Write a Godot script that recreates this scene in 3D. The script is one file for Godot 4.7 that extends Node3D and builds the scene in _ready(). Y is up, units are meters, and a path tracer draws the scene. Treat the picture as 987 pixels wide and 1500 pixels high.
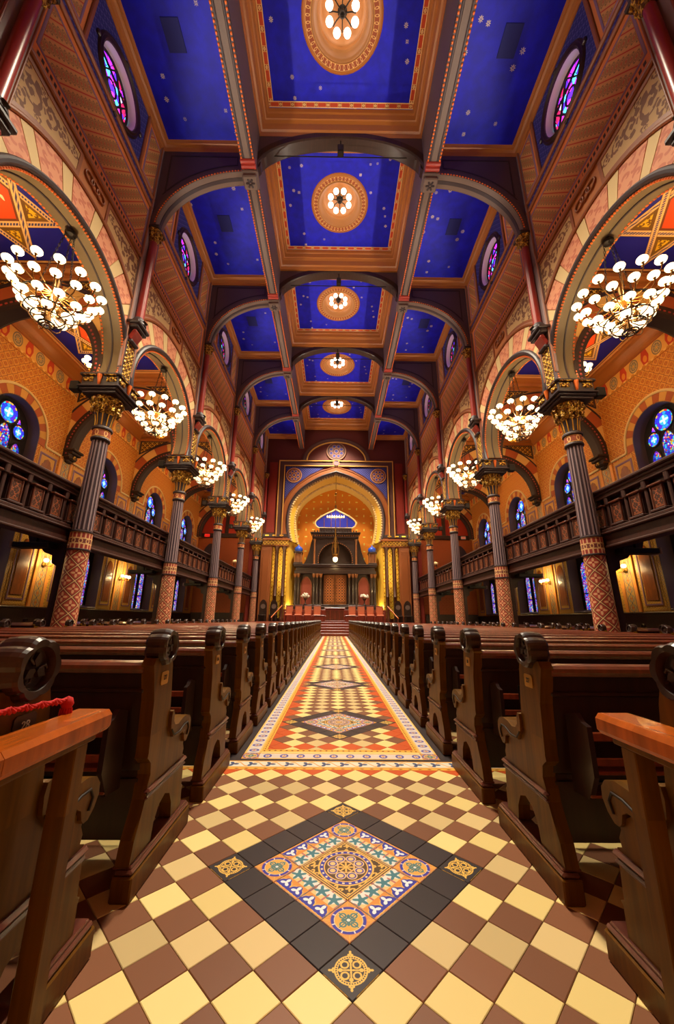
extends Node3D
# A sanctuary: tiled aisle between carved pews, arcades with globe chandeliers, blue coffered ceiling, ark at the far end.

const BAY := 5.83
const XC := 7.03        # column axis
const XF := 6.75        # face of the arcade wall towards the nave
const XB := 7.35        # face of the arcade wall towards the side aisle
const XW := 12.4        # outer wall
const ZE := -33.48      # end wall
const DG := 0.2155      # diagonal of a floor tile
const TS := 0.15238     # side of a floor tile
const YS := 18.4        # side ceiling panels
const YM := 19.95       # raised middle coffers
const WY := 16.6        # clerestory window centres
const M0 := 2.152       # first floor medallion

var M := {}
var T := {}
var taken := {}
var rng := RandomNumberGenerator.new()

class MB:
	var v := PackedVector3Array()
	var n := PackedVector3Array()
	var u := PackedVector2Array()
	var X := Transform3D.IDENTITY
	var R := 0.0   # turns the pattern of an extruded face
	func tri(a: Vector3, b: Vector3, c: Vector3, na: Vector3, nb: Vector3, nc: Vector3, ua := Vector2.ZERO, ub := Vector2.ZERO, uc := Vector2.ZERO) -> void:
		var p := X * a
		var q := X * b
		var r := X * c
		var m := X.basis
		var ma := (m * na).normalized()
		var mb := (m * nb).normalized()
		var mc := (m * nc).normalized()
		if (q - p).cross(r - p).dot(ma + mb + mc) > 0.0:
			v.append(p); v.append(r); v.append(q)
			n.append(ma); n.append(mc); n.append(mb)
			u.append(ua); u.append(uc); u.append(ub)
		else:
			v.append(p); v.append(q); v.append(r)
			n.append(ma); n.append(mb); n.append(mc)
			u.append(ua); u.append(ub); u.append(uc)
	func quad(a: Vector3, b: Vector3, c: Vector3, d: Vector3, hint := Vector3.ZERO, u0 := Vector2.ZERO, u1 := Vector2.ONE) -> void:
		var k := (b - a).cross(c - a)
		if k.length_squared() < 1e-14:
			k = (c - a).cross(d - a)
		k = k.normalized()
		if hint != Vector3.ZERO and k.dot(hint) < 0.0:
			k = -k
		var ua := Vector2(u0.x, u1.y)
		var ub := Vector2(u1.x, u1.y)
		var uc := Vector2(u1.x, u0.y)
		var ud := Vector2(u0.x, u0.y)
		tri(a, b, c, k, k, k, ua, ub, uc)
		tri(a, c, d, k, k, k, ua, uc, ud)
	func box(c: Vector3, s: Vector3, ch := 0.0) -> void:
		var h := s * 0.5
		if ch <= 0.0:
			for ax in 3:
				for sg in [-1.0, 1.0]:
					var e1 := Vector3.ZERO
					var e2 := Vector3.ZERO
					var e0 := Vector3.ZERO
					e0[ax] = sg * h[ax]
					e1[(ax + 1) % 3] = h[(ax + 1) % 3]
					e2[(ax + 2) % 3] = h[(ax + 2) % 3]
					quad(c + e0 - e1 - e2, c + e0 + e1 - e2, c + e0 + e1 + e2, c + e0 - e1 + e2, e0)
			return
		ch = minf(ch, minf(h.x, minf(h.y, h.z)) * 0.9)
		for ax in 3:
			var b1 := (ax + 1) % 3
			var b2 := (ax + 2) % 3
			for sg in [-1.0, 1.0]:
				var e0 := Vector3.ZERO
				var e1 := Vector3.ZERO
				var e2 := Vector3.ZERO
				e0[ax] = sg * h[ax]
				e1[b1] = h[b1] - ch
				e2[b2] = h[b2] - ch
				quad(c + e0 - e1 - e2, c + e0 + e1 - e2, c + e0 + e1 + e2, c + e0 - e1 + e2, e0)
			for s1 in [-1.0, 1.0]:
				for s2 in [-1.0, 1.0]:
					var ea := Vector3.ZERO
					ea[ax] = h[ax] - ch
					var p1 := Vector3.ZERO
					p1[b1] = s1 * h[b1]
					p1[b2] = s2 * (h[b2] - ch)
					var p2 := Vector3.ZERO
					p2[b1] = s1 * (h[b1] - ch)
					p2[b2] = s2 * h[b2]
					quad(c + p1 - ea, c + p1 + ea, c + p2 + ea, c + p2 - ea, p1 + p2)
		for sx in [-1.0, 1.0]:
			for sy in [-1.0, 1.0]:
				for sz in [-1.0, 1.0]:
					var a := c + Vector3(sx * h.x, sy * (h.y - ch), sz * (h.z - ch))
					var b := c + Vector3(sx * (h.x - ch), sy * h.y, sz * (h.z - ch))
					var d := c + Vector3(sx * (h.x - ch), sy * (h.y - ch), sz * h.z)
					var k := Vector3(sx, sy, sz).normalized()
					tri(a, b, d, k, k, k)
	# a polygon in xy pushed along z from d0 to d1; uvr maps poly coordinates to texture coordinates
	func ext(poly: PackedVector2Array, d0: float, d1: float, uvr := Rect2(0, 0, 1, 1), back := true) -> void:
		if poly.size() < 3:
			return
		var area := 0.0
		for i in poly.size():
			area += poly[i].cross(poly[(i + 1) % poly.size()])
		var idx := Geometry2D.triangulate_polygon(poly)
		var up := Vector3(0, 0, signf(d1 - d0))
		for i in range(0, idx.size(), 3):
			var a := poly[idx[i]]
			var b := poly[idx[i + 1]]
			var c := poly[idx[i + 2]]
			if R != 0.0:
				var ra := a.rotated(R)
				var rb := b.rotated(R)
				var rc := c.rotated(R)
				tri(Vector3(a.x, a.y, d1), Vector3(b.x, b.y, d1), Vector3(c.x, c.y, d1), up, up, up, ra / uvr.size, rb / uvr.size, rc / uvr.size)
				continue
			var ua := Vector2((a.x - uvr.position.x) / uvr.size.x, 1.0 - (a.y - uvr.position.y) / uvr.size.y)
			var ub := Vector2((b.x - uvr.position.x) / uvr.size.x, 1.0 - (b.y - uvr.position.y) / uvr.size.y)
			var uc := Vector2((c.x - uvr.position.x) / uvr.size.x, 1.0 - (c.y - uvr.position.y) / uvr.size.y)
			tri(Vector3(a.x, a.y, d1), Vector3(b.x, b.y, d1), Vector3(c.x, c.y, d1), up, up, up, ua, ub, uc)
			if back:
				tri(Vector3(a.x, a.y, d0), Vector3(b.x, b.y, d0), Vector3(c.x, c.y, d0), -up, -up, -up, ua, ub, uc)
		for i in poly.size():
			var a := poly[i]
			var b := poly[(i + 1) % poly.size()]
			var e := b - a
			if e.length_squared() < 1e-12:
				continue
			var nn := Vector3(e.y, -e.x, 0) * signf(area)
			quad(Vector3(a.x, a.y, d0), Vector3(b.x, b.y, d0), Vector3(b.x, b.y, d1), Vector3(a.x, a.y, d1), nn)
	# profile (radius, height) from bottom to top, turned round y
	func lathe(pr: Array, seg := 16, smooth := true, ulen := 1.0) -> void:
		var m := pr.size()
		var sn := []
		for i in m - 1:
			var d: Vector2 = pr[i + 1] - pr[i]
			sn.append(Vector2(d.y, -d.x).normalized())
		for i in m - 1:
			var n0: Vector2 = sn[i]
			var n1: Vector2 = sn[i]
			if smooth:
				if i > 0 and sn[i - 1].dot(sn[i]) > 0.6:
					n0 = (sn[i - 1] + sn[i]).normalized()
				if i < m - 2 and sn[i + 1].dot(sn[i]) > 0.6:
					n1 = (sn[i + 1] + sn[i]).normalized()
			var p: Vector2 = pr[i]
			var q: Vector2 = pr[i + 1]
			for k in seg:
				var a0 := TAU * k / seg
				var a1 := TAU * (k + 1) / seg
				var d0 := Vector3(cos(a0), 0, sin(a0))
				var d1 := Vector3(cos(a1), 0, sin(a1))
				var na := d0 * n0.x + Vector3.UP * n0.y
				var nb := d1 * n0.x + Vector3.UP * n0.y
				var nc := d1 * n1.x + Vector3.UP * n1.y
				var nd := d0 * n1.x + Vector3.UP * n1.y
				var ua := Vector2(float(k) / seg * ulen, 1.0 - float(i) / (m - 1))
				var ub := Vector2(float(k + 1) / seg * ulen, ua.y)
				var uc := Vector2(ub.x, 1.0 - float(i + 1) / (m - 1))
				var ud := Vector2(ua.x, uc.y)
				var A := d0 * p.x + Vector3.UP * p.y
				var B := d1 * p.x + Vector3.UP * p.y
				var C := d1 * q.x + Vector3.UP * q.y
				var D := d0 * q.x + Vector3.UP * q.y
				if p.x > 1e-5:
					tri(A, B, C, na, nb, nc, ua, ub, uc)
				if q.x > 1e-5:
					tri(A, C, D, na, nc, nd, ua, uc, ud)
	func tube(pts: Array, r: float, seg := 6, closed := false) -> void:
		var m := pts.size()
		var fr := []
		var prev := Vector3.ZERO
		for i in m:
			var a: Vector3 = pts[(i - 1 + m) % m] if (closed or i > 0) else pts[i]
			var b: Vector3 = pts[(i + 1) % m] if (closed or i < m - 1) else pts[i]
			var t := (b - a).normalized()
			var s := prev
			if s == Vector3.ZERO:
				s = t.cross(Vector3.UP if absf(t.y) < 0.9 else Vector3.RIGHT)
			s = (s - t * s.dot(t)).normalized()
			prev = s
			fr.append([s, t.cross(s)])
		for i in (m if closed else m - 1):
			var j := (i + 1) % m
			for k in seg:
				var a0 := TAU * k / seg
				var a1 := TAU * (k + 1) / seg
				var n00: Vector3 = fr[i][0] * cos(a0) + fr[i][1] * sin(a0)
				var n01: Vector3 = fr[i][0] * cos(a1) + fr[i][1] * sin(a1)
				var n10: Vector3 = fr[j][0] * cos(a0) + fr[j][1] * sin(a0)
				var n11: Vector3 = fr[j][0] * cos(a1) + fr[j][1] * sin(a1)
				tri(pts[i] + n00 * r, pts[i] + n01 * r, pts[j] + n11 * r, n00, n01, n11)
				tri(pts[i] + n00 * r, pts[j] + n11 * r, pts[j] + n10 * r, n00, n11, n10)
	# a profile of (outward offset, depth) run along a path in xy; the path's outside is to the left of its direction
	func run(path: PackedVector2Array, prof: Array, closed := false) -> void:
		var m := path.size()
		var nm := []
		for i in m:
			var a := path[(i - 1 + m) % m] if (closed or i > 0) else path[i]
			var b := path[(i + 1) % m] if (closed or i < m - 1) else path[i]
			var d0 := (path[i] - a).normalized() if a != path[i] else (b - path[i]).normalized()
			var d1 := (b - path[i]).normalized() if b != path[i] else d0
			var n0 := Vector2(-d0.y, d0.x)
			var n1 := Vector2(-d1.y, d1.x)
			var s := (n0 + n1).normalized()
			nm.append(s / maxf(0.4, s.dot(n0)))
		var cen := Vector2.ZERO
		for p in prof:
			cen += p
		cen /= prof.size()
		for k in prof.size() - 1:
			var p: Vector2 = prof[k]
			var q: Vector2 = prof[k + 1]
			var d := q - p
			var nn := Vector2(d.y, -d.x).normalized()
			if nn.dot((p + q) * 0.5 - cen) < 0.0:
				nn = -nn
			for i in (m if closed else m - 1):
				var j := (i + 1) % m
				var a: Vector2 = path[i] + nm[i] * p.x
				var b: Vector2 = path[j] + nm[j] * p.x
				var c: Vector2 = path[j] + nm[j] * q.x
				var e: Vector2 = path[i] + nm[i] * q.x
				var ni2: Vector2 = nm[i].normalized() * nn.x
				var nj2: Vector2 = nm[j].normalized() * nn.x
				var ni := Vector3(ni2.x, ni2.y, nn.y)
				var nj := Vector3(nj2.x, nj2.y, nn.y)
				tri(Vector3(a.x, a.y, p.y), Vector3(b.x, b.y, p.y), Vector3(c.x, c.y, q.y), ni, nj, nj)
				tri(Vector3(a.x, a.y, p.y), Vector3(c.x, c.y, q.y), Vector3(e.x, e.y, q.y), ni, nj, ni)
	func done() -> ArrayMesh:
		var a := []
		a.resize(Mesh.ARRAY_MAX)
		a[Mesh.ARRAY_VERTEX] = v
		a[Mesh.ARRAY_NORMAL] = n
		a[Mesh.ARRAY_TEX_UV] = u
		var am := ArrayMesh.new()
		am.add_surface_from_arrays(Mesh.PRIMITIVE_TRIANGLES, a)
		return am

# ---------- nodes ----------
func numbered(called: String) -> String:
	if not taken.has(called):
		taken[called] = 0
		return called
	taken[called] += 1
	return "%s_%03d" % [called, taken[called]]

func thing(called: String, label: String, category: String, at := Vector3.ZERO, group := "") -> Node3D:
	var o := Node3D.new()
	o.name = numbered(called)
	add_child(o)
	o.position = at
	o.set_meta("label", label)
	o.set_meta("category", category)
	if group:
		o.set_meta("group", group)
	return o

func structure(called: String, label := "") -> Node3D:
	var o := Node3D.new()
	o.name = numbered(called)
	add_child(o)
	o.set_meta("kind", "structure")
	if label:
		o.set_meta("label", label)
	return o

func part(parent: Node3D, called: String, mesh: Mesh, m: Material, at := Vector3.ZERO) -> MeshInstance3D:
	var o := MeshInstance3D.new()
	o.name = called
	o.mesh = mesh
	o.material_override = m
	o.position = at
	parent.add_child(o, true)
	return o

func copy(src: Node3D, at: Vector3, label := "") -> Node3D:
	var c: Node3D = src.duplicate()
	var base := String(src.name)
	if base.length() > 4 and base[-4] == "_" and base.right(3).is_valid_int():
		base = base.left(base.length() - 4)
	c.name = numbered(base)
	add_child(c)
	c.position = at
	if label:
		c.set_meta("label", label)
	return c

# frame whose local xy lies in a wall plane: local x runs along +z of the world, y up, local z points to the nave
func wall_frame(side: float, x: float, zc: float) -> Transform3D:
	# side -1: left wall (normal +x), side +1: right wall (normal -x)
	return Transform3D(Basis(Vector3(0, 0, 1), Vector3(0, 1, 0), Vector3(-side, 0, 0)), Vector3(side * x, 0, zc))

func rect(x0: float, y0: float, x1: float, y1: float) -> PackedVector2Array:
	return PackedVector2Array([Vector2(x0, y0), Vector2(x1, y0), Vector2(x1, y1), Vector2(x0, y1)])

func ell(cx: float, cy: float, rx: float, ry: float, a0: float, a1: float, k: int) -> PackedVector2Array:
	var p := PackedVector2Array()
	for i in k + 1:
		var a := deg_to_rad(lerpf(a0, a1, float(i) / k))
		p.append(Vector2(cx + rx * cos(a), cy + ry * sin(a)))
	return p

# ---------- materials ----------
func c8(r: float, g: float, b: float) -> Color:
	return Color(r / 255.0, g / 255.0, b / 255.0)

func mat(c: Color, rough := 0.6, metal := 0.0, tex: Texture2D = null) -> StandardMaterial3D:
	var m := StandardMaterial3D.new()
	m.albedo_color = c
	m.roughness = rough
	m.metallic = metal
	if tex:
		m.albedo_texture = tex
	return m

func tri_mat(tex: Texture2D, scale: float, rough := 0.6, c := Color.WHITE) -> StandardMaterial3D:
	var m := mat(c, rough, 0.0, tex)
	m.uv1_triplanar = true
	m.uv1_world_triplanar = true
	m.uv1_scale = Vector3.ONE * scale
	return m

func glow(c: Color, e: float) -> StandardMaterial3D:
	var m := mat(c, 0.4)
	m.emission_enabled = true
	m.emission = c
	m.emission_energy_multiplier = e
	return m

func lit_glass(tex: Texture2D, e: float) -> StandardMaterial3D:
	var m := mat(Color(0.05, 0.05, 0.06), 0.25)
	m.emission_enabled = true
	m.emission_texture = tex
	m.emission = Color.WHITE
	m.emission_operator = BaseMaterial3D.EMISSION_OP_MULTIPLY
	m.emission_energy_multiplier = e
	return m

func paint(w: int, h: int, f: Callable) -> ImageTexture:
	var im := Image.create(w, h, false, Image.FORMAT_RGB8)
	for y in h:
		for x in w:
			im.set_pixel(x, y, f.call((x + 0.5) / w, (y + 0.5) / h))
	return ImageTexture.create_from_image(im)

func hsh(a: int, b: int) -> float:
	var k := (a * 374761393 + b * 668265263) & 0x7fffffff
	k = ((k ^ (k >> 13)) * 1274126177) & 0x7fffffff
	return float((k ^ (k >> 16)) & 0xffff) / 65535.0

# ---------- painted patterns ----------
func spiral(p: Vector2, cells: float, turn: float) -> float:
	# scrolling arabesque: each cell holds one curl, neighbours turn the other way
	var g := p * cells
	var ix := int(floor(g.x))
	var iy := int(floor(g.y))
	var q := Vector2(g.x - ix - 0.5, g.y - iy - 0.5)
	var s := 1.0 if (ix + iy) % 2 == 0 else -1.0
	var r := q.length()
	var a := q.angle() * s
	var w := sin(a + r * turn) + 0.45 * sin(3.0 * a + 4.0 * r)
	return w - maxf(0.0, r - 0.42) * 6.0

func flower(p: Vector2, petals: int, r: float) -> float:
	# below zero inside an open flower
	var a := p.angle()
	return p.length() - r * (0.62 + 0.38 * cos(petals * a))

func make_textures() -> void:
	var fn := FastNoiseLite.new()
	fn.seed = 5
	fn.frequency = 0.02
	fn.fractal_octaves = 4
	# wood grain
	T.wood = paint(128, 256, func(x: float, y: float):
		var g: float = fn.get_noise_2d(x * 900.0, y * 60.0) * 0.5 + fn.get_noise_2d(x * 300.0 + 500, y * 30.0) * 0.5
		var l: float = 0.86 + 0.28 * g
		return Color(l, l * 0.97, l * 0.93))
	# diaper of the side aisle walls
	var dg := c8(216, 138, 46)
	T.diaper = paint(96, 96, func(x: float, y: float):
		var p := Vector2(x - 0.5, y - 0.5)
		var d := absf(p.x) + absf(p.y)
		var c := dg
		if absf(d - 0.5) < 0.035: c = c8(150, 72, 22)
		elif absf(d - 0.42) < 0.03: c = c8(244, 182, 92)
		var q := p if d < 0.5 else Vector2(absf(p.x) - 0.5, absf(p.y) - 0.5)
		var r := q.length()
		if absf(r - 0.14) < 0.035: c = c8(178, 92, 36)
		elif r < 0.05: c = c8(196, 70, 30)
		return c)
	# patterned field of the arcade wall panels
	T.field = paint(96, 96, func(x: float, y: float):
		var c := c8(208, 142, 84)
		if y < 0.07: c = c8(190, 52, 28)
		elif y < 0.13 or y > 0.95: c = c8(206, 140, 78)
		else:
			var p := Vector2(fmod(x * 2.0, 1.0) - 0.5, (y - 0.54) / 0.84)
			var r := p.length()
			if absf(r - 0.34) < 0.05: c = c8(138, 106, 58)
			elif absf(r - 0.2) < 0.04: c = c8(150, 98, 56)
			elif r < 0.1: c = c8(188, 60, 30)
			elif absf(p.x) > 0.44 and absf(p.y) < 0.3: c = c8(150, 100, 56)
		return c)
	T.lowgold = paint(48, 48, func(x: float, y: float):
		var p := Vector2(x - 0.5, y - 0.5)
		var d := absf(p.x) + absf(p.y)
		if d < 0.13: return c8(150, 92, 36)
		if absf(p.length() - 0.3) < 0.05: return c8(186, 138, 58)
		if d > 0.86: return c8(92, 84, 110)
		return c8(224, 178, 82))
	T.dash = paint(32, 16, func(x: float, y: float):
		return c8(54, 30, 22) if x < 0.6 and y > 0.12 and y < 0.88 else c8(214, 130, 70))
	# scrolls of the spandrels
	var curls := [[2.12, 12.1, 0.3], [2.32, 11.6, 0.17], [1.6, 12.24, 0.23], [1.17, 12.34, 0.17], [0.82, 12.4, 0.12], [2.38, 12.5, 0.1], [2.4, 11.3, 0.1], [1.86, 12.52, 0.09], [1.86, 11.72, 0.1]]
	T.scroll = paint(448, 448, func(x: float, y: float):
		var p := Vector2(0.3 + 2.4 * x, 10.3 + 2.4 * (1.0 - y))
		var on := false
		var k := 0
		for c in curls:
			k += 1
			var q := p - Vector2(c[0], c[1])
			var r := q.length() / float(c[2])
			if r > 1.35: continue
			var a := q.angle() * (1.0 if k % 2 == 0 else -1.0)
			var f := fposmod(a / TAU + r * 1.15, 1.0)
			if r < 1.0 and absf(f - 0.5) < 0.2 + 0.08 * sin(a * 5.0): on = true
			if r < 0.2: on = true
			if r >= 0.72 and r < 1.12 + 0.2 * sin(a * 3.0 + k) and absf(sin(a * 3.0 + k)) > 0.55: on = true
		return c8(122, 74, 42) if on else c8(200, 160, 104))
	T.pink = paint(64, 64, func(x: float, y: float):
		var w: float = spiral(Vector2(x, y), 3.0, 8.0)
		return c8(204, 116, 84) if w > 0.2 else c8(226, 152, 112))
	T.gold = paint(128, 128, func(x: float, y: float):
		var w: float = spiral(Vector2(x, y), 4.0, 9.0)
		if w > 0.35: return c8(250, 206, 84)
		return c8(190, 130, 34) if w > -0.1 else c8(96, 58, 16))
	T.goldh = paint(128, 128, func(x: float, y: float):
		var w: float = clampf(spiral(Vector2(x, y), 4.0, 9.0) * 0.5 + 0.5, 0.0, 1.0)
		return Color(w, w, w))
	# frieze under the side aisle ceiling
	T.frieze = paint(256, 128, func(x: float, y: float):
		var p := Vector2(fmod(x * 2.0, 1.0), y)
		var c := c8(238, 176, 84)
		if y > 0.86:
			var s := 0.9 + 0.08 * cos(x * TAU * 4.0)
			if y > s: return dg
			return c8(244, 196, 110)
		if y < 0.05: return c8(186, 90, 36)
		if x < 0.5:
			var q := p - Vector2(0.5, 0.46)
			var r := q.length()
			if absf(r - 0.36) < 0.035 or absf(r - 0.22) < 0.025: c = c8(140, 120, 92)
			elif r < 0.36: c = c8(150, 136, 112) if flower(q, 8, 0.3) < 0 else c8(214, 172, 110)
			if flower(q, 6, 0.13) < 0: c = c8(232, 170, 70)
		else:
			var q := p - Vector2(0.5, 0.46)
			if absf(q.x) < 0.3 * (1.0 - absf(q.y) * 1.1) + 0.04 and absf(q.y) < 0.42: c = c8(214, 70, 32)
			if Vector2(q.x * 1.2, q.y - 0.1).length() < 0.2: c = c8(240, 150, 50)
		return c)
	# strap interlace of the wall strips
	T.lace = paint(64, 192, func(x: float, y: float):
		var c := c8(206, 160, 84)
		var a := y * TAU * 2.0
		for k in 3:
			var s1 := 0.5 + (0.34 - 0.08 * k) * sin(a)
			var s2 := 0.5 - (0.34 - 0.08 * k) * sin(a)
			if absf(x - s1) < 0.028 or absf(x - s2) < 0.028: c = c8(70, 74, 98) if k != 1 else c8(226, 206, 160)
		if x < 0.07 or x > 0.93: c = c8(90, 88, 104)
		if flower(Vector2(x - 0.5, fmod(y * 4.0, 1.0) / 1.5 - 0.333), 4, 0.14) < 0: c = c8(196, 96, 40)
		return c)
	# star panel of the side aisle ceilings
	T.star = paint(512, 512, func(x: float, y: float):
		var p := Vector2((x - 0.5) * 2.0, (y - 0.5) * 2.0)
		var e := maxf(absf(p.x), absf(p.y))
		if e > 0.965: return c8(236, 178, 106)
		if e > 0.945: return c8(110, 44, 26)
		if e > 0.915: return c8(236, 178, 106)
		if e > 0.905: return c8(80, 40, 30)
		p *= 1.02
		p = p.rotated(0.0)
		var m1 := -9.0
		var m2 := -9.0
		for k in 3:
			var d := Vector2.from_angle(deg_to_rad(30.0 + 120.0 * k))
			m1 = maxf(m1, p.dot(d))
			m2 = maxf(m2, -p.dot(d))
		var lim := 0.46
		var w := 0.062
		var i1 := m1 < lim
		var i2 := m2 < lim
		var on1 := i1 and m1 > lim - w * 1.5
		var on2 := i2 and m2 > lim - w * 1.5
		if on1 or on2:
			var t := (lim - m1) / (w * 1.5) if on1 else (lim - m2) / (w * 1.5)
			if t > 0.34 and t < 0.66:
				return c8(66, 60, 118) if fmod((p.x + p.y) * 22.0 + 100.0, 1.0) < 0.6 else c8(236, 190, 130)
			return c8(246, 198, 128) if t < 0.94 and t > 0.06 else c8(120, 70, 40)
		if i1 and i2:
			var f: float = spiral(p * 0.5 + Vector2(0.5, 0.5), 5.0, 9.0)
			var hx := maxf(m1, m2)
			if hx > lim - w * 1.5 - 0.025: return c8(120, 60, 30)
			return c8(250, 226, 190) if f > 0.5 and p.length() < 0.27 else c8(232, 78, 28)
		if i1 or i2:
			var o := m2 - lim if i1 else m1 - lim
			var b := lim - w * 1.5 - (m1 if i1 else m2)
			if o < 0.04: return c8(118, 80, 28)
			if b < 0.035: return c8(136, 92, 30)
			var f: float = spiral(p * 0.5 + Vector2(0.5, 0.5), 27.0, 8.0)
			return c8(126, 82, 20) if f > 0.25 else c8(246, 196, 40)
		return c8(22, 24, 150))
	# star strewn blue of the ceilings
	for nm in ["sky_a", "sky_b"]:
		var im := Image.create(640, 640, false, Image.FORMAT_RGB8)
		for y in 640:
			for x in 640:
				var k := fn.get_noise_2d(x * 0.9, y * 0.9) * 0.10 + (hsh(x, y) - 0.5) * 0.04
				im.set_pixel(x, y, Color(0.015 + k * 0.06, 0.04 + k * 0.12, 0.78 + k))
		rng.seed = 21 if nm == "sky_a" else 54
		for s in 27:
			var cx := rng.randi_range(18, 620)
			var cy := rng.randi_range(18, 620)
			var rr := rng.randf_range(6.5, 10.5)
			for yy in range(-11, 12):
				for xx in range(-11, 12):
					var q := Vector2(xx, yy)
					if flower(q, 8, rr) < 0 and q.length() > rr * 0.2:
						im.set_pixel(cx + xx, cy + yy, c8(236, 214, 176))
		T[nm] = ImageTexture.create_from_image(im)
	T.redband = paint(128, 32, func(x: float, y: float):
		if y < 0.16 or y > 0.84: return c8(246, 206, 140)
		var q := Vector2(fmod(x * 2.0, 1.0) - 0.5, (y - 0.5) * 0.5)
		if absf(q.x) > 0.38:
			var z := Vector2(absf(q.x) - 0.5, q.y)
			return c8(246, 206, 140) if absf(z.length() - 0.08) < 0.03 or z.length() < 0.03 else c8(150, 60, 28)
		return c8(198, 66, 26) if absf(q.x) < 0.33 else c8(232, 170, 96))
	T.chain = paint(64, 32, func(x: float, y: float):
		var q := Vector2((x - 0.5) * 2.0, y - 0.5) * 0.5
		if y < 0.1 or y > 0.9: return c8(236, 180, 96)
		return c8(238, 190, 120) if absf(q.length() - 0.17) < 0.045 else c8(160, 74, 40))
	# lower drums of the columns
	T.drum = paint(128, 128, func(x: float, y: float):
		var p := Vector2(fmod(x * 2.0, 1.0) - 0.5, fmod(y * 2.0, 1.0) - 0.5)
		var d := absf(p.x) + absf(p.y)
		var c := c8(168, 66, 50)
		if absf(d - 0.5) < 0.04: c = c8(224, 184, 128)
		elif absf(d - 0.5) < 0.09: c = c8(64, 34, 34)
		else:
			var q := p if d < 0.5 else Vector2(absf(p.x) - 0.5, absf(p.y) - 0.5)
			if flower(q, 4, 0.3) < 0: c = c8(222, 170, 126)
			if q.length() < 0.07: c = c8(150, 40, 34)
		return c)
	T.bands = paint(128, 64, func(x: float, y: float):
		if y < 0.06 or y > 0.94 or absf(y - 0.36) < 0.03 or absf(y - 0.66) < 0.03: return c8(224, 182, 124)
		var fx := fmod(x * 8.0, 1.0)
		if y < 0.36 or y > 0.66: return c8(222, 172, 126) if absf(fx - 0.5) < 0.2 else c8(150, 50, 44)
		return c8(222, 180, 120) if absf(Vector2(fmod(x * 5.0, 1.0) - 0.5, (y - 0.51) * 2.0).length() - 0.24) < 0.07 else c8(120, 56, 52))
	# floor: inlaid designs
	var blk := c8(56, 50, 52)
	var ylw := c8(238, 190, 92)
	T.cross_tile = paint(128, 128, func(x: float, y: float):
		var p := Vector2(x - 0.5, y - 0.5).rotated(PI / 4)
		var r := p.length()
		var a := p.angle()
		var on := false
		if absf(r - 0.37) < 0.018 or absf(r - 0.31) < 0.012: on = true
		elif r > 0.31 and r < 0.37 and fmod(a / TAU * 36.0 + 36.0, 1.0) < 0.45: on = true
		elif r < 0.3:
			var q := p.abs()
			var b := minf(q.x, q.y)
			if b < 0.02 and r > 0.05: on = true
			var z := q - Vector2(0.14, 0.14)
			if absf(z.length() - 0.085) < 0.022: on = true
			if (q - Vector2(0.24, 0.0)).length() < 0.05 or (q - Vector2(0.0, 0.24)).length() < 0.05: on = true
			if flower(p, 4, 0.1) < 0: on = true
		else:
			var q := p.abs()
			for o in [Vector2(0.44, 0), Vector2(0, 0.44), Vector2(0.4, 0.04), Vector2(0.04, 0.4), Vector2(0.49, 0), Vector2(0, 0.49)]:
				if (q - o).length() < 0.032: on = true
		return ylw if on else blk)
	var blu := c8(52, 56, 168)
	var org := c8(206, 130, 60)
	var gld := c8(240, 186, 96)
	T.knot_tile = paint(128, 128, func(x: float, y: float):
		var p := Vector2(x - 0.5, y - 0.5).rotated(PI / 4)
		var r := p.length()
		if r > 0.49: return gld if fmod(absf(p.x * p.y) * 60.0, 1.0) < 0.4 else org
		if r > 0.47: return c8(200, 120, 110)
		if r > 0.39: return c8(228, 220, 226) if fmod(p.angle() / TAU * 8.0 + 8.5, 1.0) < 0.12 else blu
		if r > 0.37: return c8(240, 214, 170)
		var q := p.abs()
		var z := q - Vector2(0.15, 0.15)
		if q.length() < 0.05: return c8(236, 232, 226)
		if absf(z.length() - 0.08) < 0.022 or absf(q.x - q.y) < 0.025: return c8(72, 122, 128)
		if flower(p, 4, 0.2) < 0: return c8(72, 122, 128)
		return gld if flower(p.rotated(PI / 4), 4, 0.36) < 0 or z.length() < 0.12 else c8(232, 170, 80))
	T.heart_tile = paint(128, 128, func(x: float, y: float):
		# two rows: blue hearts with white lilies outside, teal leaves inside
		var q := Vector2(fmod(x * 2.0, 1.0) - 0.5, fmod(y * 2.0, 1.0) - 0.5)
		var outer := y < 0.5
		var a := Vector2(absf(q.x) - 0.16, q.y + (0.1 if outer else -0.1)).length()
		var heart := a < 0.29 or (absf(q.x) < 0.38 - (q.y if outer else -q.y) * 0.7 and absf(q.y) < 0.38)
		if outer:
			if heart:
				if flower(q.rotated(PI / 6), 3, 0.36) < 0: return c8(236, 240, 246)
				return blu
			return gld if a < 0.36 else c8(222, 146, 66)
		if flower(q.rotated(0.4), 5, 0.5) < 0 or q.length() < 0.2: return c8(70, 126, 140)
		if heart: return c8(226, 226, 222)
		return c8(190, 112, 110) if absf(q.x) > 0.44 else c8(232, 200, 140))
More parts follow.
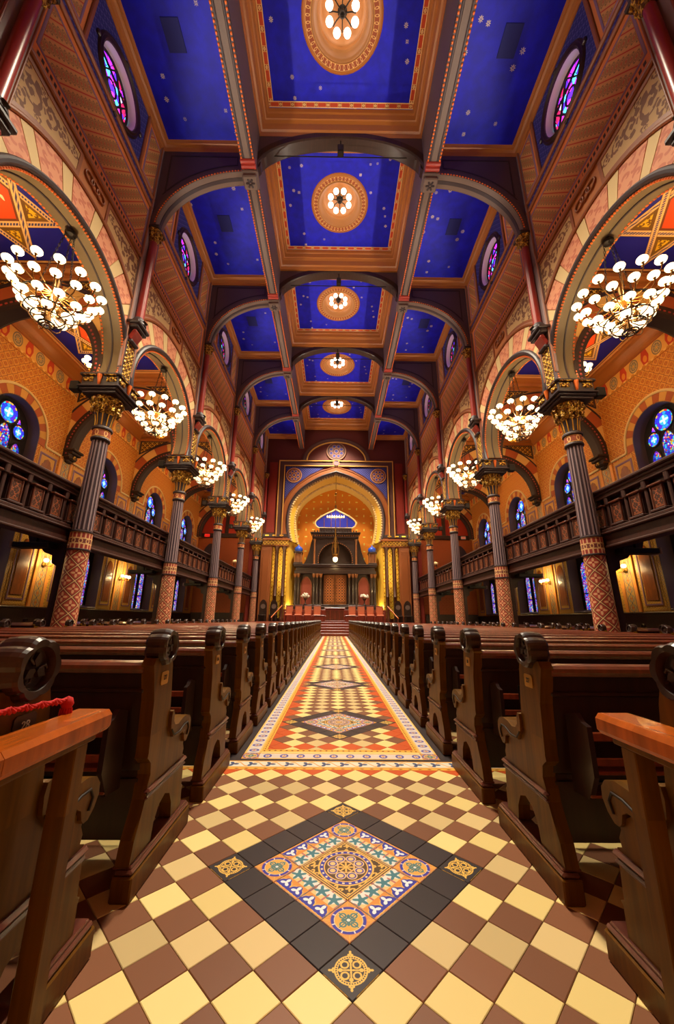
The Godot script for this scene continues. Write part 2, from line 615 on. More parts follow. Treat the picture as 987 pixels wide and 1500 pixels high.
	T.rose_tile = paint(256, 256, func(x: float, y: float):
		var p := Vector2(x - 0.5, y - 0.5).rotated(PI / 4)
		var r := p.length()
		var e := maxf(absf(x - 0.5), absf(y - 0.5))
		if e > 0.485: return gld
		if e > 0.47: return blk
		if e > 0.45: return gld
		if r > 0.44: return gld if spiral(Vector2(x, y), 8.0, 8.0) > 0.3 else c8(84, 64, 40)
		if absf(r - 0.43) < 0.01: return gld
		if r > 0.35 and r < 0.41:
			var u := fmod(p.angle() / TAU * 24.0 + 24.0, 1.0) - 0.5
			return c8(238, 220, 180) if absf(u) < 0.2 and absf(r - 0.38) < 0.016 else blu
		if r > 0.33: return gld
		var k := fmod(p.angle() / TAU * 8.0 + 8.0, 1.0) - 0.5
		var cdir := Vector2(r * cos(k * TAU / 8.0), r * sin(k * TAU / 8.0))
		var lobe := (cdir - Vector2(0.225, 0)).length()
		if lobe < 0.045: return c8(236, 196, 130)
		if lobe < 0.065: return blu
		if lobe < 0.085: return c8(232, 196, 150)
		if flower(p, 8, 0.13) < 0: return gld
		if absf(r - 0.13) < 0.012: return c8(230, 180, 120)
		return c8(92, 66, 44))
	T.vine_band = paint(192, 64, func(x: float, y: float):
		if y < 0.1 or y > 0.9: return c8(226, 160, 74)
		var q := Vector2(fmod(x * 3.0, 1.0) - 0.5, (y - 0.5) * 0.9)
		if flower(q, 3, 0.3) < 0: return c8(66, 78, 120)
		if absf(q.y - 0.24 * sin(x * TAU * 3.0)) < 0.05: return c8(232, 160, 70)
		return c8(226, 222, 206) if absf(q.y) < 0.32 else c8(236, 196, 120))
	T.blue_border = paint(128, 64, func(x: float, y: float):
		if y < 0.12 or y > 0.88: return c8(240, 196, 110)
		var q := Vector2(fmod(x * 2.0, 1.0) - 0.5, (y - 0.5) * 0.8)
		if absf(q.length() - 0.2) < 0.05: return c8(72, 74, 170)
		if flower(q, 4, 0.16) < 0: return c8(216, 150, 80)
		return c8(222, 206, 196))
	T.bead_border = paint(64, 32, func(x: float, y: float):
		var q := Vector2(fmod(x * 4.0, 1.0) - 0.5, y - 0.5)
		if y < 0.2 or y > 0.85: return c8(242, 184, 74)
		return c8(120, 54, 20) if absf(q.x) + absf(q.y) < 0.24 else c8(240, 176, 70))
	# coloured glass
	var pal := [c8(40, 40, 220), c8(70, 30, 200), c8(20, 120, 230), c8(150, 40, 220), c8(210, 30, 50), c8(240, 240, 255), c8(60, 200, 230), c8(30, 30, 170), c8(240, 120, 200), c8(230, 190, 60)]
	for nm in ["glass_a", "glass_b"]:
		var b: bool = nm == "glass_b"
		T[nm] = paint(256, 256, func(x: float, y: float):
			var cells := 15.0 if not b else 10.0
			var gx := int(floor(x * cells))
			var gy := int(floor(y * cells))
			var d1 := 9.0
			var d2 := 9.0
			var id := 0
			for oy in range(-1, 2):
				for ox in range(-1, 2):
					var ix := gx + ox
					var iy := gy + oy
					var q := Vector2(ix + 0.2 + 0.6 * hsh(ix, iy + 77), iy + 0.2 + 0.6 * hsh(iy, ix + 33))
					var d := (q - Vector2(x, y) * cells).length()
					if d < d1:
						d2 = d1; d1 = d; id = int(hsh(ix + 9, iy + 2) * 9999.0)
					elif d < d2: d2 = d
			if d2 - d1 < 0.09: return c8(8, 6, 14)
			var c: Color = pal[id % 10] if not b else [c8(170, 40, 240), c8(250, 230, 255), c8(90, 40, 230), c8(240, 60, 220), c8(90, 210, 250), c8(200, 30, 90)][id % 6]
			var l := 0.75 + 0.25 * hsh(id, 3)
			return Color(c.r * l, c.g * l, c.b * l))
	T.glass_rose = paint(192, 192, func(x: float, y: float):
		var p := Vector2(x - 0.5, y - 0.5) * 2.0
		var r := p.length()
		var a := p.angle() / TAU
		if r > 0.97: return c8(60, 30, 160)
		if r > 0.8:
			var s := fmod(a * 20.0 + 20.0, 1.0)
			if s < 0.1 or r < 0.83: return c8(6, 6, 14)
			return [c8(220, 30, 50), c8(60, 60, 230), c8(60, 210, 220), c8(230, 180, 70), c8(90, 40, 210)][int(hsh(int(floor(a * 20.0 + 20.0)), 5) * 4.99)]
		if r > 0.5:
			var s := fmod(a * 12.0 + 12.0, 1.0)
			if s < 0.06 or r < 0.53: return c8(6, 6, 14)
			return [c8(40, 60, 230), c8(80, 40, 220), c8(40, 150, 240)][int(hsh(int(floor(a * 12.0 + 12.0)), 8) * 2.99)]
		if flower(p, 4, 0.46) < 0: return c8(210, 250, 255)
		return c8(60, 170, 230))
	# ark and end wall
	T.altar = paint(128, 128, func(x: float, y: float):
		var q := Vector2(fmod(x * 2.0, 1.0) - 0.5, fmod(y * 2.0, 1.0) - 0.5)
		var g := 0.93 + 0.07 * sin((x + y) * TAU * 12.0)
		var c := Color(0.88 * g, 0.52 * g, 0.10 * g)
		var on := (absf(q.x) < 0.07 and absf(q.y) < 0.15) if (int(x * 2.0) + int(y * 2.0)) % 2 == 0 else (absf(q.x) < 0.15 and absf(q.y) < 0.07)
		if on: c = c8(214, 224, 120)
		return c)
	T.lattice = paint(96, 192, func(x: float, y: float):
		var p := Vector2(x * 3.0, y * 6.0)
		var q := Vector2(fmod(p.x, 1.0) - 0.5, fmod(p.y, 1.0) - 0.5)
		var d := absf(q.x) + absf(q.y)
		if absf(q.length() - 0.36) < 0.06 or absf(d - 0.5) < 0.06: return c8(206, 128, 62)
		return c8(150, 84, 40) if q.length() < 0.16 else c8(84, 40, 20))
	T.goldleaf = paint(64, 192, func(x: float, y: float):
		var q := Vector2(x - 0.5, fmod(y * 3.0, 1.0) - 0.5)
		var w: float = spiral(Vector2(x, y * 3.0), 3.0, 8.0)
		if x < 0.08 or x > 0.92: return c8(250, 214, 80)
		if absf(q.length() - 0.4) < 0.04: return c8(255, 226, 96)
		return c8(246, 200, 50) if w > 0.2 else c8(176, 122, 20))
	T.bluepat = paint(64, 64, func(x: float, y: float):
		return c8(90, 84, 150) if spiral(Vector2(x, y), 4.0, 8.0) > 0.45 else c8(34, 34, 118))
	T.carve = paint(96, 128, func(x: float, y: float):
		var w: float = spiral(Vector2(x, y * 1.33), 3.0, 9.0)
		if x < 0.1 or x > 0.9 or y < 0.08 or y > 0.92: return c8(128, 66, 34)
		return c8(150, 78, 40) if w > 0.2 else c8(56, 26, 14))
	T.rosette = paint(128, 128, func(x: float, y: float):
		var p := Vector2(x - 0.5, y - 0.5) * 2.0
		var r := p.length()
		if r > 0.9: return c8(196, 132, 70)
		if absf(r - 0.84) < 0.03: return c8(60, 34, 40)
		var k := fmod(p.angle() / TAU * 8.0 + 8.0, 1.0) - 0.5
		var q := Vector2(r * cos(k * TAU / 8.0), r * sin(k * TAU / 8.0))
		if (q - Vector2(0.56, 0)).length() < 0.15: return c8(46, 44, 130)
		if (q - Vector2(0.56, 0)).length() < 0.2: return c8(206, 140, 76)
		if r < 0.16: return c8(50, 50, 130)
		if absf(r - 0.2) < 0.03: return c8(214, 150, 84)
		return c8(118, 62, 44))

func wooden(c: Color, rough: float, coat := 0.0) -> StandardMaterial3D:
	var m := tri_mat(T.wood, 1.7, rough, c)
	if coat > 0.0:
		m.clearcoat_enabled = true
		m.clearcoat = coat
		m.clearcoat_roughness = 0.22
	return m

func make_materials() -> void:
	M.pew = wooden(c8(54, 23, 14), 0.4, 0.4)
	M.pew_end = wooden(c8(114, 74, 8), 0.42, 0.12)
	M.pew_end.metallic_specular = 0.25
	M.rack = wooden(c8(156, 74, 38), 0.32, 0.4)
	M.groove = mat(c8(28, 13, 8), 0.6)
	M.pew_rail = wooden(c8(116, 48, 24), 0.3, 0.7)
	M.pew_trim = wooden(c8(104, 44, 22), 0.4, 0.25)
	M.handrail = wooden(c8(212, 108, 26), 0.25, 0.4)
	M.brass = mat(c8(220, 168, 76), 0.3, 0.9)
	M.plate_text = mat(c8(226, 214, 190), 0.4)
	M.rope = mat(c8(206, 26, 22), 0.8)
	# floor
	M.tile_y = []
	M.tile_b = []
	M.tile_n = []
	M.tile_k = []
	M.tile_o = []
	for k in 3:
		var d := 1.0 + 0.05 * (k - 1)
		M.tile_y.append(mat(c8(244 * d, 218 * d, 144 * d) if k < 2 else c8(250, 224, 152), 0.33))
		M.tile_b.append(mat(c8(214 * d, 188 * d, 134 * d), 0.33))
		M.tile_n.append(mat(c8(128 * d, 82 * d, 56 * d), 0.36))
		M.tile_k.append(mat(c8(58 * d, 50 * d, 52 * d), 0.33))
		M.tile_o.append(mat(c8(206 * d, 86 * d, 30 * d), 0.36))
	for nm in ["cross_tile", "knot_tile", "heart_tile", "rose_tile"]:
		M[nm] = mat(Color.WHITE, 0.33, 0, T[nm])
	M.vine_band = mat(Color.WHITE, 0.35, 0, T.vine_band)
	M.blue_border = mat(Color.WHITE, 0.35, 0, T.blue_border)
	M.bead_border = mat(Color.WHITE, 0.35, 0, T.bead_border)
	M.grout = mat(c8(112, 84, 66), 0.8)
	# walls
	M.plaster = mat(c8(190, 116, 62), 0.75)
	M.cream = mat(c8(226, 196, 138), 0.7)
	M.pink = mat(Color.WHITE, 0.7, 0, T.pink)
	M.ochre = mat(c8(214, 156, 74), 0.7)
	M.russet = mat(c8(176, 88, 44), 0.7)
	M.scroll = mat(Color.WHITE, 0.7, 0, T.scroll)
	M.field = mat(Color.WHITE, 0.7, 0, T.field)
	M.dash = mat(Color.WHITE, 0.7, 0, T.dash)
	M.orange = mat(c8(220, 126, 66), 0.7)
	M.lilac = mat(c8(140, 104, 134), 0.7)
	M.moulding = mat(c8(150, 84, 40), 0.45)
	M.dark_wood = wooden(c8(58, 31, 20), 0.45, 0.15)
	M.cornice = mat(c8(178, 106, 42), 0.42)
	M.plum = mat(c8(92, 72, 78), 0.5)
	M.plum_dark = mat(c8(54, 40, 44), 0.5)
	M.olive = mat(c8(112, 92, 62), 0.5)
	M.bead = mat(c8(232, 112, 34), 0.4)
	M.gilt = mat(Color.WHITE, 0.35, 0.35, T.gold)
	M.gilt.heightmap_enabled = true
	M.gilt.heightmap_texture = T.goldh
	M.gilt.heightmap_scale = 3.0
	M.gilt.uv1_triplanar = true
	M.gilt.uv1_scale = Vector3.ONE * 1.7
	M.old_gold = mat(c8(128, 88, 32), 0.4, 0.7)
	M.gold = mat(c8(240, 186, 70), 0.32, 0.75)
	M.red_stone = mat(c8(160, 54, 44), 0.35)
	M.grey_strip = mat(c8(150, 128, 128), 0.6)
	M.blue_pat = tri_mat(T.bluepat, 2.2, 0.7)
	M.diaper = tri_mat(T.diaper, 2.7, 0.65)
	M.frieze = mat(Color.WHITE, 0.7, 0, T.frieze)
	M.lace = mat(Color.WHITE, 0.6, 0, T.lace)
	M.strip = mat(c8(240, 160, 74), 0.6)
	M.niche = wooden(c8(170, 92, 34), 0.32, 0.5)
	M.star = mat(Color.WHITE, 0.6, 0, T.star)
	M.sky_a = mat(Color.WHITE, 0.6, 0, T.sky_a)
	M.sky_b = mat(Color.WHITE, 0.6, 0, T.sky_b)
	M.redband = mat(Color.WHITE, 0.6, 0, T.redband)
	M.chain_band = mat(Color.WHITE, 0.6, 0, T.chain)
	M.drum = mat(Color.WHITE, 0.45, 0, T.drum)
	M.bands = mat(Color.WHITE, 0.45, 0, T.bands)
	M.flute_dark = mat(c8(62, 46, 56), 0.42)
	M.flute_light = mat(c8(150, 128, 132), 0.42)
	M.white_reveal = mat(c8(238, 232, 228), 0.6)
	M.glass_a = lit_glass(T.glass_a, 3.2)
	M.glass_b = lit_glass(T.glass_b, 7.0)
	M.glass_rose = lit_glass(T.glass_rose, 3.2)
	M.lead = mat(c8(26, 18, 20), 0.5)
	M.black = mat(c8(16, 15, 16), 0.45)
	M.globe = glow(Color(1.0, 0.93, 0.78), 3.6)
	M.bulb = glow(Color(1.0, 0.95, 0.88), 6.0)
	M.iron = mat(c8(40, 32, 26), 0.4, 0.6)
	M.carve = mat(Color.WHITE, 0.5, 0, T.carve)
	# ark end
	M.altar = mat(Color.WHITE, 0.45, 0.0, T.altar)
	M.lattice = mat(Color.WHITE, 0.45, 0, T.lattice)
	M.goldleaf = mat(Color.WHITE, 0.35, 0.35, T.goldleaf)
	M.yellow = mat(c8(232, 184, 66), 0.45)
	M.wine = mat(c8(92, 30, 18), 0.65)
	M.scarlet = mat(c8(134, 34, 20), 0.65)
	M.ark = wooden(c8(46, 23, 15), 0.42, 0.05)
	M.ark_light = wooden(c8(150, 92, 46), 0.4, 0.3)
	M.marble = mat(c8(60, 48, 40), 0.2)
	M.dome_blue = mat(c8(40, 80, 200), 0.3)
	M.ark_blue = mat(c8(40, 48, 176), 0.4)
	M.leather = mat(c8(196, 108, 72), 0.6)
	M.mahogany = wooden(c8(132, 52, 36), 0.35, 0.5)
	M.carpet = mat(c8(150, 50, 30), 0.9)
	M.petal = mat(c8(236, 234, 226), 0.7)
	M.rosette = mat(Color.WHITE, 0.6, 0, T.rosette)
	M.exit_sign = glow(c8(255, 40, 24), 1.4)
	M.diaper_low = tri_mat(T.lowgold, 6.0, 0.5)
	M.lowpat = tri_mat(T.lowgold, 8.0, 0.5)
	M.ochre_light = mat(c8(232, 184, 104), 0.7)
	M.rail_wood = wooden(c8(68, 28, 14), 0.55, 0.0)
	M.rail_light = wooden(c8(104, 48, 24), 0.4, 0.2)
	M.hatch = mat(c8(18, 26, 112), 0.7)
	M.plum_light = mat(c8(104, 84, 76), 0.5)
	M.drum.uv1_scale = Vector3(2, 3, 1)
	M.bands.uv1_scale = Vector3(2, 1, 1)
	M.chain_band.uv1_scale = Vector3(6, 1, 1)
	M.lace.uv1_scale = Vector3(1, 1, 1)
	M.oculus_ring = mat(Color.WHITE, 0.5, 0, T.chain)
	M.oculus_ring.uv1_scale = Vector3(44, 1, 1)
	M.seat_red = mat(c8(140, 58, 38), 0.6)
	M.arch_dark = mat(c8(52, 30, 20), 0.7)
	M.altar.uv1_scale = Vector3(1, 1, 1)
	M.yellow_pale = mat(c8(236, 206, 120), 0.45)
	M.plum_brown = mat(c8(84, 52, 48), 0.55)
	M.moulding_dark = wooden(c8(92, 50, 28), 0.4, 0.3)
	M.rosette_blue = mat(c8(190, 190, 240), 0.6, 0, T.rosette)
	M.diaper_end = tri_mat(T.diaper, 3.4, 0.65, c8(200, 150, 130))
	M.diaper_red = tri_mat(T.diaper, 3.4, 0.65, c8(220, 90, 50))
	M.exit_pale = mat(c8(230, 210, 190), 0.5)
	M.exit_text = mat(c8(90, 10, 8), 0.5)
	M.leaf = mat(c8(70, 90, 44), 0.7)
	M.cornice_pale = mat(c8(186, 126, 72), 0.4)

# ---------- floor ----------
func strip(x0: float, z0: float, x1: float, z1: float, along_z: bool, rep: float, y := 0.0) -> ArrayMesh:
	# a flat inlaid band, 12 mm thick, its pattern running along its length; v = 0 lies at larger |x| or nearer the camera
	var b := MB.new()
	var a := Vector3(x0, y, z0)
	var e := Vector3(x1, y, z1)
	var lo := Vector3(minf(a.x, e.x), y - 0.012, minf(a.z, e.z))
	var hi := Vector3(maxf(a.x, e.x), y, maxf(a.z, e.z))
	b.box((lo + hi) * 0.5 - Vector3(0, 0.0005, 0), hi - lo - Vector3(0, 0.001, 0))
	var k := Vector3.UP
	if along_z:
		var l := absf(z1 - z0) / rep
		b.tri(Vector3(x0, y, z0), Vector3(x1, y, z0), Vector3(x1, y, z1), k, k, k, Vector2(0, 1), Vector2(0, 0), Vector2(l, 0))
		b.tri(Vector3(x0, y, z0), Vector3(x1, y, z1), Vector3(x0, y, z1), k, k, k, Vector2(0, 1), Vector2(l, 0), Vector2(l, 1))
	else:
		var l := absf(x1 - x0) / rep
		b.tri(Vector3(x0, y, z0), Vector3(x0, y, z1), Vector3(x1, y, z1), k, k, k, Vector2(0, 1), Vector2(0, 0), Vector2(l, 0))
		b.tri(Vector3(x0, y, z0), Vector3(x1, y, z1), Vector3(x1, y, z0), k, k, k, Vector2(0, 1), Vector2(l, 0), Vector2(l, 1))
	return b.done()

func tile_mesh(side: float) -> ArrayMesh:
	var b := MB.new()
	# local x, y of the polygon lie in world x, -z
	b.X = Transform3D(Basis(Vector3(1, 0, 0), Vector3(0, 0, -1), Vector3(0, 1, 0)), Vector3.ZERO)
	var h := side * 0.5 - 0.0012
	var g := h - 0.002
	b.ext(rect(-g, -g, g, g), -0.010, 0.0, Rect2(-g, -g, 2 * g, 2 * g), false)
	b.X = Transform3D.IDENTITY
	for k in 4:
		b.X = Transform3D(Basis(Vector3.UP, k * PI / 2), Vector3.ZERO)
		b.quad(Vector3(-g, 0, g), Vector3(g, 0, g), Vector3(h, -0.002, h), Vector3(-h, -0.002, h), Vector3(0, 1, 0.6))
		b.quad(Vector3(-h, -0.002, h), Vector3(h, -0.002, h), Vector3(h, -0.012, h), Vector3(-h, -0.012, h), Vector3(0, 0, 1))
	return b.done()

func build_floor() -> void:
	var fl := structure("floor", "patterned encaustic tile floor of the aisle")
	var b := MB.new()
	b.box(Vector3(0, -0.162, -16), Vector3(27, 0.3, 44))
	part(fl, "floor_bed", b.done(), M.grout)
	var one := tile_mesh(TS)
	var two := tile_mesh(TS * 2.0)
	var spin := Basis(Vector3.UP, PI / 4)
	var z_edge := -3.335
	var carpet0 := -3.80
	var carpet1 := -27.25
	var list := []
	var special := {}
	# medallions
	for k in 10:
		var zc := -M0 - 12.0 * DG * k
		if zc - 3.0 * DG < carpet1:
			break
		for i in 4:
			var d := Vector2.from_angle(i * PI / 2)
			list.append([Vector3(d.x * 2.5 * DG, 0, zc + d.y * 2.5 * DG), "cross_tile", 0.0, one])
			list.append([Vector3(d.x * 1.5 * DG, 0, zc + d.y * 1.5 * DG), "knot_tile", 0.0, one])
			# sides: the direction between two tips
			var e := Vector2.from_angle(i * PI / 2 + PI / 4)
			var f := Vector2(-e.y, e.x)
			for s in [-0.5, 0.5]:
				var c: Vector2 = e * 1.5 * TS + f * s * TS
				list.append([Vector3(c.x, 0, zc + c.y), "heart_tile", -(i * PI / 2 + PI / 4) - PI / 2 - PI / 4, one])
			for s in [-1.5, -0.5, 0.5, 1.5]:
				var c: Vector2 = e * 2.5 * TS + f * s * TS
				list.append([Vector3(c.x, 0, zc + c.y), "tile_k", 0.0, one])
		list.append([Vector3(0, 0, zc), "rose_tile", 0.0, two])
	# checker
	var rest := {"tile_y": MB.new(), "tile_b": MB.new(), "tile_n": MB.new(), "tile_o": MB.new()}
	var zlo := -11.0
	for n in range(-240, 32):
		for m in range(-44, 45):
			if absi(m + n) % 2 == 0:
				continue
			var c := Vector2(m * DG * 0.5, -M0 + n * DG * 0.5)
			if c.y > 1.2:
				continue
			var in_carpet := absf(c.x) < 3.0 * DG + 0.01 and c.y < carpet0 + 0.11
			if not in_carpet:
				if c.y < zlo or absf(c.x) > 4.6:
					continue
				if c.y < z_edge + 0.11 and c.y > -3.62:
					if c.y < z_edge - 0.09: continue
				if absf(c.x) < 0.99 and c.y < -3.4:
					continue
			if c.y < carpet1 - 0.05:
				continue
			# inside a medallion?
			var kk := roundi((-M0 - c.y) / (12.0 * DG))
			var zc := -M0 - 12.0 * DG * kk
			if kk >= 0 and absf(c.x) + absf(c.y - zc) < 3.0 * DG - 0.02 and zc - 3.0 * DG >= carpet1:
				continue
			var col := "tile_n"
			if in_carpet:
				if m % 2 == 0:
					col = "tile_y" if m % 4 == 0 else "tile_b"
					if absi(m) >= 6: col = "tile_o"
				elif absi(m) >= 5: col = "tile_o" if (n / 2) % 2 == 0 else "tile_n"
			elif n % 2 == 0:
				col = "tile_y" if posmod(n, 4) == 2 else "tile_b"
			var clip := Rect2()
			if in_carpet:
				clip = Rect2(-3.0 * DG, carpet1, 6.0 * DG, carpet0 - carpet1)
			elif c.y > z_edge - 0.12:
				clip = Rect2(-6, z_edge, 12, 5)
			else:
				clip = Rect2(0.99, -12, 5, 12 - 3.62) if c.x > 0 else Rect2(-5.99, -12, 5, 12 - 3.62)
			var h := DG * 0.5 + 0.001
			if clip.has_point(c - Vector2(h - 0.003, 0)) and clip.has_point(c + Vector2(h - 0.003, 0)) and clip.has_point(c - Vector2(0, h - 0.003)) and clip.has_point(c + Vector2(0, h - 0.003)):
				list.append([Vector3(c.x, 0, c.y), col, 0.0, one])
			else:
				if col == "tile_n" and (in_carpet or c.y > -3.5): col = "tile_o"
				var q := h - 0.003
				var poly := PackedVector2Array([c + Vector2(q, 0), c + Vector2(0, q), c - Vector2(q, 0), c - Vector2(0, q)])
				for r in Geometry2D.intersect_polygons(poly, rect(clip.position.x, clip.position.y, clip.end.x, clip.end.y)):
					var mb: MB = rest[col]
					mb.X = Transform3D(Basis(Vector3(1, 0, 0), Vector3(0, 0, 1), Vector3(0, 1, 0)), Vector3.ZERO)
					mb.ext(r, -0.012, 0.0, Rect2(0, 0, 1, 1), false)
	list.sort_custom(func(p, q):
		var a: Vector3 = p[0]
		var d: Vector3 = q[0]
		return a.z * a.z + a.x * a.x * 1.2 < d.z * d.z + d.x * d.x * 1.2)
	var count := 0
	var more := {}
	for it in list:
		var at: Vector3 = it[0]
		var seen: bool = at.z < -1.2 and absf(at.x) < absf(at.z) * 0.93 + 0.1 and (absf(at.x) < 0.99 or at.z > -3.9)
		var kind: String = it[1]
		var basis := spin * Basis(Vector3.UP, it[2])
		if count < 300 and seen:
			var variants = M[kind]
			var m: Material = variants[count % 3] if variants is Array else variants
			var o := part(fl, "tile", it[3], m, at)
			o.basis = basis
			count += 1
		else:
			if not more.has(kind): more[kind] = MB.new()
			var mb: MB = more[kind]
			var big: bool = it[3] == two
			mb.X = Transform3D(basis * Basis(Vector3(1, 0, 0), Vector3(0, 0, -1), Vector3(0, 1, 0)), at)
			var g := (TS if big else TS * 0.5) - 0.002
			mb.ext(rect(-g, -g, g, g), -0.010, 0.0, Rect2(-g, -g, 2 * g, 2 * g), false)
	for kind in rest:
		if not more.has(kind): more[kind] = MB.new()
		more[kind].v.append_array(rest[kind].v)
		more[kind].n.append_array(rest[kind].n)
		more[kind].u.append_array(rest[kind].u)
	for kind in more:
		var variants = M[kind]
		var o := part(fl, "tiles_beyond", more[kind].done(), variants[1] if variants is Array else variants)
		o.set_meta("kind", "stuff")
	# bands across the aisle and round the runner
	part(fl, "band", strip(-4.6, -3.375, 4.6, -3.52, false, 0.44), M.vine_band)
	part(fl, "band", strip(-4.6, -3.338, 4.6, -3.373, false, 0.3), M.bead_border)
	part(fl, "band", strip(-4.6, -3.522, 4.6, -3.562, false, 0.3), M.tile_k[1])
	part(fl, "band", strip(-0.688, -3.565, 0.688, -3.705, false, 0.28), M.blue_border)
	part(fl, "band", strip(-0.648, -3.742, 0.648, -3.798, false, 0.2), M.bead_border)
	part(fl, "band", strip(-0.688, -3.708, 0.688, -3.74, false, 0.2), M.tile_y[1])
	for s in [-1.0, 1.0]:
		part(fl, "band", strip(s * 0.83, -3.708, s * 0.69, carpet1, true, 0.28), M.blue_border)
		part(fl, "band", strip(s * 0.688, -3.742, s * 0.648, carpet1, true, 0.2), M.bead_border)
		part(fl, "band", strip(s * 0.985, -3.565, s * 0.833, carpet1, true, 0.3), M.tile_k[1])
		var o := part(fl, "corner_tile", tile_mesh(0.143), M.knot_tile, Vector3(s * 0.76, 0, -3.636))
		o.basis = Basis.IDENTITY

# ---------- pews ----------
func pew_end_poly() -> PackedVector2Array:
	# x: forward from the back of the plinth, y: height
	return PackedVector2Array([
		Vector2(0.012, 0.118), Vector2(0.2, 0.118), Vector2(0.213, 0.19), Vector2(0.25, 0.243), Vector2(0.315, 0.268), Vector2(0.375, 0.246), Vector2(0.412, 0.19), Vector2(0.425, 0.118),
		Vector2(0.55, 0.118), Vector2(0.548, 0.2), Vector2(0.556, 0.215), Vector2(0.54, 0.225), Vector2(0.535, 0.33), Vector2(0.53, 0.375), Vector2(0.505, 0.385), Vector2(0.512, 0.41), Vector2(0.495, 0.44), Vector2(0.5, 0.46),
		Vector2(0.35, 0.56), Vector2(0.272, 0.575), Vector2(0.262, 0.64), Vector2(0.245, 0.75), Vector2(0.222, 0.88), Vector2(0.205, 0.93),
		Vector2(0.02, 0.93), Vector2(0.0, 0.9), Vector2(0.015, 0.86), Vector2(0.05, 0.74), Vector2(0.065, 0.52), Vector2(0.06, 0.5), Vector2(0.075, 0.49), Vector2(0.1, 0.47), Vector2(0.112, 0.42), Vector2(0.095, 0.38), Vector2(0.09, 0.33),
		Vector2(0.07, 0.28), Vector2(0.03, 0.2)])

func pew_frame(side: float, x: float) -> Transform3D:
	# local x -> forward (-z), local y -> up, local z -> towards the centre aisle
	return Transform3D(Basis(Vector3(0, 0, -1), Vector3(0, 1, 0), Vector3(-side, 0, 0)), Vector3(side * x, 0, 0))

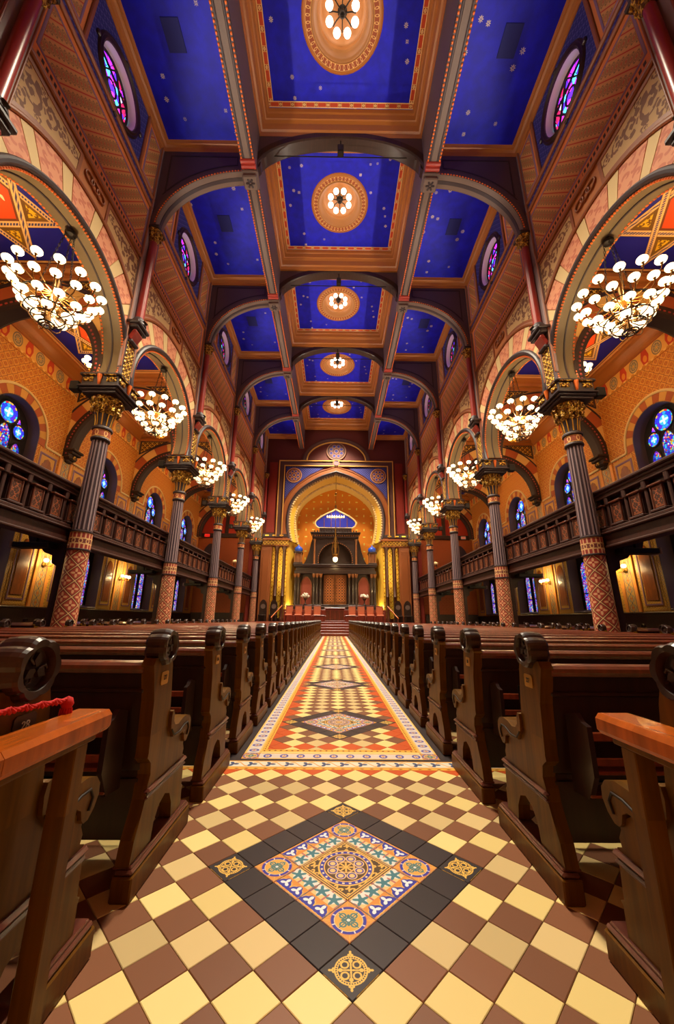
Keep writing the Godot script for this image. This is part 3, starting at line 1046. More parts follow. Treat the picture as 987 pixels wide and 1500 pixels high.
func make_pew_end(pew: Node3D, side: float, x: float, meshes: Dictionary) -> void:
	if not meshes.has("panel"):
		var fr := pew_frame(side, 0.0)
		var b := MB.new()
		b.X = fr
		b.ext(pew_end_poly(), -0.06, 0.0)
		meshes.panel = b.done()
		b = MB.new()
		b.X = fr
		b.box(Vector3(0.32, 0.045, -0.018), Vector3(0.645, 0.09, 0.086), 0.006)
		meshes.plinth = b.done()
		b = MB.new()
		b.X = fr
		b.box(Vector3(0.32, 0.099, -0.018), Vector3(0.635, 0.02, 0.076), 0.008)
		b.box(Vector3(0.32, 0.113, -0.03), Vector3(0.61, 0.012, 0.08), 0.004)
		meshes.cap = b.done()
		b = MB.new()
		b.X = fr
		b.box(Vector3(0.315, 0.358, 0.0), Vector3(0.46, 0.022, 0.034), 0.01)
		b.box(Vector3(0.315, 0.332, 0.0), Vector3(0.46, 0.016, 0.02), 0.007)
		meshes.rail = b.done()
		# armrest with a curled front
		b = MB.new()
		b.X = fr
		var arm := PackedVector2Array([Vector2(0.262, 0.652), Vector2(0.255, 0.62), Vector2(0.262, 0.57), Vector2(0.3, 0.525), Vector2(0.37, 0.51), Vector2(0.43, 0.515), Vector2(0.455, 0.5), Vector2(0.465, 0.47), Vector2(0.48, 0.455), Vector2(0.502, 0.456), Vector2(0.53, 0.48), Vector2(0.548, 0.515), Vector2(0.545, 0.55), Vector2(0.52, 0.578), Vector2(0.47, 0.592), Vector2(0.41, 0.588), Vector2(0.36, 0.572), Vector2(0.315, 0.578), Vector2(0.292, 0.6), Vector2(0.288, 0.64), Vector2(0.276, 0.656)])
		b.ext(arm, -0.074, 0.014)
		meshes.arm = b.done()
		b = MB.new()
		b.X = fr
		b.tube([Vector3(0.27, 0.565, 0.016), Vector3(0.31, 0.532, 0.016), Vector3(0.38, 0.53, 0.016), Vector3(0.44, 0.548, 0.016), Vector3(0.49, 0.55, 0.016), Vector3(0.51, 0.52, 0.016), Vector3(0.495, 0.485, 0.016)], 0.005, 5)
		meshes.curl = b.done()
		# carved roundel at the top
		b = MB.new()
		b.X = fr
		var lob := []
		for ring in [[1.0, 0.032], [1.08, 0.022], [1.13, 0.0], [1.13, -0.03], [1.08, -0.06], [1.0, -0.072]]:
			var pts := PackedVector2Array()
			for k in 42:
				var a := TAU * k / 42.0
				var r: float = (0.07 + 0.0085 * absf(cos(a * 3.5))) * ring[0]
				pts.append(Vector2(0.112 + r * cos(a), 0.978 + r * sin(a)))
			lob.append([pts, ring[1]])
		for i in lob.size() - 1:
			for k in 42:
				var k2 := (k + 1) % 42
				var p0: Vector2 = lob[i][0][k]
				var p1: Vector2 = lob[i][0][k2]
				var q0: Vector2 = lob[i + 1][0][k]
				var q1: Vector2 = lob[i + 1][0][k2]
				var hint := Vector3(p0.x - 0.112, p0.y - 0.978, (lob[i][1] + 0.02) * 1.2)
				b.quad(Vector3(p0.x, p0.y, lob[i][1]), Vector3(p1.x, p1.y, lob[i][1]), Vector3(q1.x, q1.y, lob[i + 1][1]), Vector3(q0.x, q0.y, lob[i + 1][1]), hint)
		# dished face: rim, slope, bottom
		for k in 42:
			var k2 := (k + 1) % 42
			var a := TAU * k / 42.0
			var a2 := TAU * (k + 1) / 42.0
			var i0 := Vector2(0.112 + 0.058 * cos(a), 0.978 + 0.058 * sin(a))
			var i1 := Vector2(0.112 + 0.058 * cos(a2), 0.978 + 0.058 * sin(a2))
			var o0: Vector2 = lob[0][0][k]
			var o1: Vector2 = lob[0][0][k2]
			b.quad(Vector3(o0.x, o0.y, 0.032), Vector3(o1.x, o1.y, 0.032), Vector3(i1.x, i1.y, 0.03), Vector3(i0.x, i0.y, 0.03), Vector3(0, 0, 1))
			b.quad(Vector3(i0.x, i0.y, 0.03), Vector3(i1.x, i1.y, 0.03), Vector3(lerpf(i1.x, 0.112, 0.12), lerpf(i1.y, 0.978, 0.12), 0.008), Vector3(lerpf(i0.x, 0.112, 0.12), lerpf(i0.y, 0.978, 0.12), 0.008), Vector3(0.112 - i0.x, 0.978 - i0.y, 0.02))
		b.ext(ell(0.112, 0.978, 0.052, 0.052, 0, 360, 24).slice(0, 24), 0.0, 0.008)
		b.ext(ell(0.112, 0.978, 0.066, 0.066, 0, 360, 30).slice(0, 30), -0.072, -0.071)
		meshes.roundel = b.done()
		b = MB.new()
		b.X = fr
		for k in 3:
			var a := TAU * k / 3.0 + PI / 2
			b.X = fr * Transform3D(Basis(Vector3(0, 0, 1), a), Vector3(0.112, 0.978, 0.008))
			b.ext(PackedVector2Array([Vector2(0.006, -0.004), Vector2(0.022, -0.014), Vector2(0.043, 0.0), Vector2(0.022, 0.014), Vector2(0.006, 0.004)]), 0.0, 0.012)
			b.tube([Vector3(0.012, 0.006, 0.006), Vector3(0.026, 0.024, 0.008), Vector3(0.04, 0.02, 0.006)], 0.004, 5)
		b.X = fr * Transform3D(Basis.IDENTITY, Vector3(0.112, 0.9, 0.0))
		b.tube([Vector3(-0.062, 0.052, 0.0), Vector3(-0.045, 0.02, 0.004), Vector3(0.0, 0.002, 0.006), Vector3(0.045, 0.02, 0.004), Vector3(0.062, 0.052, 0.0)], 0.006, 6)
		meshes.leaf = b.done()
	var at := Vector3(side * x, 0, 0)
	var pnl := part(pew, "end_panel", meshes.panel, M.pew_end, at)
	part(pnl, "plinth", meshes.plinth, M.pew_end)
	part(pnl, "plinth_cap", meshes.cap, M.pew_trim)
	part(pnl, "moulding", meshes.rail, M.pew_trim)
	part(pnl, "carved_roundel", meshes.roundel, M.pew)
	part(pnl, "carved_leaf", meshes.leaf, M.pew)
	var ar := part(pew, "armrest", meshes.arm, M.pew_end, at)
	part(ar, "scroll_line", meshes.curl, M.groove)

func make_pew(side: float, x0: float, x1: float, called: String, label: String, group: String) -> Node3D:
	var pew := thing(called, label, "pew", Vector3.ZERO, group)
	var ms := {}
	make_pew_end(pew, side, x0, ms)
	make_pew_end(pew, side, x1, ms)
	var xa := x0 + 0.05
	var ln := x1 - xa
	var xm := side * (xa + ln * 0.5)
	var b := MB.new()
	# top rail: rounded section run along x
	var fr := Transform3D(Basis(Vector3(0, 0, -1), Vector3(0, 1, 0), Vector3(1, 0, 0)), Vector3(xm, 0, 0))
	b.X = fr
	b.ext(PackedVector2Array([Vector2(0.03, 0.862), Vector2(0.092, 0.862), Vector2(0.1, 0.885), Vector2(0.095, 0.905), Vector2(0.08, 0.916), Vector2(0.05, 0.918), Vector2(0.02, 0.912), Vector2(0.004, 0.9), Vector2(0.0, 0.884), Vector2(0.01, 0.866)]), -ln * 0.5, ln * 0.5)
	part(pew, "top_rail", b.done(), M.pew_rail)
	b = MB.new()
	b.X = fr
	b.ext(PackedVector2Array([Vector2(0.035, 0.864), Vector2(0.105, 0.44), Vector2(0.135, 0.42), Vector2(0.068, 0.864)]), -ln * 0.5, ln * 0.5)
	b.box(Vector3(0.04, 0.785, 0), Vector3(0.02, 0.018, ln), 0.005)
	part(pew, "backrest", b.done(), M.pew)
	b = MB.new()
	b.X = fr
	b.ext(PackedVector2Array([Vector2(0.1, 0.405), Vector2(0.5, 0.425), Vector2(0.52, 0.415), Vector2(0.515, 0.395), Vector2(0.1, 0.37)]), -ln * 0.5, ln * 0.5)
	part(pew, "seat", b.done(), M.pew)
	b = MB.new()
	b.X = fr
	b.box(Vector3(0.125, 0.3, 0), Vector3(0.022, 0.27, ln))
	part(pew, "lower_board", b.done(), M.pew)
	# book rack at the back
	b = MB.new()
	b.X = fr
	var l2 := ln - 0.13
	b.box(Vector3(-0.02, 0.505, 0), Vector3(0.15, 0.014, l2), 0.003)
	b.box(Vector3(-0.086, 0.545, 0), Vector3(0.012, 0.03, l2), 0.003)
	b.box(Vector3(-0.086, 0.64, 0), Vector3(0.016, 0.034, l2), 0.004)
	b.box(Vector3(0.0, 0.405, 0), Vector3(0.11, 0.012, l2), 0.003)
	var rk := part(pew, "book_rack", b.done(), M.rack)
	b = MB.new()
	b.X = fr
	b.ext(PackedVector2Array([Vector2(-0.098, 0.49), Vector2(-0.04, 0.39), Vector2(0.07, 0.38), Vector2(0.05, 0.7), Vector2(-0.03, 0.72), Vector2(-0.06, 0.69), Vector2(-0.098, 0.68)]), -0.011, 0.011)
	var br := b.done()
	for e in [-0.5, 0.0, 0.5]:
		part(rk, "bracket", br, M.pew, Vector3(e * (l2 - 0.02), 0, 0))
	return pew

func plate(pew: Node3D, side: float, x: float, txt: String, bright: bool) -> void:
	var b := MB.new()
	b.X = pew_frame(side, x)
	b.ext(PackedVector2Array([Vector2(0.1, 0.8), Vector2(0.165, 0.8), Vector2(0.172, 0.807), Vector2(0.172, 0.853), Vector2(0.165, 0.86), Vector2(0.1, 0.86), Vector2(0.093, 0.853), Vector2(0.093, 0.807)]), 0.0, 0.004)
	var p := part(pew, "number_plate", b.done(), M.pew if bright else M.brass)
	p.set_meta("label", "small pew number plate reading " + txt)
	var t := TextMesh.new()
	t.text = txt
	var f := SystemFont.new()
	f.font_names = PackedStringArray(["Droid Serif"])
	t.font = f
	t.font_size = 32
	t.pixel_size = 0.0009
	t.depth = 0.002
	var o := part(p, "number", t, M.plate_text if bright else M.black)
	# readable from the aisle: text x runs with the viewer's right
	var fwd := Vector3(0, 0, -side)
	if side > 0: fwd = Vector3(0, 0, 1).rotated(Vector3.UP, PI)
	o.basis = Basis(Vector3(0, 0, -1) if side < 0 else Vector3(0, 0, 1), Vector3.UP, Vector3(-side, 0, 0))
	o.position = Vector3(side * (x - 0.006), 0.832, -0.133)

func build_pews() -> void:
	var zr := -1.9
	for side in [-1.0, 1.0]:
		var g := "rows of dark wooden pews facing the ark"
		var proto := make_pew(side, 0.91, 6.15, "pew", "dark varnished wooden pew with carved roundel end along the tiled aisle", g)
		for row in range(0, 28):
			var z := zr + 0.885 - 0.885 * row
			var o: Node3D = proto
			if row > 0:
				o = copy(proto, Vector3(0, 0, z))
			else:
				o.position = Vector3(0, 0, z)
		# the two nearest carry readable numbers
	var pews := []
	for c in get_children():
		if String(c.name).begins_with("pew") and c.has_meta("group"):
			pews.append(c)
	for k in pews.size():
		var row := k % 28
		var side := -1.0 if k < 28 else 1.0
		if row < 7:
			plate(pews[k], side, 0.91, str(28 - row), row == 0)
	pews[0].set_meta("label", "dark wooden pew numbered 28 with red tasselled rope on its end")
	pews[1].set_meta("label", "dark wooden pew numbered 27 in front of the roped pew")
	pews[28].set_meta("label", "dark wooden pew numbered 28 beside a handrail, without rope")
	pews[29].set_meta("label", "dark wooden pew numbered 27 in front of the pew without rope")
	var made := {}
	for side in [-1.0, 1.0]:
		var proto := make_pew(side, 7.85, 11.9, "side_pew", "dark wooden side pew with carved head under the gallery", "side pews under the galleries")
		for row in range(0, 21):
			var z := -7.4 - 0.95 * row
			if row == 0:
				proto.position = Vector3(0, 0, z)
			else:
				copy(proto, Vector3(0, 0, z))

func build_aisle_fittings() -> void:
	# handrails beside the rearmost pews
	for side in [-1.0, 1.0]:
		var t := thing("handrail", "polished orange wood handrail on a square post beside the pew numbered 28", "handrail", Vector3(side * 0.83, 0.01, -1.255), "handrails beside the rearmost pews")
		var b := MB.new()
		b.X = Transform3D(Basis(Vector3(1, 0, 0), Vector3(0, 1, 0), Vector3(0, 0, 1)), Vector3.ZERO)
		var pr := PackedVector2Array([Vector2(-0.05, 0.768), Vector2(0.05, 0.768), Vector2(0.06, 0.78), Vector2(0.06, 0.812), Vector2(0.048, 0.826), Vector2(-0.048, 0.826), Vector2(-0.06, 0.812), Vector2(-0.06, 0.78)])
		b.ext(pr, -0.075, 0.33)
		part(t, "rail", b.done(), M.handrail)
		b = MB.new()
		b.ext(pr, 0.332, 0.75)
		part(t, "rail", b.done(), M.handrail)
		b = MB.new()
		b.box(Vector3(0, 0.757, 0.34), Vector3(0.07, 0.022, 0.78), 0.004)
		part(t, "under_rail", b.done(), M.pew_end)
		b = MB.new()
		b.box(Vector3(0, 0.373, 0.0), Vector3(0.055, 0.746, 0.055), 0.003)
		part(t, "post", b.done(), M.pew_end)
		b = MB.new()
		b.box(Vector3(0, 0.373, 0.62), Vector3(0.055, 0.746, 0.055), 0.003)
		part(t, "post", b.done(), M.pew_end)
	# card standing in the book rack
	var cd := thing("reserved_card", "small dark card with red lettering standing in a pew book rack", "card", Vector3(1.24, 0.66, -2.672))
	var cb := MB.new()
	cb.box(Vector3.ZERO, Vector3(0.2, 0.1, 0.006))
	part(cd, "card", cb.done(), M.black)
	var tm := TextMesh.new()
	tm.text = "RESERVED SEATING"
	var fo := SystemFont.new()
	fo.font_names = PackedStringArray(["Droid Sans"])
	tm.font = fo
	tm.font_size = 24
	tm.pixel_size = 0.0007
	tm.depth = 0.001
	part(cd, "lettering", tm, M.rope, Vector3(0, 0.02, 0.004))
	# red rope with a tassel laid over the pew end
	var t := thing("tassel_rope", "red twisted rope with tassel tied round the end of pew 28", "rope", Vector3(-0.91, 0.0, -1.015))
	var b := MB.new()
	for k in 2:
		var pts := []
		for i in 25:
			var s := i / 24.0
			pts.append(Vector3(0.03 + 0.006 * sin(s * 60.0 + k * PI), 0.893 - 0.02 * s + 0.006 * cos(s * 60.0 + k * PI), 0.02 - 0.27 * s))
		b.tube(pts, 0.005, 6)
	var pts2 := []
	for i in 13:
		var s := i / 12.0
		pts2.append(Vector3(0.03 - 0.16 * s, 0.893 - 0.004 * s, 0.02 + 0.01 * sin(s * PI)))
	b.tube(pts2, 0.006, 6)
	part(t, "cord", b.done(), M.rope)
	b = MB.new()
	b.X = Transform3D(Basis.IDENTITY, Vector3(0.03, 0.872, -0.255))
	b.lathe([Vector2(0.0, -0.09), Vector2(0.018, -0.09), Vector2(0.017, -0.045), Vector2(0.013, -0.022), Vector2(0.018, -0.01), Vector2(0.013, 0.006), Vector2(0.0, 0.012)], 14)
	for k in 14:
		var a := TAU * k / 14.0
		b.tube([Vector3(0.014 * cos(a), -0.022, 0.014 * sin(a)), Vector3(0.018 * cos(a), -0.06, 0.018 * sin(a)), Vector3(0.019 * cos(a), -0.1, 0.019 * sin(a))], 0.003, 4)
	part(t, "tassel", b.done(), M.rope)

# ---------- arcade columns ----------
func zcol(i: int) -> float:
	return -10.16 - BAY * i if i >= 0 else -4.72 + BAY * (-1 - i)

func zbay(k: int) -> float:
	return -7.245 - BAY * k if k != 0 else -7.5   # the first bay in view is a little off the even spacing

func zceil(k: int) -> float:
	return zbay(k) if k != 0 else -7.34

func build_columns() -> void:
	var t := thing("column", "slender column with red diamond drum, fluted shaft and gilded leaf capital", "column", Vector3.ZERO, "arcade columns carrying the galleries")
	var b := MB.new()
	b.lathe([Vector2(0.0, 0.0), Vector2(0.42, 0.0), Vector2(0.42, 0.2), Vector2(0.36, 0.24), Vector2(0.37, 0.3), Vector2(0.33, 0.36), Vector2(0.3, 0.38)], 20)
	part(t, "base", b.done(), M.plum_dark)
	b = MB.new()
	b.lathe([Vector2(0.285, 0.38), Vector2(0.262, 2.85)], 24)
	part(t, "patterned_drum", b.done(), M.drum)
	b = MB.new()
	b.lathe([Vector2(0.275, 2.85), Vector2(0.272, 3.34)], 24)
	part(t, "painted_band", b.done(), M.bands)
	b = MB.new()
	b.lathe([Vector2(0.262, 2.83), Vector2(0.292, 2.845), Vector2(0.292, 2.875), Vector2(0.27, 2.89)], 20)
	b.lathe([Vector2(0.262, 3.32), Vector2(0.29, 3.335), Vector2(0.29, 3.365), Vector2(0.24, 3.39)], 20)
	b.lathe([Vector2(0.205, 6.08), Vector2(0.25, 6.1), Vector2(0.26, 6.14), Vector2(0.25, 6.18), Vector2(0.21, 6.2)], 20)
	b.lathe([Vector2(0.215, 6.42), Vector2(0.27, 6.44), Vector2(0.28, 6.49), Vector2(0.25, 6.53), Vector2(0.2, 6.54)], 20)
	part(t, "ring_moulding", b.done(), M.plum_dark)
	b = MB.new()
	b.lathe([Vector2(0.232, 3.38), Vector2(0.2, 6.09)], 24)
	part(t, "shaft", b.done(), M.flute_dark)
	b = MB.new()
	for k in 14:
		var a := TAU * k / 14.0
		var d := Vector3(cos(a), 0, sin(a))
		var w := Vector3(-sin(a), 0, cos(a)) * 0.021
		b.quad(d * 0.244 - w + Vector3.UP * 3.4, d * 0.244 + w + Vector3.UP * 3.4, d * 0.211 + w * 0.9 + Vector3.UP * 6.07, d * 0.211 - w * 0.9 + Vector3.UP * 6.07, d)
		for s in [-1.0, 1.0]:
			b.quad(d * 0.244 + w * s + Vector3.UP * 3.4, d * 0.225 + w * s + Vector3.UP * 3.4, d * 0.193 + w * s * 0.9 + Vector3.UP * 6.07, d * 0.211 + w * s * 0.9 + Vector3.UP * 6.07, w * s)
	part(t, "fluting", b.done(), M.flute_light)
	b = MB.new()
	b.lathe([Vector2(0.235, 6.2), Vector2(0.24, 6.31), Vector2(0.235, 6.42)], 20)
	part(t, "neck_band", b.done(), M.chain_band)
	b = MB.new()
	b.lathe([Vector2(0.2, 6.53), Vector2(0.215, 6.75), Vector2(0.25, 6.95)], 20)
	part(t, "neck", b.done(), M.plum_dark)
	b = MB.new()
	for k in 10:
		var a := TAU * k / 10.0
		b.tube([Vector3(0.205 * cos(a), 6.56, 0.205 * sin(a)), Vector3(0.222 * cos(a), 6.75, 0.222 * sin(a)), Vector3(0.255 * cos(a), 6.94, 0.255 * sin(a))], 0.018, 5)
	part(t, "neck_fluting", b.done(), M.gold)
	# leaf capital: a flaring bell with curling leaves
	b = MB.new()
	b.lathe([Vector2(0.26, 6.93), Vector2(0.31, 7.0), Vector2(0.35, 7.2), Vector2(0.4, 7.4), Vector2(0.42, 7.44)], 16)
	for k in 12:
		var a := TAU * k / 12.0
		b.X = Transform3D(Basis(Vector3.UP, -a), Vector3.ZERO)
		b.box(Vector3(0.36, 7.12, 0), Vector3(0.1, 0.26, 0.1), 0.035)
		b.box(Vector3(0.4, 7.33, 0), Vector3(0.12, 0.18, 0.13), 0.045)
	part(t, "leaf_capital", b.done(), M.gilt)
	# impost block
	b = MB.new()
	b.box(Vector3(0, 7.48, 0), Vector3(1.0, 0.08, 1.0), 0.02)
	b.box(Vector3(0, 7.56, 0), Vector3(1.12, 0.08, 1.12), 0.03)
	b.box(Vector3(0, 7.63, 0), Vector3(1.22, 0.06, 1.22), 0.02)
	b.box(Vector3(0, 7.82, 0), Vector3(1.08, 0.34, 1.08), 0.02)
	b.box(Vector3(0, 8.03, 0), Vector3(1.2, 0.1, 1.2), 0.03)
	part(t, "impost_block", b.done(), M.plum_dark)
	b = MB.new()
	for k in 4:
		b.X = Transform3D(Basis(Vector3.UP, k * PI / 2), Vector3.ZERO)
		for s in [-1.0, 1.0]:
			b.box(Vector3(s * 0.34, 7.86, 0.545), Vector3(0.3, 0.16, 0.05), 0.02)
			b.box(Vector3(s * 0.3, 7.99, 0.58), Vector3(0.36, 0.05, 0.05), 0.015)
	part(t, "gilded_relief", b.done(), M.gilt)
	b = MB.new()
	for k in 4:
		b.X = Transform3D(Basis(Vector3.UP, k * PI / 2), Vector3(0, 0, 0)) * Transform3D(Basis.IDENTITY, Vector3(0, 7.86, 0.56))
		b.lathe([Vector2(0.0, -0.2), Vector2(0.035, -0.16), Vector2(0.05, -0.06), Vector2(0.07, 0.06), Vector2(0.08, 0.14)], 8)
	part(t, "red_drop", b.done(), M.bead)
	var first := true
	for i in range(-1, 5):
		for s in [-1.0, 1.0]:
			var at := Vector3(s * XC, 0, zcol(i))
			if i == 4: at.z += 0.25
			if first:
				t.position = at
				first = false
			else:
				copy(t, at)

# ---------- arcade walls ----------
func nave_arch(off: float, a0 := 198.0, a1 := -18.0, k := 40) -> PackedVector2Array:
	return ell(0, 8.75, 2.42 + off, 2.15 + off, a0, a1, k)

func beads(path: PackedVector2Array, step: float, sz: Vector3, z: float) -> ArrayMesh:
	var b := MB.new()
	var left := 0.0
	for i in path.size() - 1:
		var d := path[i + 1] - path[i]
		var l := d.length()
		var s := left
		while s < l:
			var p := path[i] + d * (s / l)
			b.X = Transform3D(Basis(Vector3(0, 0, 1), d.angle()), Vector3(p.x, p.y, z))
			b.box(Vector3.ZERO, sz, minf(sz.x, sz.y) * 0.3)
			s += step
		left = s - l
	return b.done()

func in_frame(mesh: ArrayMesh, f: Transform3D) -> ArrayMesh:
	# carries a mesh built in wall axes into world axes, keeping the winding right
	var a := mesh.surface_get_arrays(0)
	var b := MB.new()
	b.X = f
	var v: PackedVector3Array = a[Mesh.ARRAY_VERTEX]
	var n: PackedVector3Array = a[Mesh.ARRAY_NORMAL]
	var u: PackedVector2Array = a[Mesh.ARRAY_TEX_UV]
	for i in range(0, v.size(), 3):
		b.tri(v[i], v[i + 1], v[i + 2], n[i], n[i + 1], n[i + 2], u[i], u[i + 1], u[i + 2])
	return b.done()

func frame_bars(x0: float, y0: float, x1: float, y1: float, w: float, d0: float, d1: float) -> ArrayMesh:
	var b := MB.new()
	var p := PackedVector2Array([Vector2(x0, y0), Vector2(x0, y1), Vector2(x1, y1), Vector2(x1, y0)])
	b.run(p, [Vector2(0, d0), Vector2(0, d1), Vector2(-w * 0.3, d1 + 0.012), Vector2(-w * 0.7, d1 + 0.012), Vector2(-w, d1), Vector2(-w, d0)], true)
	return b.done()

func build_arcade() -> void:
	for side in [-1.0, 1.0]:
		var wall := structure("wall_left" if side < 0 else "wall_right", "arcade wall with striped horseshoe arches and round clerestory windows")
		var f := wall_frame(side, XF, 0.0)
		var kit := []     # [name, mesh, material, also in the bay overhead]
		var b := MB.new()
		var path := nave_arch(0.0)
		# masonry: spandrel zone, middle zone, clerestory halves
		var poly := PackedVector2Array([Vector2(-2.915, 8.08)])
		poly.append_array(path)
		poly.append_array(PackedVector2Array([Vector2(2.915, 8.08), Vector2(2.915, 12.75), Vector2(-2.915, 12.75)]))
		b.ext(poly, -(XB - XF), 0.0)
		b.ext(rect(-2.915, 12.75, 2.915, 15.5), -(XB - XF), 0.0)
		for s in [-1.0, 1.0]:
			var half := ell(0, WY, 0.93, 0.93, 90.0, 90.0 - s * 180.0, 20)
			var hp := PackedVector2Array([Vector2(0, 18.6), Vector2(0, WY + 0.93)])
			hp.append_array(half)
			hp.append_array(PackedVector2Array([Vector2(0, 15.5), Vector2(s * 2.915, 15.5), Vector2(s * 2.915, 18.6)]))
			b.ext(hp, -(XB - XF), 0.0)
		kit.append(["masonry", b.done(), M.plaster])
		# soffit of the arch, roll mouldings and beads
		b = MB.new()
		b.run(path, [Vector2(0.01, -0.6), Vector2(-0.03, -0.6), Vector2(-0.03, 0.02), Vector2(0.01, 0.02)])
		kit.append(["arch_soffit", b.done(), M.olive])
		b = MB.new()
		b.run(path, [Vector2(0.02, 0.0), Vector2(0.02, 0.05), Vector2(0.06, 0.1), Vector2(0.12, 0.11), Vector2(0.17, 0.08), Vector2(0.2, 0.03), Vector2(0.2, 0.0)])
		b.run(path, [Vector2(-0.02, -0.28), Vector2(-0.06, -0.28), Vector2(-0.06, -0.24), Vector2(-0.02, -0.24)])
		kit.append(["roll_moulding", b.done(), M.plum_dark])
		kit.append(["bead_row", beads(nave_arch(-0.02), 0.085, Vector3(0.055, 0.05, 0.06), 0.02), M.bead])
		kit.append(["bead_row", beads(nave_arch(-0.03), 0.11, Vector3(0.07, 0.045, 0.05), -0.56), M.bead])
		# voussoirs
		var lim := rect(-2.6, 8.0, 2.6, 13.0)
		var cyc := [[15.0, "pink_voussoir", M.pink], [6.6, "cream_voussoir", M.cream]]
		var a := -18.0 + 3.0
		var which := 1
		while a < 198.0:
			var da: float = cyc[which][0]
			var a1 := minf(a + da, 198.0)
			var pp := nave_arch(0.205, a + 0.25, a1 - 0.25, 4)
			var qq := nave_arch(0.96, a1 - 0.25, a + 0.25, 4)
			pp.append_array(qq)
			for r in Geometry2D.intersect_polygons(pp, lim):
				b = MB.new()
				b.ext(r, 0.0, 0.025, Rect2(r[0].x, r[0].y, 0.8, 0.8), false)
				kit.append([cyc[which][1], b.done(), cyc[which][2]])
			which = 1 - which
			a = a1
		# outer moulding round the voussoirs
		b = MB.new()
		var op := nave_arch(0.97, 150.0, 30.0, 40)
		var clipped := PackedVector2Array()
		for q in nave_arch(0.97, 190, -10, 80):
			if absf(q.x) <= 2.6: clipped.append(q)
		b.run(clipped, [Vector2(0, 0), Vector2(0.0, 0.05), Vector2(0.04, 0.07), Vector2(0.08, 0.07), Vector2(0.13, 0.03), Vector2(0.13, 0.0)])
		kit.append(["hood_moulding", b.done(), M.moulding])
		# spandrel panels
		for s in [-1.0, 1.0]:
			var sp := PackedVector2Array()
			for q in nave_arch(1.14, 190, -10, 80):
				if q.x * s > 0.5 and absf(q.x) < 2.52: sp.append(q)
			var xs := sp[0].x if absf(sp[0].x) > absf(sp[-1].x) else sp[-1].x
			if absf(sp[0].x) > absf(sp[-1].x): sp.reverse()
			sp.append(Vector2(s * 2.52, sp[-1].y))
			sp.append(Vector2(s * 2.52, 12.66))
			sp.append(Vector2(sp[0].x, 12.66))
			b = MB.new()
			b.ext(sp, 0.0, 0.012, Rect2(0.3 * s, 10.3, 2.4 * s, 2.4), false)
			kit.append(["spandrel_panel", b.done(), M.scroll])
			b = MB.new()
			b.run(sp, [Vector2(0.0, 0.0), Vector2(0.0, 0.03), Vector2(0.05, 0.03), Vector2(0.05, 0.0)], true)
			b.run(sp, [Vector2(0.0, 0.0), Vector2(0.0, 0.03), Vector2(-0.05, 0.03), Vector2(-0.05, 0.0)], true)
			kit.append(["spandrel_frame", b.done(), M.moulding])
		b = MB.new()
		for q in [-0.24, 0.0, 0.24]:
			b.tube(loop3(ell(q, 12.42, 0.17, 0.13, 0, 360, 18).slice(0, 18), 0.03), 0.028, 6, true)
		kit.append(["knot_ornament", b.done(), M.moulding])
		# middle zone: string, patterned panel
		b = MB.new()
		b.box(Vector3(0, 12.82, 0.04), Vector3(5.2, 0.13, 0.1), 0.03)
		b.box(Vector3(0, 15.12, 0.04), Vector3(5.3, 0.14, 0.12), 0.04)
		b.box(Vector3(0, 15.5, 0.04), Vector3(5.3, 0.14, 0.12), 0.04)
		kit.append(["string_course", b.done(), M.moulding])
		b = MB.new()
		b.box(Vector3(0, 15.31, 0.012), Vector3(5.3, 0.25, 0.024))
		kit.append(["blue_band", b.done(), M.blue_pat])
		b = MB.new()
		b.box(Vector3(0, 13.97, 0.008), Vector3(5.12, 2.14, 0.016))
		kit.append(["panel_border", b.done(), M.orange])
		kit.append(["panel_line", frame_bars(-2.36, 13.24, 2.36, 14.86, 0.07, 0.01, 0.022), M.lilac])
		b = MB.new()
		b.R = deg_to_rad(55.0)
		b.ext(rect(-2.28, 13.32, 2.28, 14.78), 0.01, 0.022, Rect2(0, 0, 0.4, 0.36), false)
		kit.append(["patterned_panel", b.done(), M.field])
		b = MB.new()
		b.ext(rect(-2.3, 13.02, -0.06, 13.17), 0.01, 0.02, Rect2(0, 13.02, 0.13, 0.15), false)
		b.ext(rect(0.06, 13.02, 2.3, 13.17), 0.01, 0.02, Rect2(0, 13.02, 0.13, 0.15), false)
		kit.append(["dash_border", b.done(), M.dash])
		# clerestory
		for s in [-1.0, 1.0]:
			var x0: float = minf(s * 1.52, s * 2.56)
			var x1: float = maxf(s * 1.52, s * 2.56)
			b = MB.new()
			b.ext(rect(x0, 15.62, x1, 18.0), 0.0, 0.014, Rect2(0, 0, 1, 1), false)
			kit.append(["panel_border", b.done(), M.orange])
			kit.append(["panel_line", frame_bars(x0 + 0.1, 15.74, x1 - 0.1, 17.88, 0.07, 0.01, 0.02), M.lilac])
			b = MB.new()
			b.R = deg_to_rad(55.0)
			b.ext(rect(x0 + 0.18, 15.82, x1 - 0.18, 17.8), 0.01, 0.02, Rect2(0, 0, 0.4, 0.36), false)
			kit.append(["patterned_panel", b.done(), M.field])
			b = MB.new()
			b.box(Vector3(s * 1.44, 16.9, 0.03), Vector3(0.12, 2.7, 0.08), 0.02)
			kit.append(["mullion_moulding", b.done(), M.moulding])
			var half := ell(0, WY, 1.06, 1.06, 90.0, 90.0 - s * 180.0, 20)
			var hp := PackedVector2Array([Vector2(0, 18.0)])
			hp.append_array(half)
			hp.append_array(PackedVector2Array([Vector2(0, 15.5), Vector2(s * 1.4, 15.5), Vector2(s * 1.4, 18.0)]))
			b = MB.new()
			b.ext(hp, 0.0, 0.012, Rect2(0, 0, 1, 1), false)
			kit.append(["blue_spandrel", b.done(), M.blue_pat])
		var circ := ell(0, WY, 0.93, 0.93, 360, 0, 40).slice(0, 40)
		b = MB.new()
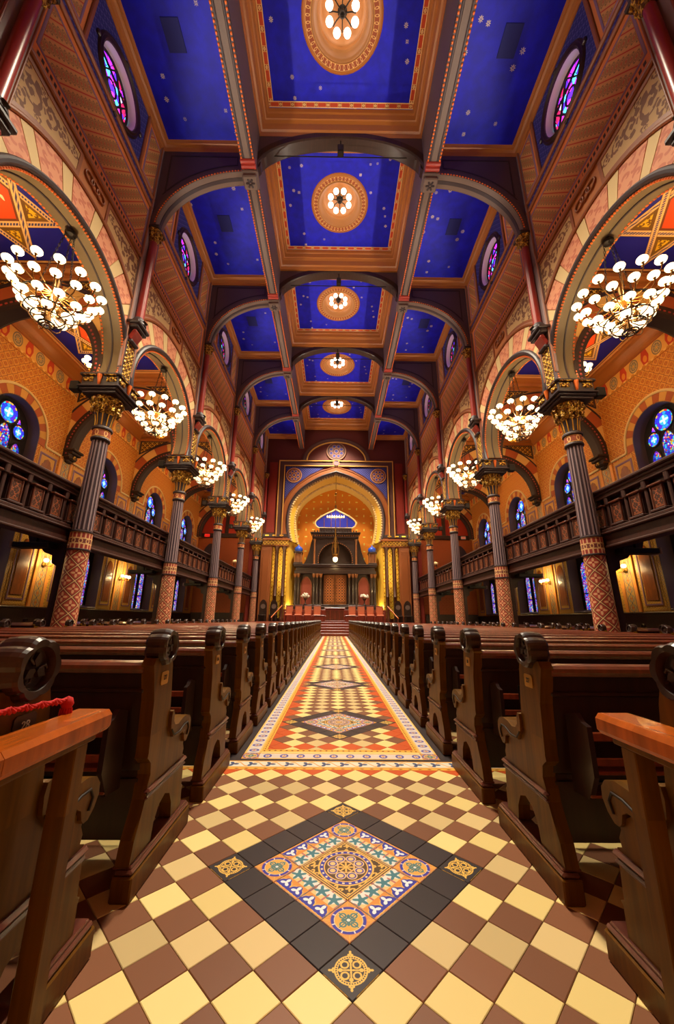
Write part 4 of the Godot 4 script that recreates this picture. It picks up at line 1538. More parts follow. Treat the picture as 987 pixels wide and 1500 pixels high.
		b.run(circ, [Vector2(-0.02, 0.0), Vector2(-0.02, 0.05), Vector2(0.04, 0.1), Vector2(0.09, 0.06), Vector2(0.13, 0.08), Vector2(0.17, 0.03), Vector2(0.17, 0.0)], true)
		for q in 4:
			b.X = Transform3D(Basis(Vector3(0, 0, 1), q * PI / 2), Vector3(0, WY, 0))
			b.box(Vector3(0, 1.13, 0.04), Vector3(0.16, 0.14, 0.1), 0.03)
		kit.append(["window_surround", b.done(), M.dark_wood])
		# pilaster at the far end of the bay
		var pk := []
		b = MB.new()
		b.box(Vector3(0, 13.35, 0.04), Vector3(0.66, 9.7, 0.1), 0.02)
		pk.append(["pilaster", b.done(), M.grey_strip])
		b = MB.new()
		for s in [-1.0, 1.0]:
			b.box(Vector3(s * 0.3, 13.35, 0.08), Vector3(0.06, 9.7, 0.06), 0.02)
		pk.append(["pilaster_edge", b.done(), M.moulding])
		b = MB.new()
		b.X = Transform3D(Basis.IDENTITY, Vector3(0, 0, 0.2))
		b.lathe([Vector2(0.135, 10.5), Vector2(0.12, 13.8)], 16)
		pk.append(["red_colonnette", b.done(), M.red_stone])
		b = MB.new()
		b.X = Transform3D(Basis.IDENTITY, Vector3(0, 0, 0.2))
		b.lathe([Vector2(0.0, 10.24), Vector2(0.24, 10.24), Vector2(0.24, 10.3), Vector2(0.2, 10.34), Vector2(0.21, 10.4), Vector2(0.16, 10.46), Vector2(0.135, 10.52)], 16)
		b.X = Transform3D.IDENTITY
		b.box(Vector3(0, 10.18, 0.17), Vector3(0.72, 0.12, 0.5), 0.03)
		b.box(Vector3(0, 10.06, 0.15), Vector3(0.62, 0.12, 0.42), 0.03)
		b.box(Vector3(0, 9.55, 0.13), Vector3(0.42, 0.1, 0.2), 0.03)
		pk.append(["corbel", b.done(), M.plum_dark])
		b = MB.new()
		b.X = Transform3D(Basis(Vector3(1, 0, 0), 0.5), Vector3(0, 9.8, 0.17))
		b.box(Vector3.ZERO, Vector3(0.46, 0.4, 0.14), 0.05)
		pk.append(["corbel_relief", b.done(), M.red_stone])
		b = MB.new()
		b.X = Transform3D(Basis.IDENTITY, Vector3(0, 0, 0.2))
		b.lathe([Vector2(0.13, 13.76), Vector2(0.17, 13.9), Vector2(0.2, 14.1), Vector2(0.26, 14.22)], 12)
		for k in 8:
			b.X = Transform3D(Basis(Vector3.UP, k * TAU / 8), Vector3(0, 0, 0.2))
			b.box(Vector3(0.2, 14.02, 0), Vector3(0.08, 0.16, 0.08), 0.03)
			b.box(Vector3(0.25, 14.16, 0), Vector3(0.1, 0.12, 0.1), 0.04)
		pk.append(["gilded_capital", b.done(), M.gilt])
		b = MB.new()
		b.box(Vector3(0, 14.28, 0.2), Vector3(0.56, 0.1, 0.5), 0.03)
		pk.append(["abacus", b.done(), M.plum_dark])
		b = MB.new()
		b.box(Vector3(0, 8.85, 0.03), Vector3(0.62, 1.5, 0.12), 0.02)
		pk.append(["pier_face", b.done(), M.plum])
		b = MB.new()
		b.box(Vector3(0, 8.85, 0.1), Vector3(0.4, 1.3, 0.04), 0.01)
		pk.append(["gilded_panel", b.done(), M.gilt])
		for it in kit: it[1] = in_frame(it[1], f)
		for it in pk: it[1] = in_frame(it[1], f)
		for k in range(-1, 5):
			for it in kit:
				part(wall, it[0], it[1], it[2], Vector3(0, 0, zbay(k)))
		for i in range(-1, 5):
			for it in pk:
				part(wall, it[0], it[1], it[2], Vector3(0, 0, zcol(i) + (0.33 if i == 4 else 0.0)))

# ---------- clerestory windows ----------
var window_count := 0
func window(label: String) -> Node3D:
	window_count += 1
	var o := structure("window_%d" % window_count, label)
	return o

func build_clerestory() -> void:
	for side in [-1.0, 1.0]:
		var f := wall_frame(side, XF, 0.0)
		var kit := []
		var b := MB.new()
		var circ := ell(0, WY, 0.93, 0.93, 360, 0, 40).slice(0, 40)
		b.run(circ, [Vector2(0.02, 0.03), Vector2(-0.015, 0.03), Vector2(-0.05, -0.26), Vector2(0.02, -0.26)], true)
		kit.append(["reveal", b.done(), M.white_reveal])
		b = MB.new()
		b.ext(ell(0, WY, 0.9, 0.9, 0, 360, 32).slice(0, 32), -0.28, -0.26, Rect2(-0.9, WY - 0.9, 1.8, 1.8))
		kit.append(["glass", b.done(), M.glass_b])
		b = MB.new()
		for k in 3:
			var p := []
			for q in 3:
				var a := TAU * q / 3.0 + (PI / 2 if k < 2 else 0.0) + (PI if k == 1 else 0.0)
				p.append(Vector3(0.8 * cos(a), WY + 0.8 * sin(a), -0.25))
			if k < 2: b.tube(p, 0.05, 5, true)
		var ring := []
		for q in 24:
			var a := TAU * q / 24.0
			ring.append(Vector3(0.82 * cos(a), WY + 0.82 * sin(a), -0.25))
		b.tube(ring, 0.05, 6, true)
		var ring2 := []
		for q in 16:
			var a := TAU * q / 16.0
			ring2.append(Vector3(0.22 * cos(a), WY + 0.22 * sin(a), -0.25))
		b.tube(ring2, 0.03, 5, true)
		kit.append(["tracery", b.done(), M.lead])
		for it in kit: it[1] = in_frame(it[1], f)
		for k in range(0, 5):
			var w := window("round stained glass clerestory window with six pointed star tracery")
			w.position = Vector3(0, 0, zbay(k))
			for it in kit: part(w, it[0], it[1], it[2])

# ---------- side aisles: outer walls, windows, cross arches, star ceilings ----------
func disc(cx: float, cy: float, r: float, k := 28) -> PackedVector2Array:
	return ell(cx, cy, r, r, 0, 360, k).slice(0, k)

func lancet(cx: float, y0: float, y1: float, w: float, k := 10) -> PackedVector2Array:
	# pointed light: straight sides, two arcs
	var p := PackedVector2Array([Vector2(cx - w * 0.5, y0), Vector2(cx + w * 0.5, y0)])
	var ys := y1 - w * 0.8
	for i in k + 1:
		var a := deg_to_rad(lerpf(0, 53.0, float(i) / k))
		p.append(Vector2(cx - w * 0.5 + w * cos(a) * 1.0, ys + w * sin(a)))
	for i in k + 1:
		var a := deg_to_rad(lerpf(127.0, 180.0, float(i) / k))
		p.append(Vector2(cx + w * 0.5 + w * cos(a), ys + w * sin(a)))
	# keep it symmetrical about cx and free of repeats
	var q := PackedVector2Array()
	for v in p:
		if q.is_empty() or q[-1].distance_to(v) > 0.004:
			q.append(v)
	if q[0].distance_to(q[-1]) < 0.004: q.remove_at(q.size() - 1)
	return q

func loop3(p: PackedVector2Array, z: float) -> Array:
	var a := []
	for v in p: a.append(Vector3(v.x, v.y, z))
	return a

func build_aisles() -> void:
	for side in [-1.0, 1.0]:
		var wall := structure("wall_outer_left" if side < 0 else "wall_outer_right", "outer wall stencilled in gold and orange, with tall stained windows")
		var f := wall_frame(side, XW, 0.0)
		var kit := []
		var b := MB.new()
		b.ext(rect(-2.915, 0, 2.915, 1.55), -0.6, 0.0)
		b.ext(rect(-2.915, 1.55, -1.15, 4.6), -0.6, 0.0)
		b.ext(rect(1.15, 1.55, 2.915, 4.6), -0.6, 0.0)
		b.ext(rect(-2.915, 4.6, 2.915, 5.2), -0.6, 0.0)
		kit.append(["masonry", b.done(), M.diaper_low])
		b = MB.new()
		var arch := ell(0, 8.2, 1.17, 1.17, 180, 0, 28)
		var poly := PackedVector2Array([Vector2(-2.915, 5.2), Vector2(-1.17, 5.2)])
		poly.append_array(arch)
		poly.append_array(PackedVector2Array([Vector2(1.17, 5.2), Vector2(2.915, 5.2), Vector2(2.915, 12.6), Vector2(-2.915, 12.6)]))
		b.ext(poly, -0.6, 0.0)
		kit.append(["masonry", b.done(), M.diaper])
		# reveals
		b = MB.new()
		var rv := PackedVector2Array([Vector2(-1.17, 5.2)])
		rv.append_array(arch)
		rv.append(Vector2(1.17, 5.2))
		b.run(rv, [Vector2(0.01, 0.02), Vector2(-0.02, 0.02), Vector2(-0.06, -0.42), Vector2(0.01, -0.42)])
		b.run(PackedVector2Array([Vector2(-1.15, 1.55), Vector2(-1.15, 4.6), Vector2(1.15, 4.6), Vector2(1.15, 1.55)]), [Vector2(0.01, 0.02), Vector2(-0.02, 0.02), Vector2(-0.16, -0.42), Vector2(0.01, -0.42)], true)
		kit.append(["window_reveal", b.done(), M.plum])
		# striped arch round the upper window: each stone by itself
		var a := 188.0
		var odd := 0
		while a > -8.0:
			var a1 := maxf(a - 13.07, -8.0)
			var p := ell(0, 8.2, 1.19, 1.19, a, a1 + 0.4, 3)
			p.append_array(ell(0, 8.2, 1.53, 1.53, a1 + 0.4, a, 3))
			b = MB.new()
			b.ext(p, 0.0, 0.02, Rect2(0, 0, 1, 1), false)
			kit.append(["voussoir", b.done(), M.russet if odd % 2 == 0 else M.ochre])
			odd += 1
			a = a1
			if a <= -7.99: break
		b = MB.new()
		var hood := ell(0, 8.2, 1.54, 1.54, 188, -8, 36)
		var hp := PackedVector2Array([Vector2(-2.5, 8.0)])
		hp.append(Vector2(-1.6, 8.0))
		hp.append_array(hood.slice(1, 36))
		hp.append(Vector2(1.6, 8.0))
		hp.append(Vector2(2.5, 8.0))
		b.run(hp, [Vector2(0, 0), Vector2(0, 0.05), Vector2(0.05, 0.06), Vector2(0.1, 0.04), Vector2(0.1, 0)])
		kit.append(["hood_moulding", b.done(), M.cream])
		# dado panels beside the upper window
		for s in [-1.0, 1.0]:
			var x0: float = minf(s * 1.35, s * 2.42)
			var x1: float = maxf(s * 1.35, s * 2.42)
			b = MB.new()
			b.ext(rect(x0, 6.4, x1, 7.92), 0.0, 0.015, Rect2(0, 0, 1, 1), false)
			kit.append(["dado_panel", b.done(), M.ochre])
			kit.append(["dado_line", frame_bars(x0 + 0.06, 6.46, x1 - 0.06, 7.78, 0.09, 0.01, 0.03), M.lilac])
			b = MB.new()
			var cx := (x0 + x1) * 0.5
			b.ext(PackedVector2Array([Vector2(cx - 0.27, 6.6), Vector2(cx + 0.27, 6.6), Vector2(cx + 0.27, 7.3), Vector2(cx + 0.2, 7.38), Vector2(cx + 0.16, 7.5), Vector2(cx, 7.6), Vector2(cx - 0.16, 7.5), Vector2(cx - 0.2, 7.38), Vector2(cx - 0.27, 7.3)]), 0.01, 0.025)
			kit.append(["dado_niche", b.done(), M.niche])
			# tall niches beside the lower window
			b = MB.new()
			var nx: float = s * 1.86
			b.ext(rect(nx - 0.52, 1.56, nx + 0.52, 4.75), 0.0, 0.012, Rect2(0, 0, 1, 1), false)
			kit.append(["niche_border", b.done(), M.lowpat])
			b = MB.new()
			b.run(PackedVector2Array([Vector2(nx - 0.42, 1.75), Vector2(nx - 0.42, 4.7), Vector2(nx + 0.42, 4.7), Vector2(nx + 0.42, 1.75)]), [Vector2(0, 0.01), Vector2(0, 0.03), Vector2(-0.06, 0.03), Vector2(-0.06, 0.01)], true)
			kit.append(["niche_line", b.done(), M.lilac])
			b = MB.new()
			b.ext(lancet(nx, 1.95, 4.1, 0.56), 0.01, 0.03)
			kit.append(["niche_panel", b.done(), M.niche])
		# frieze and cornice
		b = MB.new()
		b.ext(rect(-2.915, 11.02, 2.915, 11.75), 0.0, 0.03, Rect2(-2.915, 11.02, 1.166, 0.73), false)
		kit.append(["frieze", b.done(), M.frieze])
		b = MB.new()
		b.run(PackedVector2Array([Vector2(-2.915, 11.75), Vector2(2.915, 11.75)]), [Vector2(0, 0), Vector2(0, 0.06), Vector2(0.06, 0.08), Vector2(0.12, 0.08), Vector2(0.2, 0.16), Vector2(0.36, 0.28), Vector2(0.42, 0.36), Vector2(0.52, 0.38), Vector2(0.55, 0.44), Vector2(0.55, 0)])
		kit.append(["cornice", b.done(), M.cornice])
		# wainscot
		b = MB.new()
		b.box(Vector3(0, 0.72, 0.03), Vector3(5.83, 1.44, 0.06))
		b.box(Vector3(0, 1.47, 0.06), Vector3(5.83, 0.08, 0.14), 0.02)
		b.box(Vector3(0, 0.1, 0.06), Vector3(5.83, 0.2, 0.12), 0.02)
		kit.append(["wainscot", b.done(), M.dark_wood])
		var pk := []
		# strip of interlace between orange bands at the column lines, below and above the gallery
		for yy in [[1.5, 4.9], [6.0, 7.95]]:
			b = MB.new()
			b.ext(rect(-0.24, yy[0], 0.24, yy[1]), 0.0, 0.04, Rect2(-0.24, yy[0], 0.48, 1.5), false)
			pk.append(["lace_strip", b.done(), M.lace])
			for s in [-1.0, 1.0]:
				b = MB.new()
				b.box(Vector3(s * 0.34, (yy[0] + yy[1]) * 0.5, 0.03), Vector3(0.17, yy[1] - yy[0], 0.06), 0.01)
				pk.append(["orange_strip", b.done(), M.strip])
		# corbel of the cross arch
		b = MB.new()
		b.box(Vector3(0, 8.42, 0.26), Vector3(0.7, 0.12, 0.52), 0.03)
		b.box(Vector3(0, 8.3, 0.22), Vector3(0.6, 0.12, 0.44), 0.03)
		b.box(Vector3(0, 8.12, 0.17), Vector3(0.5, 0.26, 0.34), 0.06)
		b.box(Vector3(0, 7.95, 0.1), Vector3(0.34, 0.16, 0.2), 0.05)
		pk.append(["arch_corbel", b.done(), M.arch_dark])
		b = MB.new()
		b.box(Vector3(0, 8.12, 0.36), Vector3(0.2, 0.16, 0.06), 0.03)
		pk.append(["gilded_boss", b.done(), M.gilt])
		for it in kit: it[1] = in_frame(it[1], f)
		for it in pk: it[1] = in_frame(it[1], f)
		for k in range(-1, 5):
			for it in kit:
				part(wall, it[0], it[1], it[2], Vector3(0, 0, zbay(k)))
		for i in range(0, 4):
			for it in pk:
				part(wall, it[0], it[1], it[2], Vector3(0, 0, zcol(i)))
		# windows
		var up := []
		b = MB.new()
		var back := PackedVector2Array([Vector2(-1.16, 5.2)])
		back.append_array(arch)
		back.append(Vector2(1.16, 5.2))
		b.ext(back, -0.44, -0.41)
		up.append(["tracery_panel", b.done(), M.lead])
		for r in [[0.0, 8.76, 0.42, "glass_rose"], [-0.62, 8.2, 0.28, "glass_rose"], [0.62, 8.2, 0.28, "glass_rose"]]:
			b = MB.new()
			b.ext(disc(r[0], r[1], r[2]), -0.41, -0.385, Rect2(r[0] - r[2], r[1] - r[2], 2 * r[2], 2 * r[2]))
			up.append(["roundel", b.done(), M.glass_rose])
			b = MB.new()
			b.tube(loop3(disc(r[0], r[1], r[2] + 0.02), -0.37), 0.035, 6, true)
			up.append(["tracery_ring", b.done(), M.lead])
		for r in [[0.0, 5.4, 8.3, 0.66], [-0.66, 5.4, 7.74, 0.46], [0.66, 5.4, 7.74, 0.46]]:
			b = MB.new()
			var lp := lancet(r[0], r[1], r[2], r[3])
			b.ext(lp, -0.41, -0.39, Rect2(r[0] - 0.5, r[1], 1.0, 1.0))
			up.append(["lancet", b.done(), M.glass_a])
			b = MB.new()
			b.tube(loop3(lp, -0.375), 0.035, 5, true)
			up.append(["tracery_rib", b.done(), M.lead])
		for s in [-1.0, 1.0]:
			b = MB.new()
			b.ext(PackedVector2Array([Vector2(s * 0.5, 8.5), Vector2(s * 0.64, 8.56), Vector2(s * 0.56, 8.72)]), -0.41, -0.39, Rect2(0, 8, 1, 1))
			up.append(["eyelet", b.done(), M.glass_b])
		var low := []
		b = MB.new()
		b.ext(rect(-1.16, 1.5, 1.16, 4.65), -0.46, -0.43)
		low.append(["tracery_panel", b.done(), M.lead])
		for s in [-1.0, 1.0]:
			b = MB.new()
			var lp := lancet(s * 0.44, 1.68, 4.1, 0.62)
			b.ext(lp, -0.43, -0.4, Rect2(s * 0.44 - 0.4, 1.68, 0.8, 0.8))
			low.append(["lancet", b.done(), M.glass_a])
			b = MB.new()
			b.tube(loop3(lp, -0.39), 0.04, 5, true)
			b.box(Vector3(s * 0.44, 2.5, -0.39), Vector3(0.62, 0.05, 0.04))
			low.append(["tracery_rib", b.done(), M.lead])
		b = MB.new()
		b.box(Vector3(0, 1.58, -0.2), Vector3(2.3, 0.06, 0.5), 0.02)
		low.append(["window_sill", b.done(), M.plum])
		for it in up: it[1] = in_frame(it[1], f)
		for it in low: it[1] = in_frame(it[1], f)
		for k in range(0, 5):
			var w := window("upper stained glass window with roundels in a striped arch above the gallery")
			w.position = Vector3(0, 0, zbay(k))
			for it in up: part(w, it[0], it[1], it[2])
			w = window("paired stained glass lancets in a deep recess under the gallery")
			w.position = Vector3(0, 0, zbay(k))
			for it in low: part(w, it[0], it[1], it[2])
		# cross arches
		var xf := Transform3D(Basis.IDENTITY, Vector3.ZERO)
		if side < 0: xf = Transform3D(Basis(Vector3(-1, 0, 0), Vector3(0, 1, 0), Vector3(0, 0, 1)), Vector3.ZERO)
		var ca := []
		var cx := 9.85
		var ap := ell(cx, 8.45, 2.3, 2.4, 188, -8, 36)
		poly = PackedVector2Array([Vector2(7.3, 8.1)])
		poly.append_array(ap)
		poly.append_array(PackedVector2Array([Vector2(XW, 8.1), Vector2(XW, 12.35), Vector2(7.3, 12.35)]))
		b = MB.new()
		b.ext(poly, -0.26, 0.26)
		ca.append(["arch_wall", b.done(), M.ochre])
		b = MB.new()
		b.run(ap, [Vector2(0.3, -0.3), Vector2(0.0, -0.3), Vector2(-0.06, -0.2), Vector2(-0.06, 0.2), Vector2(0.0, 0.3), Vector2(0.3, 0.3)])
		ca.append(["dark_archivolt", b.done(), M.arch_dark])
		for zf in [0.3, -0.3]:
			ca.append(["bead_row", beads(ell(cx, 8.45, 2.42, 2.52, 188, -8, 36), 0.16, Vector3(0.09, 0.07, 0.04), zf), M.red_stone])
		odd = 0
		a = 180.0
		while a > 0.5:
			var a1 := a - 15.0
			var p := ell(cx, 8.45, 2.61, 2.71, a, a1 + 0.3, 3)
			p.append_array(ell(cx, 8.45, 3.1, 3.2, a1 + 0.3, a, 3))
			for r in Geometry2D.intersect_polygons(p, rect(7.4, 8.0, XW, 12.3)):
				for zf in [-1.0, 1.0]:
					b = MB.new()
					b.ext(r, zf * 0.25, zf * 0.285, Rect2(r[0].x, r[0].y, 0.8, 0.8), false)
					ca.append(["voussoir", b.done(), M.ochre_light if odd % 2 == 0 else M.russet])
			odd += 1
			a = a1
		b = MB.new()
		b.run(ell(cx, 8.45, 3.11, 3.21, 150, 30, 30), [Vector2(0, -0.3), Vector2(0, 0.3), Vector2(0.07, 0.3), Vector2(0.07, -0.3)])
		ca.append(["hood_moulding", b.done(), M.plum_dark])
		for s in [-1.0, 1.0]:
			var tp := PackedVector2Array([Vector2(cx + s * 2.4, 10.9), Vector2(cx + s * 2.4, 11.72), Vector2(cx + s * 0.75, 11.72), Vector2(cx + s * 1.5, 11.4), Vector2(cx + s * 2.0, 11.1)])
			b = MB.new()
			b.ext(tp, 0.25, 0.275, Rect2(7, 10, 1.2, 1.2), false)
			ca.append(["spandrel_panel", b.done(), M.gilt])
			b = MB.new()
			b.run(tp, [Vector2(-0.03, 0.25), Vector2(-0.03, 0.3), Vector2(0.03, 0.3), Vector2(0.03, 0.25)], true)
			ca.append(["spandrel_frame", b.done(), M.plum_dark])
		b = MB.new()
		b.box(Vector3(cx, 11.85, 0.0), Vector3(5.1, 0.2, 0.7), 0.03)
		b.box(Vector3(cx, 12.1, 0.0), Vector3(5.1, 0.3, 1.0), 0.08)
		ca.append(["cornice", b.done(), M.cornice])
		for it in ca: it[1] = in_frame(it[1], xf)
		var cw := structure("wall_cross_left" if side < 0 else "wall_cross_right", "striped cross arches spanning the side aisle")
		for i in range(0, 5):
			for it in ca:
				part(cw, it[0], it[1], it[2], Vector3(0, 0, zcol(i) + (0.28 if i == 4 else 0.0)))
		# star ceilings
		var ce := structure("ceiling_aisle_left" if side < 0 else "ceiling_aisle_right", "blue side aisle ceiling painted with golden six pointed stars")
		var down := Transform3D(Basis(Vector3(1, 0, 0), Vector3(0, 0, 1), Vector3(0, -1, 0)), Vector3(0, 12.3, 0))
		b = MB.new()
		b.X = down
		var xa: float = side * 9.875
		b.ext(rect(xa - 2.525, -2.915, xa + 2.525, 2.915), -0.15, 0.0, Rect2(xa - 2.05, -2.32, 4.1, 4.64))
		var star_mesh := b.done()
		b = MB.new()
		b.X = down
		var pp := PackedVector2Array([Vector2(xa - 2.525, -2.66), Vector2(xa - 2.525, 2.66), Vector2(xa + 2.525, 2.66), Vector2(xa + 2.525, -2.66)])
		b.run(pp, [Vector2(0, 0.3), Vector2(-0.1, 0.3), Vector2(-0.16, 0.2), Vector2(-0.2, 0.2), Vector2(-0.28, 0.1), Vector2(-0.3, 0.06), Vector2(-0.32, 0.0), Vector2(0, 0)], true)
		var cor_mesh := b.done()
		b = MB.new()
		for q in [rect(xa - 2.2, 2.32, xa + 2.2, 2.5), rect(xa - 2.2, -2.5, xa + 2.2, -2.32)]:
			b.X = down
			b.ext(q, 0.0, 0.012, Rect2(q[0].x, q[0].y, 1.1, 0.18), false)
		b.X = down * Transform3D(Basis(Vector3(0, 0, 1), PI / 2), Vector3.ZERO)
		for q in [rect(-2.5, -xa - 2.2, 2.5, -xa - 2.05), rect(-2.5, -xa + 2.05, 2.5, -xa + 2.2)]:
			b.ext(q, 0.0, 0.011, Rect2(q[0].x, q[0].y, 1.1, 0.15), false)
		var red_mesh := b.done()
		for k in range(-1, 5):
			part(ce, "star_panel", star_mesh, M.star, Vector3(0, 0, zbay(k)))
			part(ce, "cornice", cor_mesh, M.cornice, Vector3(0, 0, zbay(k)))
			part(ce, "red_border", red_mesh, M.redband, Vector3(0, 0, zbay(k)))

# ---------- galleries ----------
func build_galleries() -> void:
	for side in [-1.0, 1.0]:
		var g := thing("gallery_balustrade", "long dark wooden gallery balustrade with carved panels between the columns", "balustrade", Vector3.ZERO, "gallery fronts over the side aisles")
		var f := wall_frame(side, 7.32, 0.0)
		var z0 := 1.0
		var z1 := ZE + 0.3
		var lm := z0 - z1
		var zm := (z0 + z1) * 0.5
		var b := MB.new()
		b.X = f
		b.box(Vector3(zm, 4.62, -0.09), Vector3(lm, 0.1, 0.34), 0.03)
		b.box(Vector3(zm, 4.53, -0.09), Vector3(lm, 0.08, 0.24), 0.02)
		b.box(Vector3(zm, 4.44, -0.09), Vector3(lm, 0.1, 0.18), 0.01)
		part(g, "top_rail", b.done(), M.rail_wood)
		b = MB.new()
		b.X = f
		b.box(Vector3(zm, 3.5, -0.08), Vector3(lm, 0.09, 0.26), 0.02)
		b.box(Vector3(zm, 3.42, -0.06), Vector3(lm, 0.06, 0.34), 0.02)
		b.box(Vector3(zm, 3.24, -0.1), Vector3(lm, 0.32, 0.24), 0.02)
		b.box(Vector3(zm, 3.06, -0.08), Vector3(lm, 0.07, 0.32), 0.02)
		part(g, "fascia", b.done(), M.rail_wood)
		b = MB.new()
		b.X = f
		b.box(Vector3(zm, 3.98, -0.2), Vector3(lm, 0.95, 0.04))
		part(g, "back_boarding", b.done(), M.dark_wood)
		# deck and soffit, rising towards the outer wall
		b = MB.new()
		b.X = Transform3D(Basis(Vector3(side, 0, 0), Vector3(0, 1, 0), Vector3(0, 0, 1)), Vector3.ZERO)
		b.ext(PackedVector2Array([Vector2(7.4, 3.06), Vector2(12.4, 4.66), Vector2(12.4, 5.2), Vector2(7.5, 3.5)]), z1, z0)
		part(g, "gallery_deck", b.done(), M.dark_wood)
		var pitch := BAY / 9.0
		b = MB.new()
		b.X = f
		b.box(Vector3(0, 3.9, -0.1), Vector3(0.36, 0.56, 0.12), 0.02)
		b.box(Vector3(0, 3.59, -0.06), Vector3(0.44, 0.07, 0.22), 0.02)
		var pan := b.done()
		b = MB.new()
		b.X = f
		b.ext(rect(-0.15, 3.66, 0.15, 4.14), -0.04, -0.025, Rect2(-0.15, 3.66, 0.3, 0.48), false)
		var relief := b.done()
		b = MB.new()
		b.X = f
		b.tube([Vector3(-0.15, 3.64, -0.03), Vector3(-0.15, 4.16, -0.03)], 0.028, 6)
		b.tube([Vector3(0.15, 3.64, -0.03), Vector3(0.15, 4.16, -0.03)], 0.028, 6)
		b.box(Vector3(0, 4.2, -0.06), Vector3(0.4, 0.06, 0.18), 0.02)
		var colon := b.done()
		b = MB.new()
		b.X = f
		b.box(Vector3(0, 4.3, -0.08), Vector3(0.13, 0.24, 0.14), 0.02)
		b.box(Vector3(0, 3.95, -0.09), Vector3(0.09, 0.8, 0.1), 0.02)
		var post := b.done()
		for k in range(-1, 5):
			for j in 9:
				var z := zbay(k) + (j - 4) * pitch
				if z > 0.5 or z < z1 + 0.3: continue
				var p := part(g, "carved_panel", pan, M.rail_wood, Vector3(0, 0, z))
				part(p, "relief", relief, M.carve)
				part(p, "colonnettes", colon, M.rail_light)
				part(g, "post", post, M.rail_wood, Vector3(0, 0, z + pitch * 0.5))
		# brackets under the gallery at each column
		for i in range(0, 4):
			b = MB.new()
			b.X = Transform3D(Basis(Vector3(side, 0, 0), Vector3(0, 1, 0), Vector3(0, 0, 1)), Vector3(0, 0, zcol(i)))
			b.ext(PackedVector2Array([Vector2(7.28, 3.04), Vector2(7.28, 2.0), Vector2(7.4, 2.15), Vector2(7.42, 2.4), Vector2(7.6, 2.5), Vector2(7.62, 2.7), Vector2(7.85, 2.78), Vector2(8.0, 2.95), Vector2(8.3, 3.02), Vector2(8.4, 3.3)]), -0.12, 0.12)
			b.ext(PackedVector2Array([Vector2(7.26, 0.0), Vector2(7.42, 0.0), Vector2(7.42, 3.04), Vector2(7.26, 3.04)]), -0.17, 0.17)
			part(g, "bracket", b.done(), M.dark_wood)
	# things fixed under and above the galleries
	for side in [-1.0, 1.0]:
		for i in range(0, 4):
			var t := thing("gallery_loudspeaker", "flat black loudspeaker hung under the gallery beside a column", "speaker", Vector3(side * 8.0, 2.93, zcol(i) + 0.3), "loudspeakers hung under the galleries")
			var b := MB.new()
			b.box(Vector3.ZERO, Vector3(0.95, 0.14, 0.34), 0.02)
			part(t, "case", b.done(), M.black)
			b = MB.new()
			b.box(Vector3(side * 0.5, 0.0, 0.0), Vector3(0.06, 0.18, 0.36), 0.01)
			part(t, "end_plate", b.done(), M.grey_strip)
			b = MB.new()
			b.box(Vector3(0, 0.15, 0), Vector3(0.08, 0.3, 0.08))
			part(t, "hanger", b.done(), M.black)
			t = thing("impost_loudspeaker", "small black box loudspeaker on the back of a column head", "speaker", Vector3(side * 7.83, 7.72, zcol(i) + 0.35), "loudspeakers on the column heads")
			b = MB.new()
			b.box(Vector3.ZERO, Vector3(0.26, 0.3, 0.24), 0.02)
			part(t, "case", b.done(), M.black)
			b = MB.new()
			b.box(Vector3(-side * 0.14, 0, -0.12), Vector3(0.18, 0.05, 0.05))
			part(t, "bracket", b.done(), M.iron)

# ---------- nave ceiling ----------
func plan_down(y: float) -> Transform3D:
	return Transform3D(Basis(Vector3(1, 0, 0), Vector3(0, 0, 1), Vector3(0, -1, 0)), Vector3(0, y, 0))

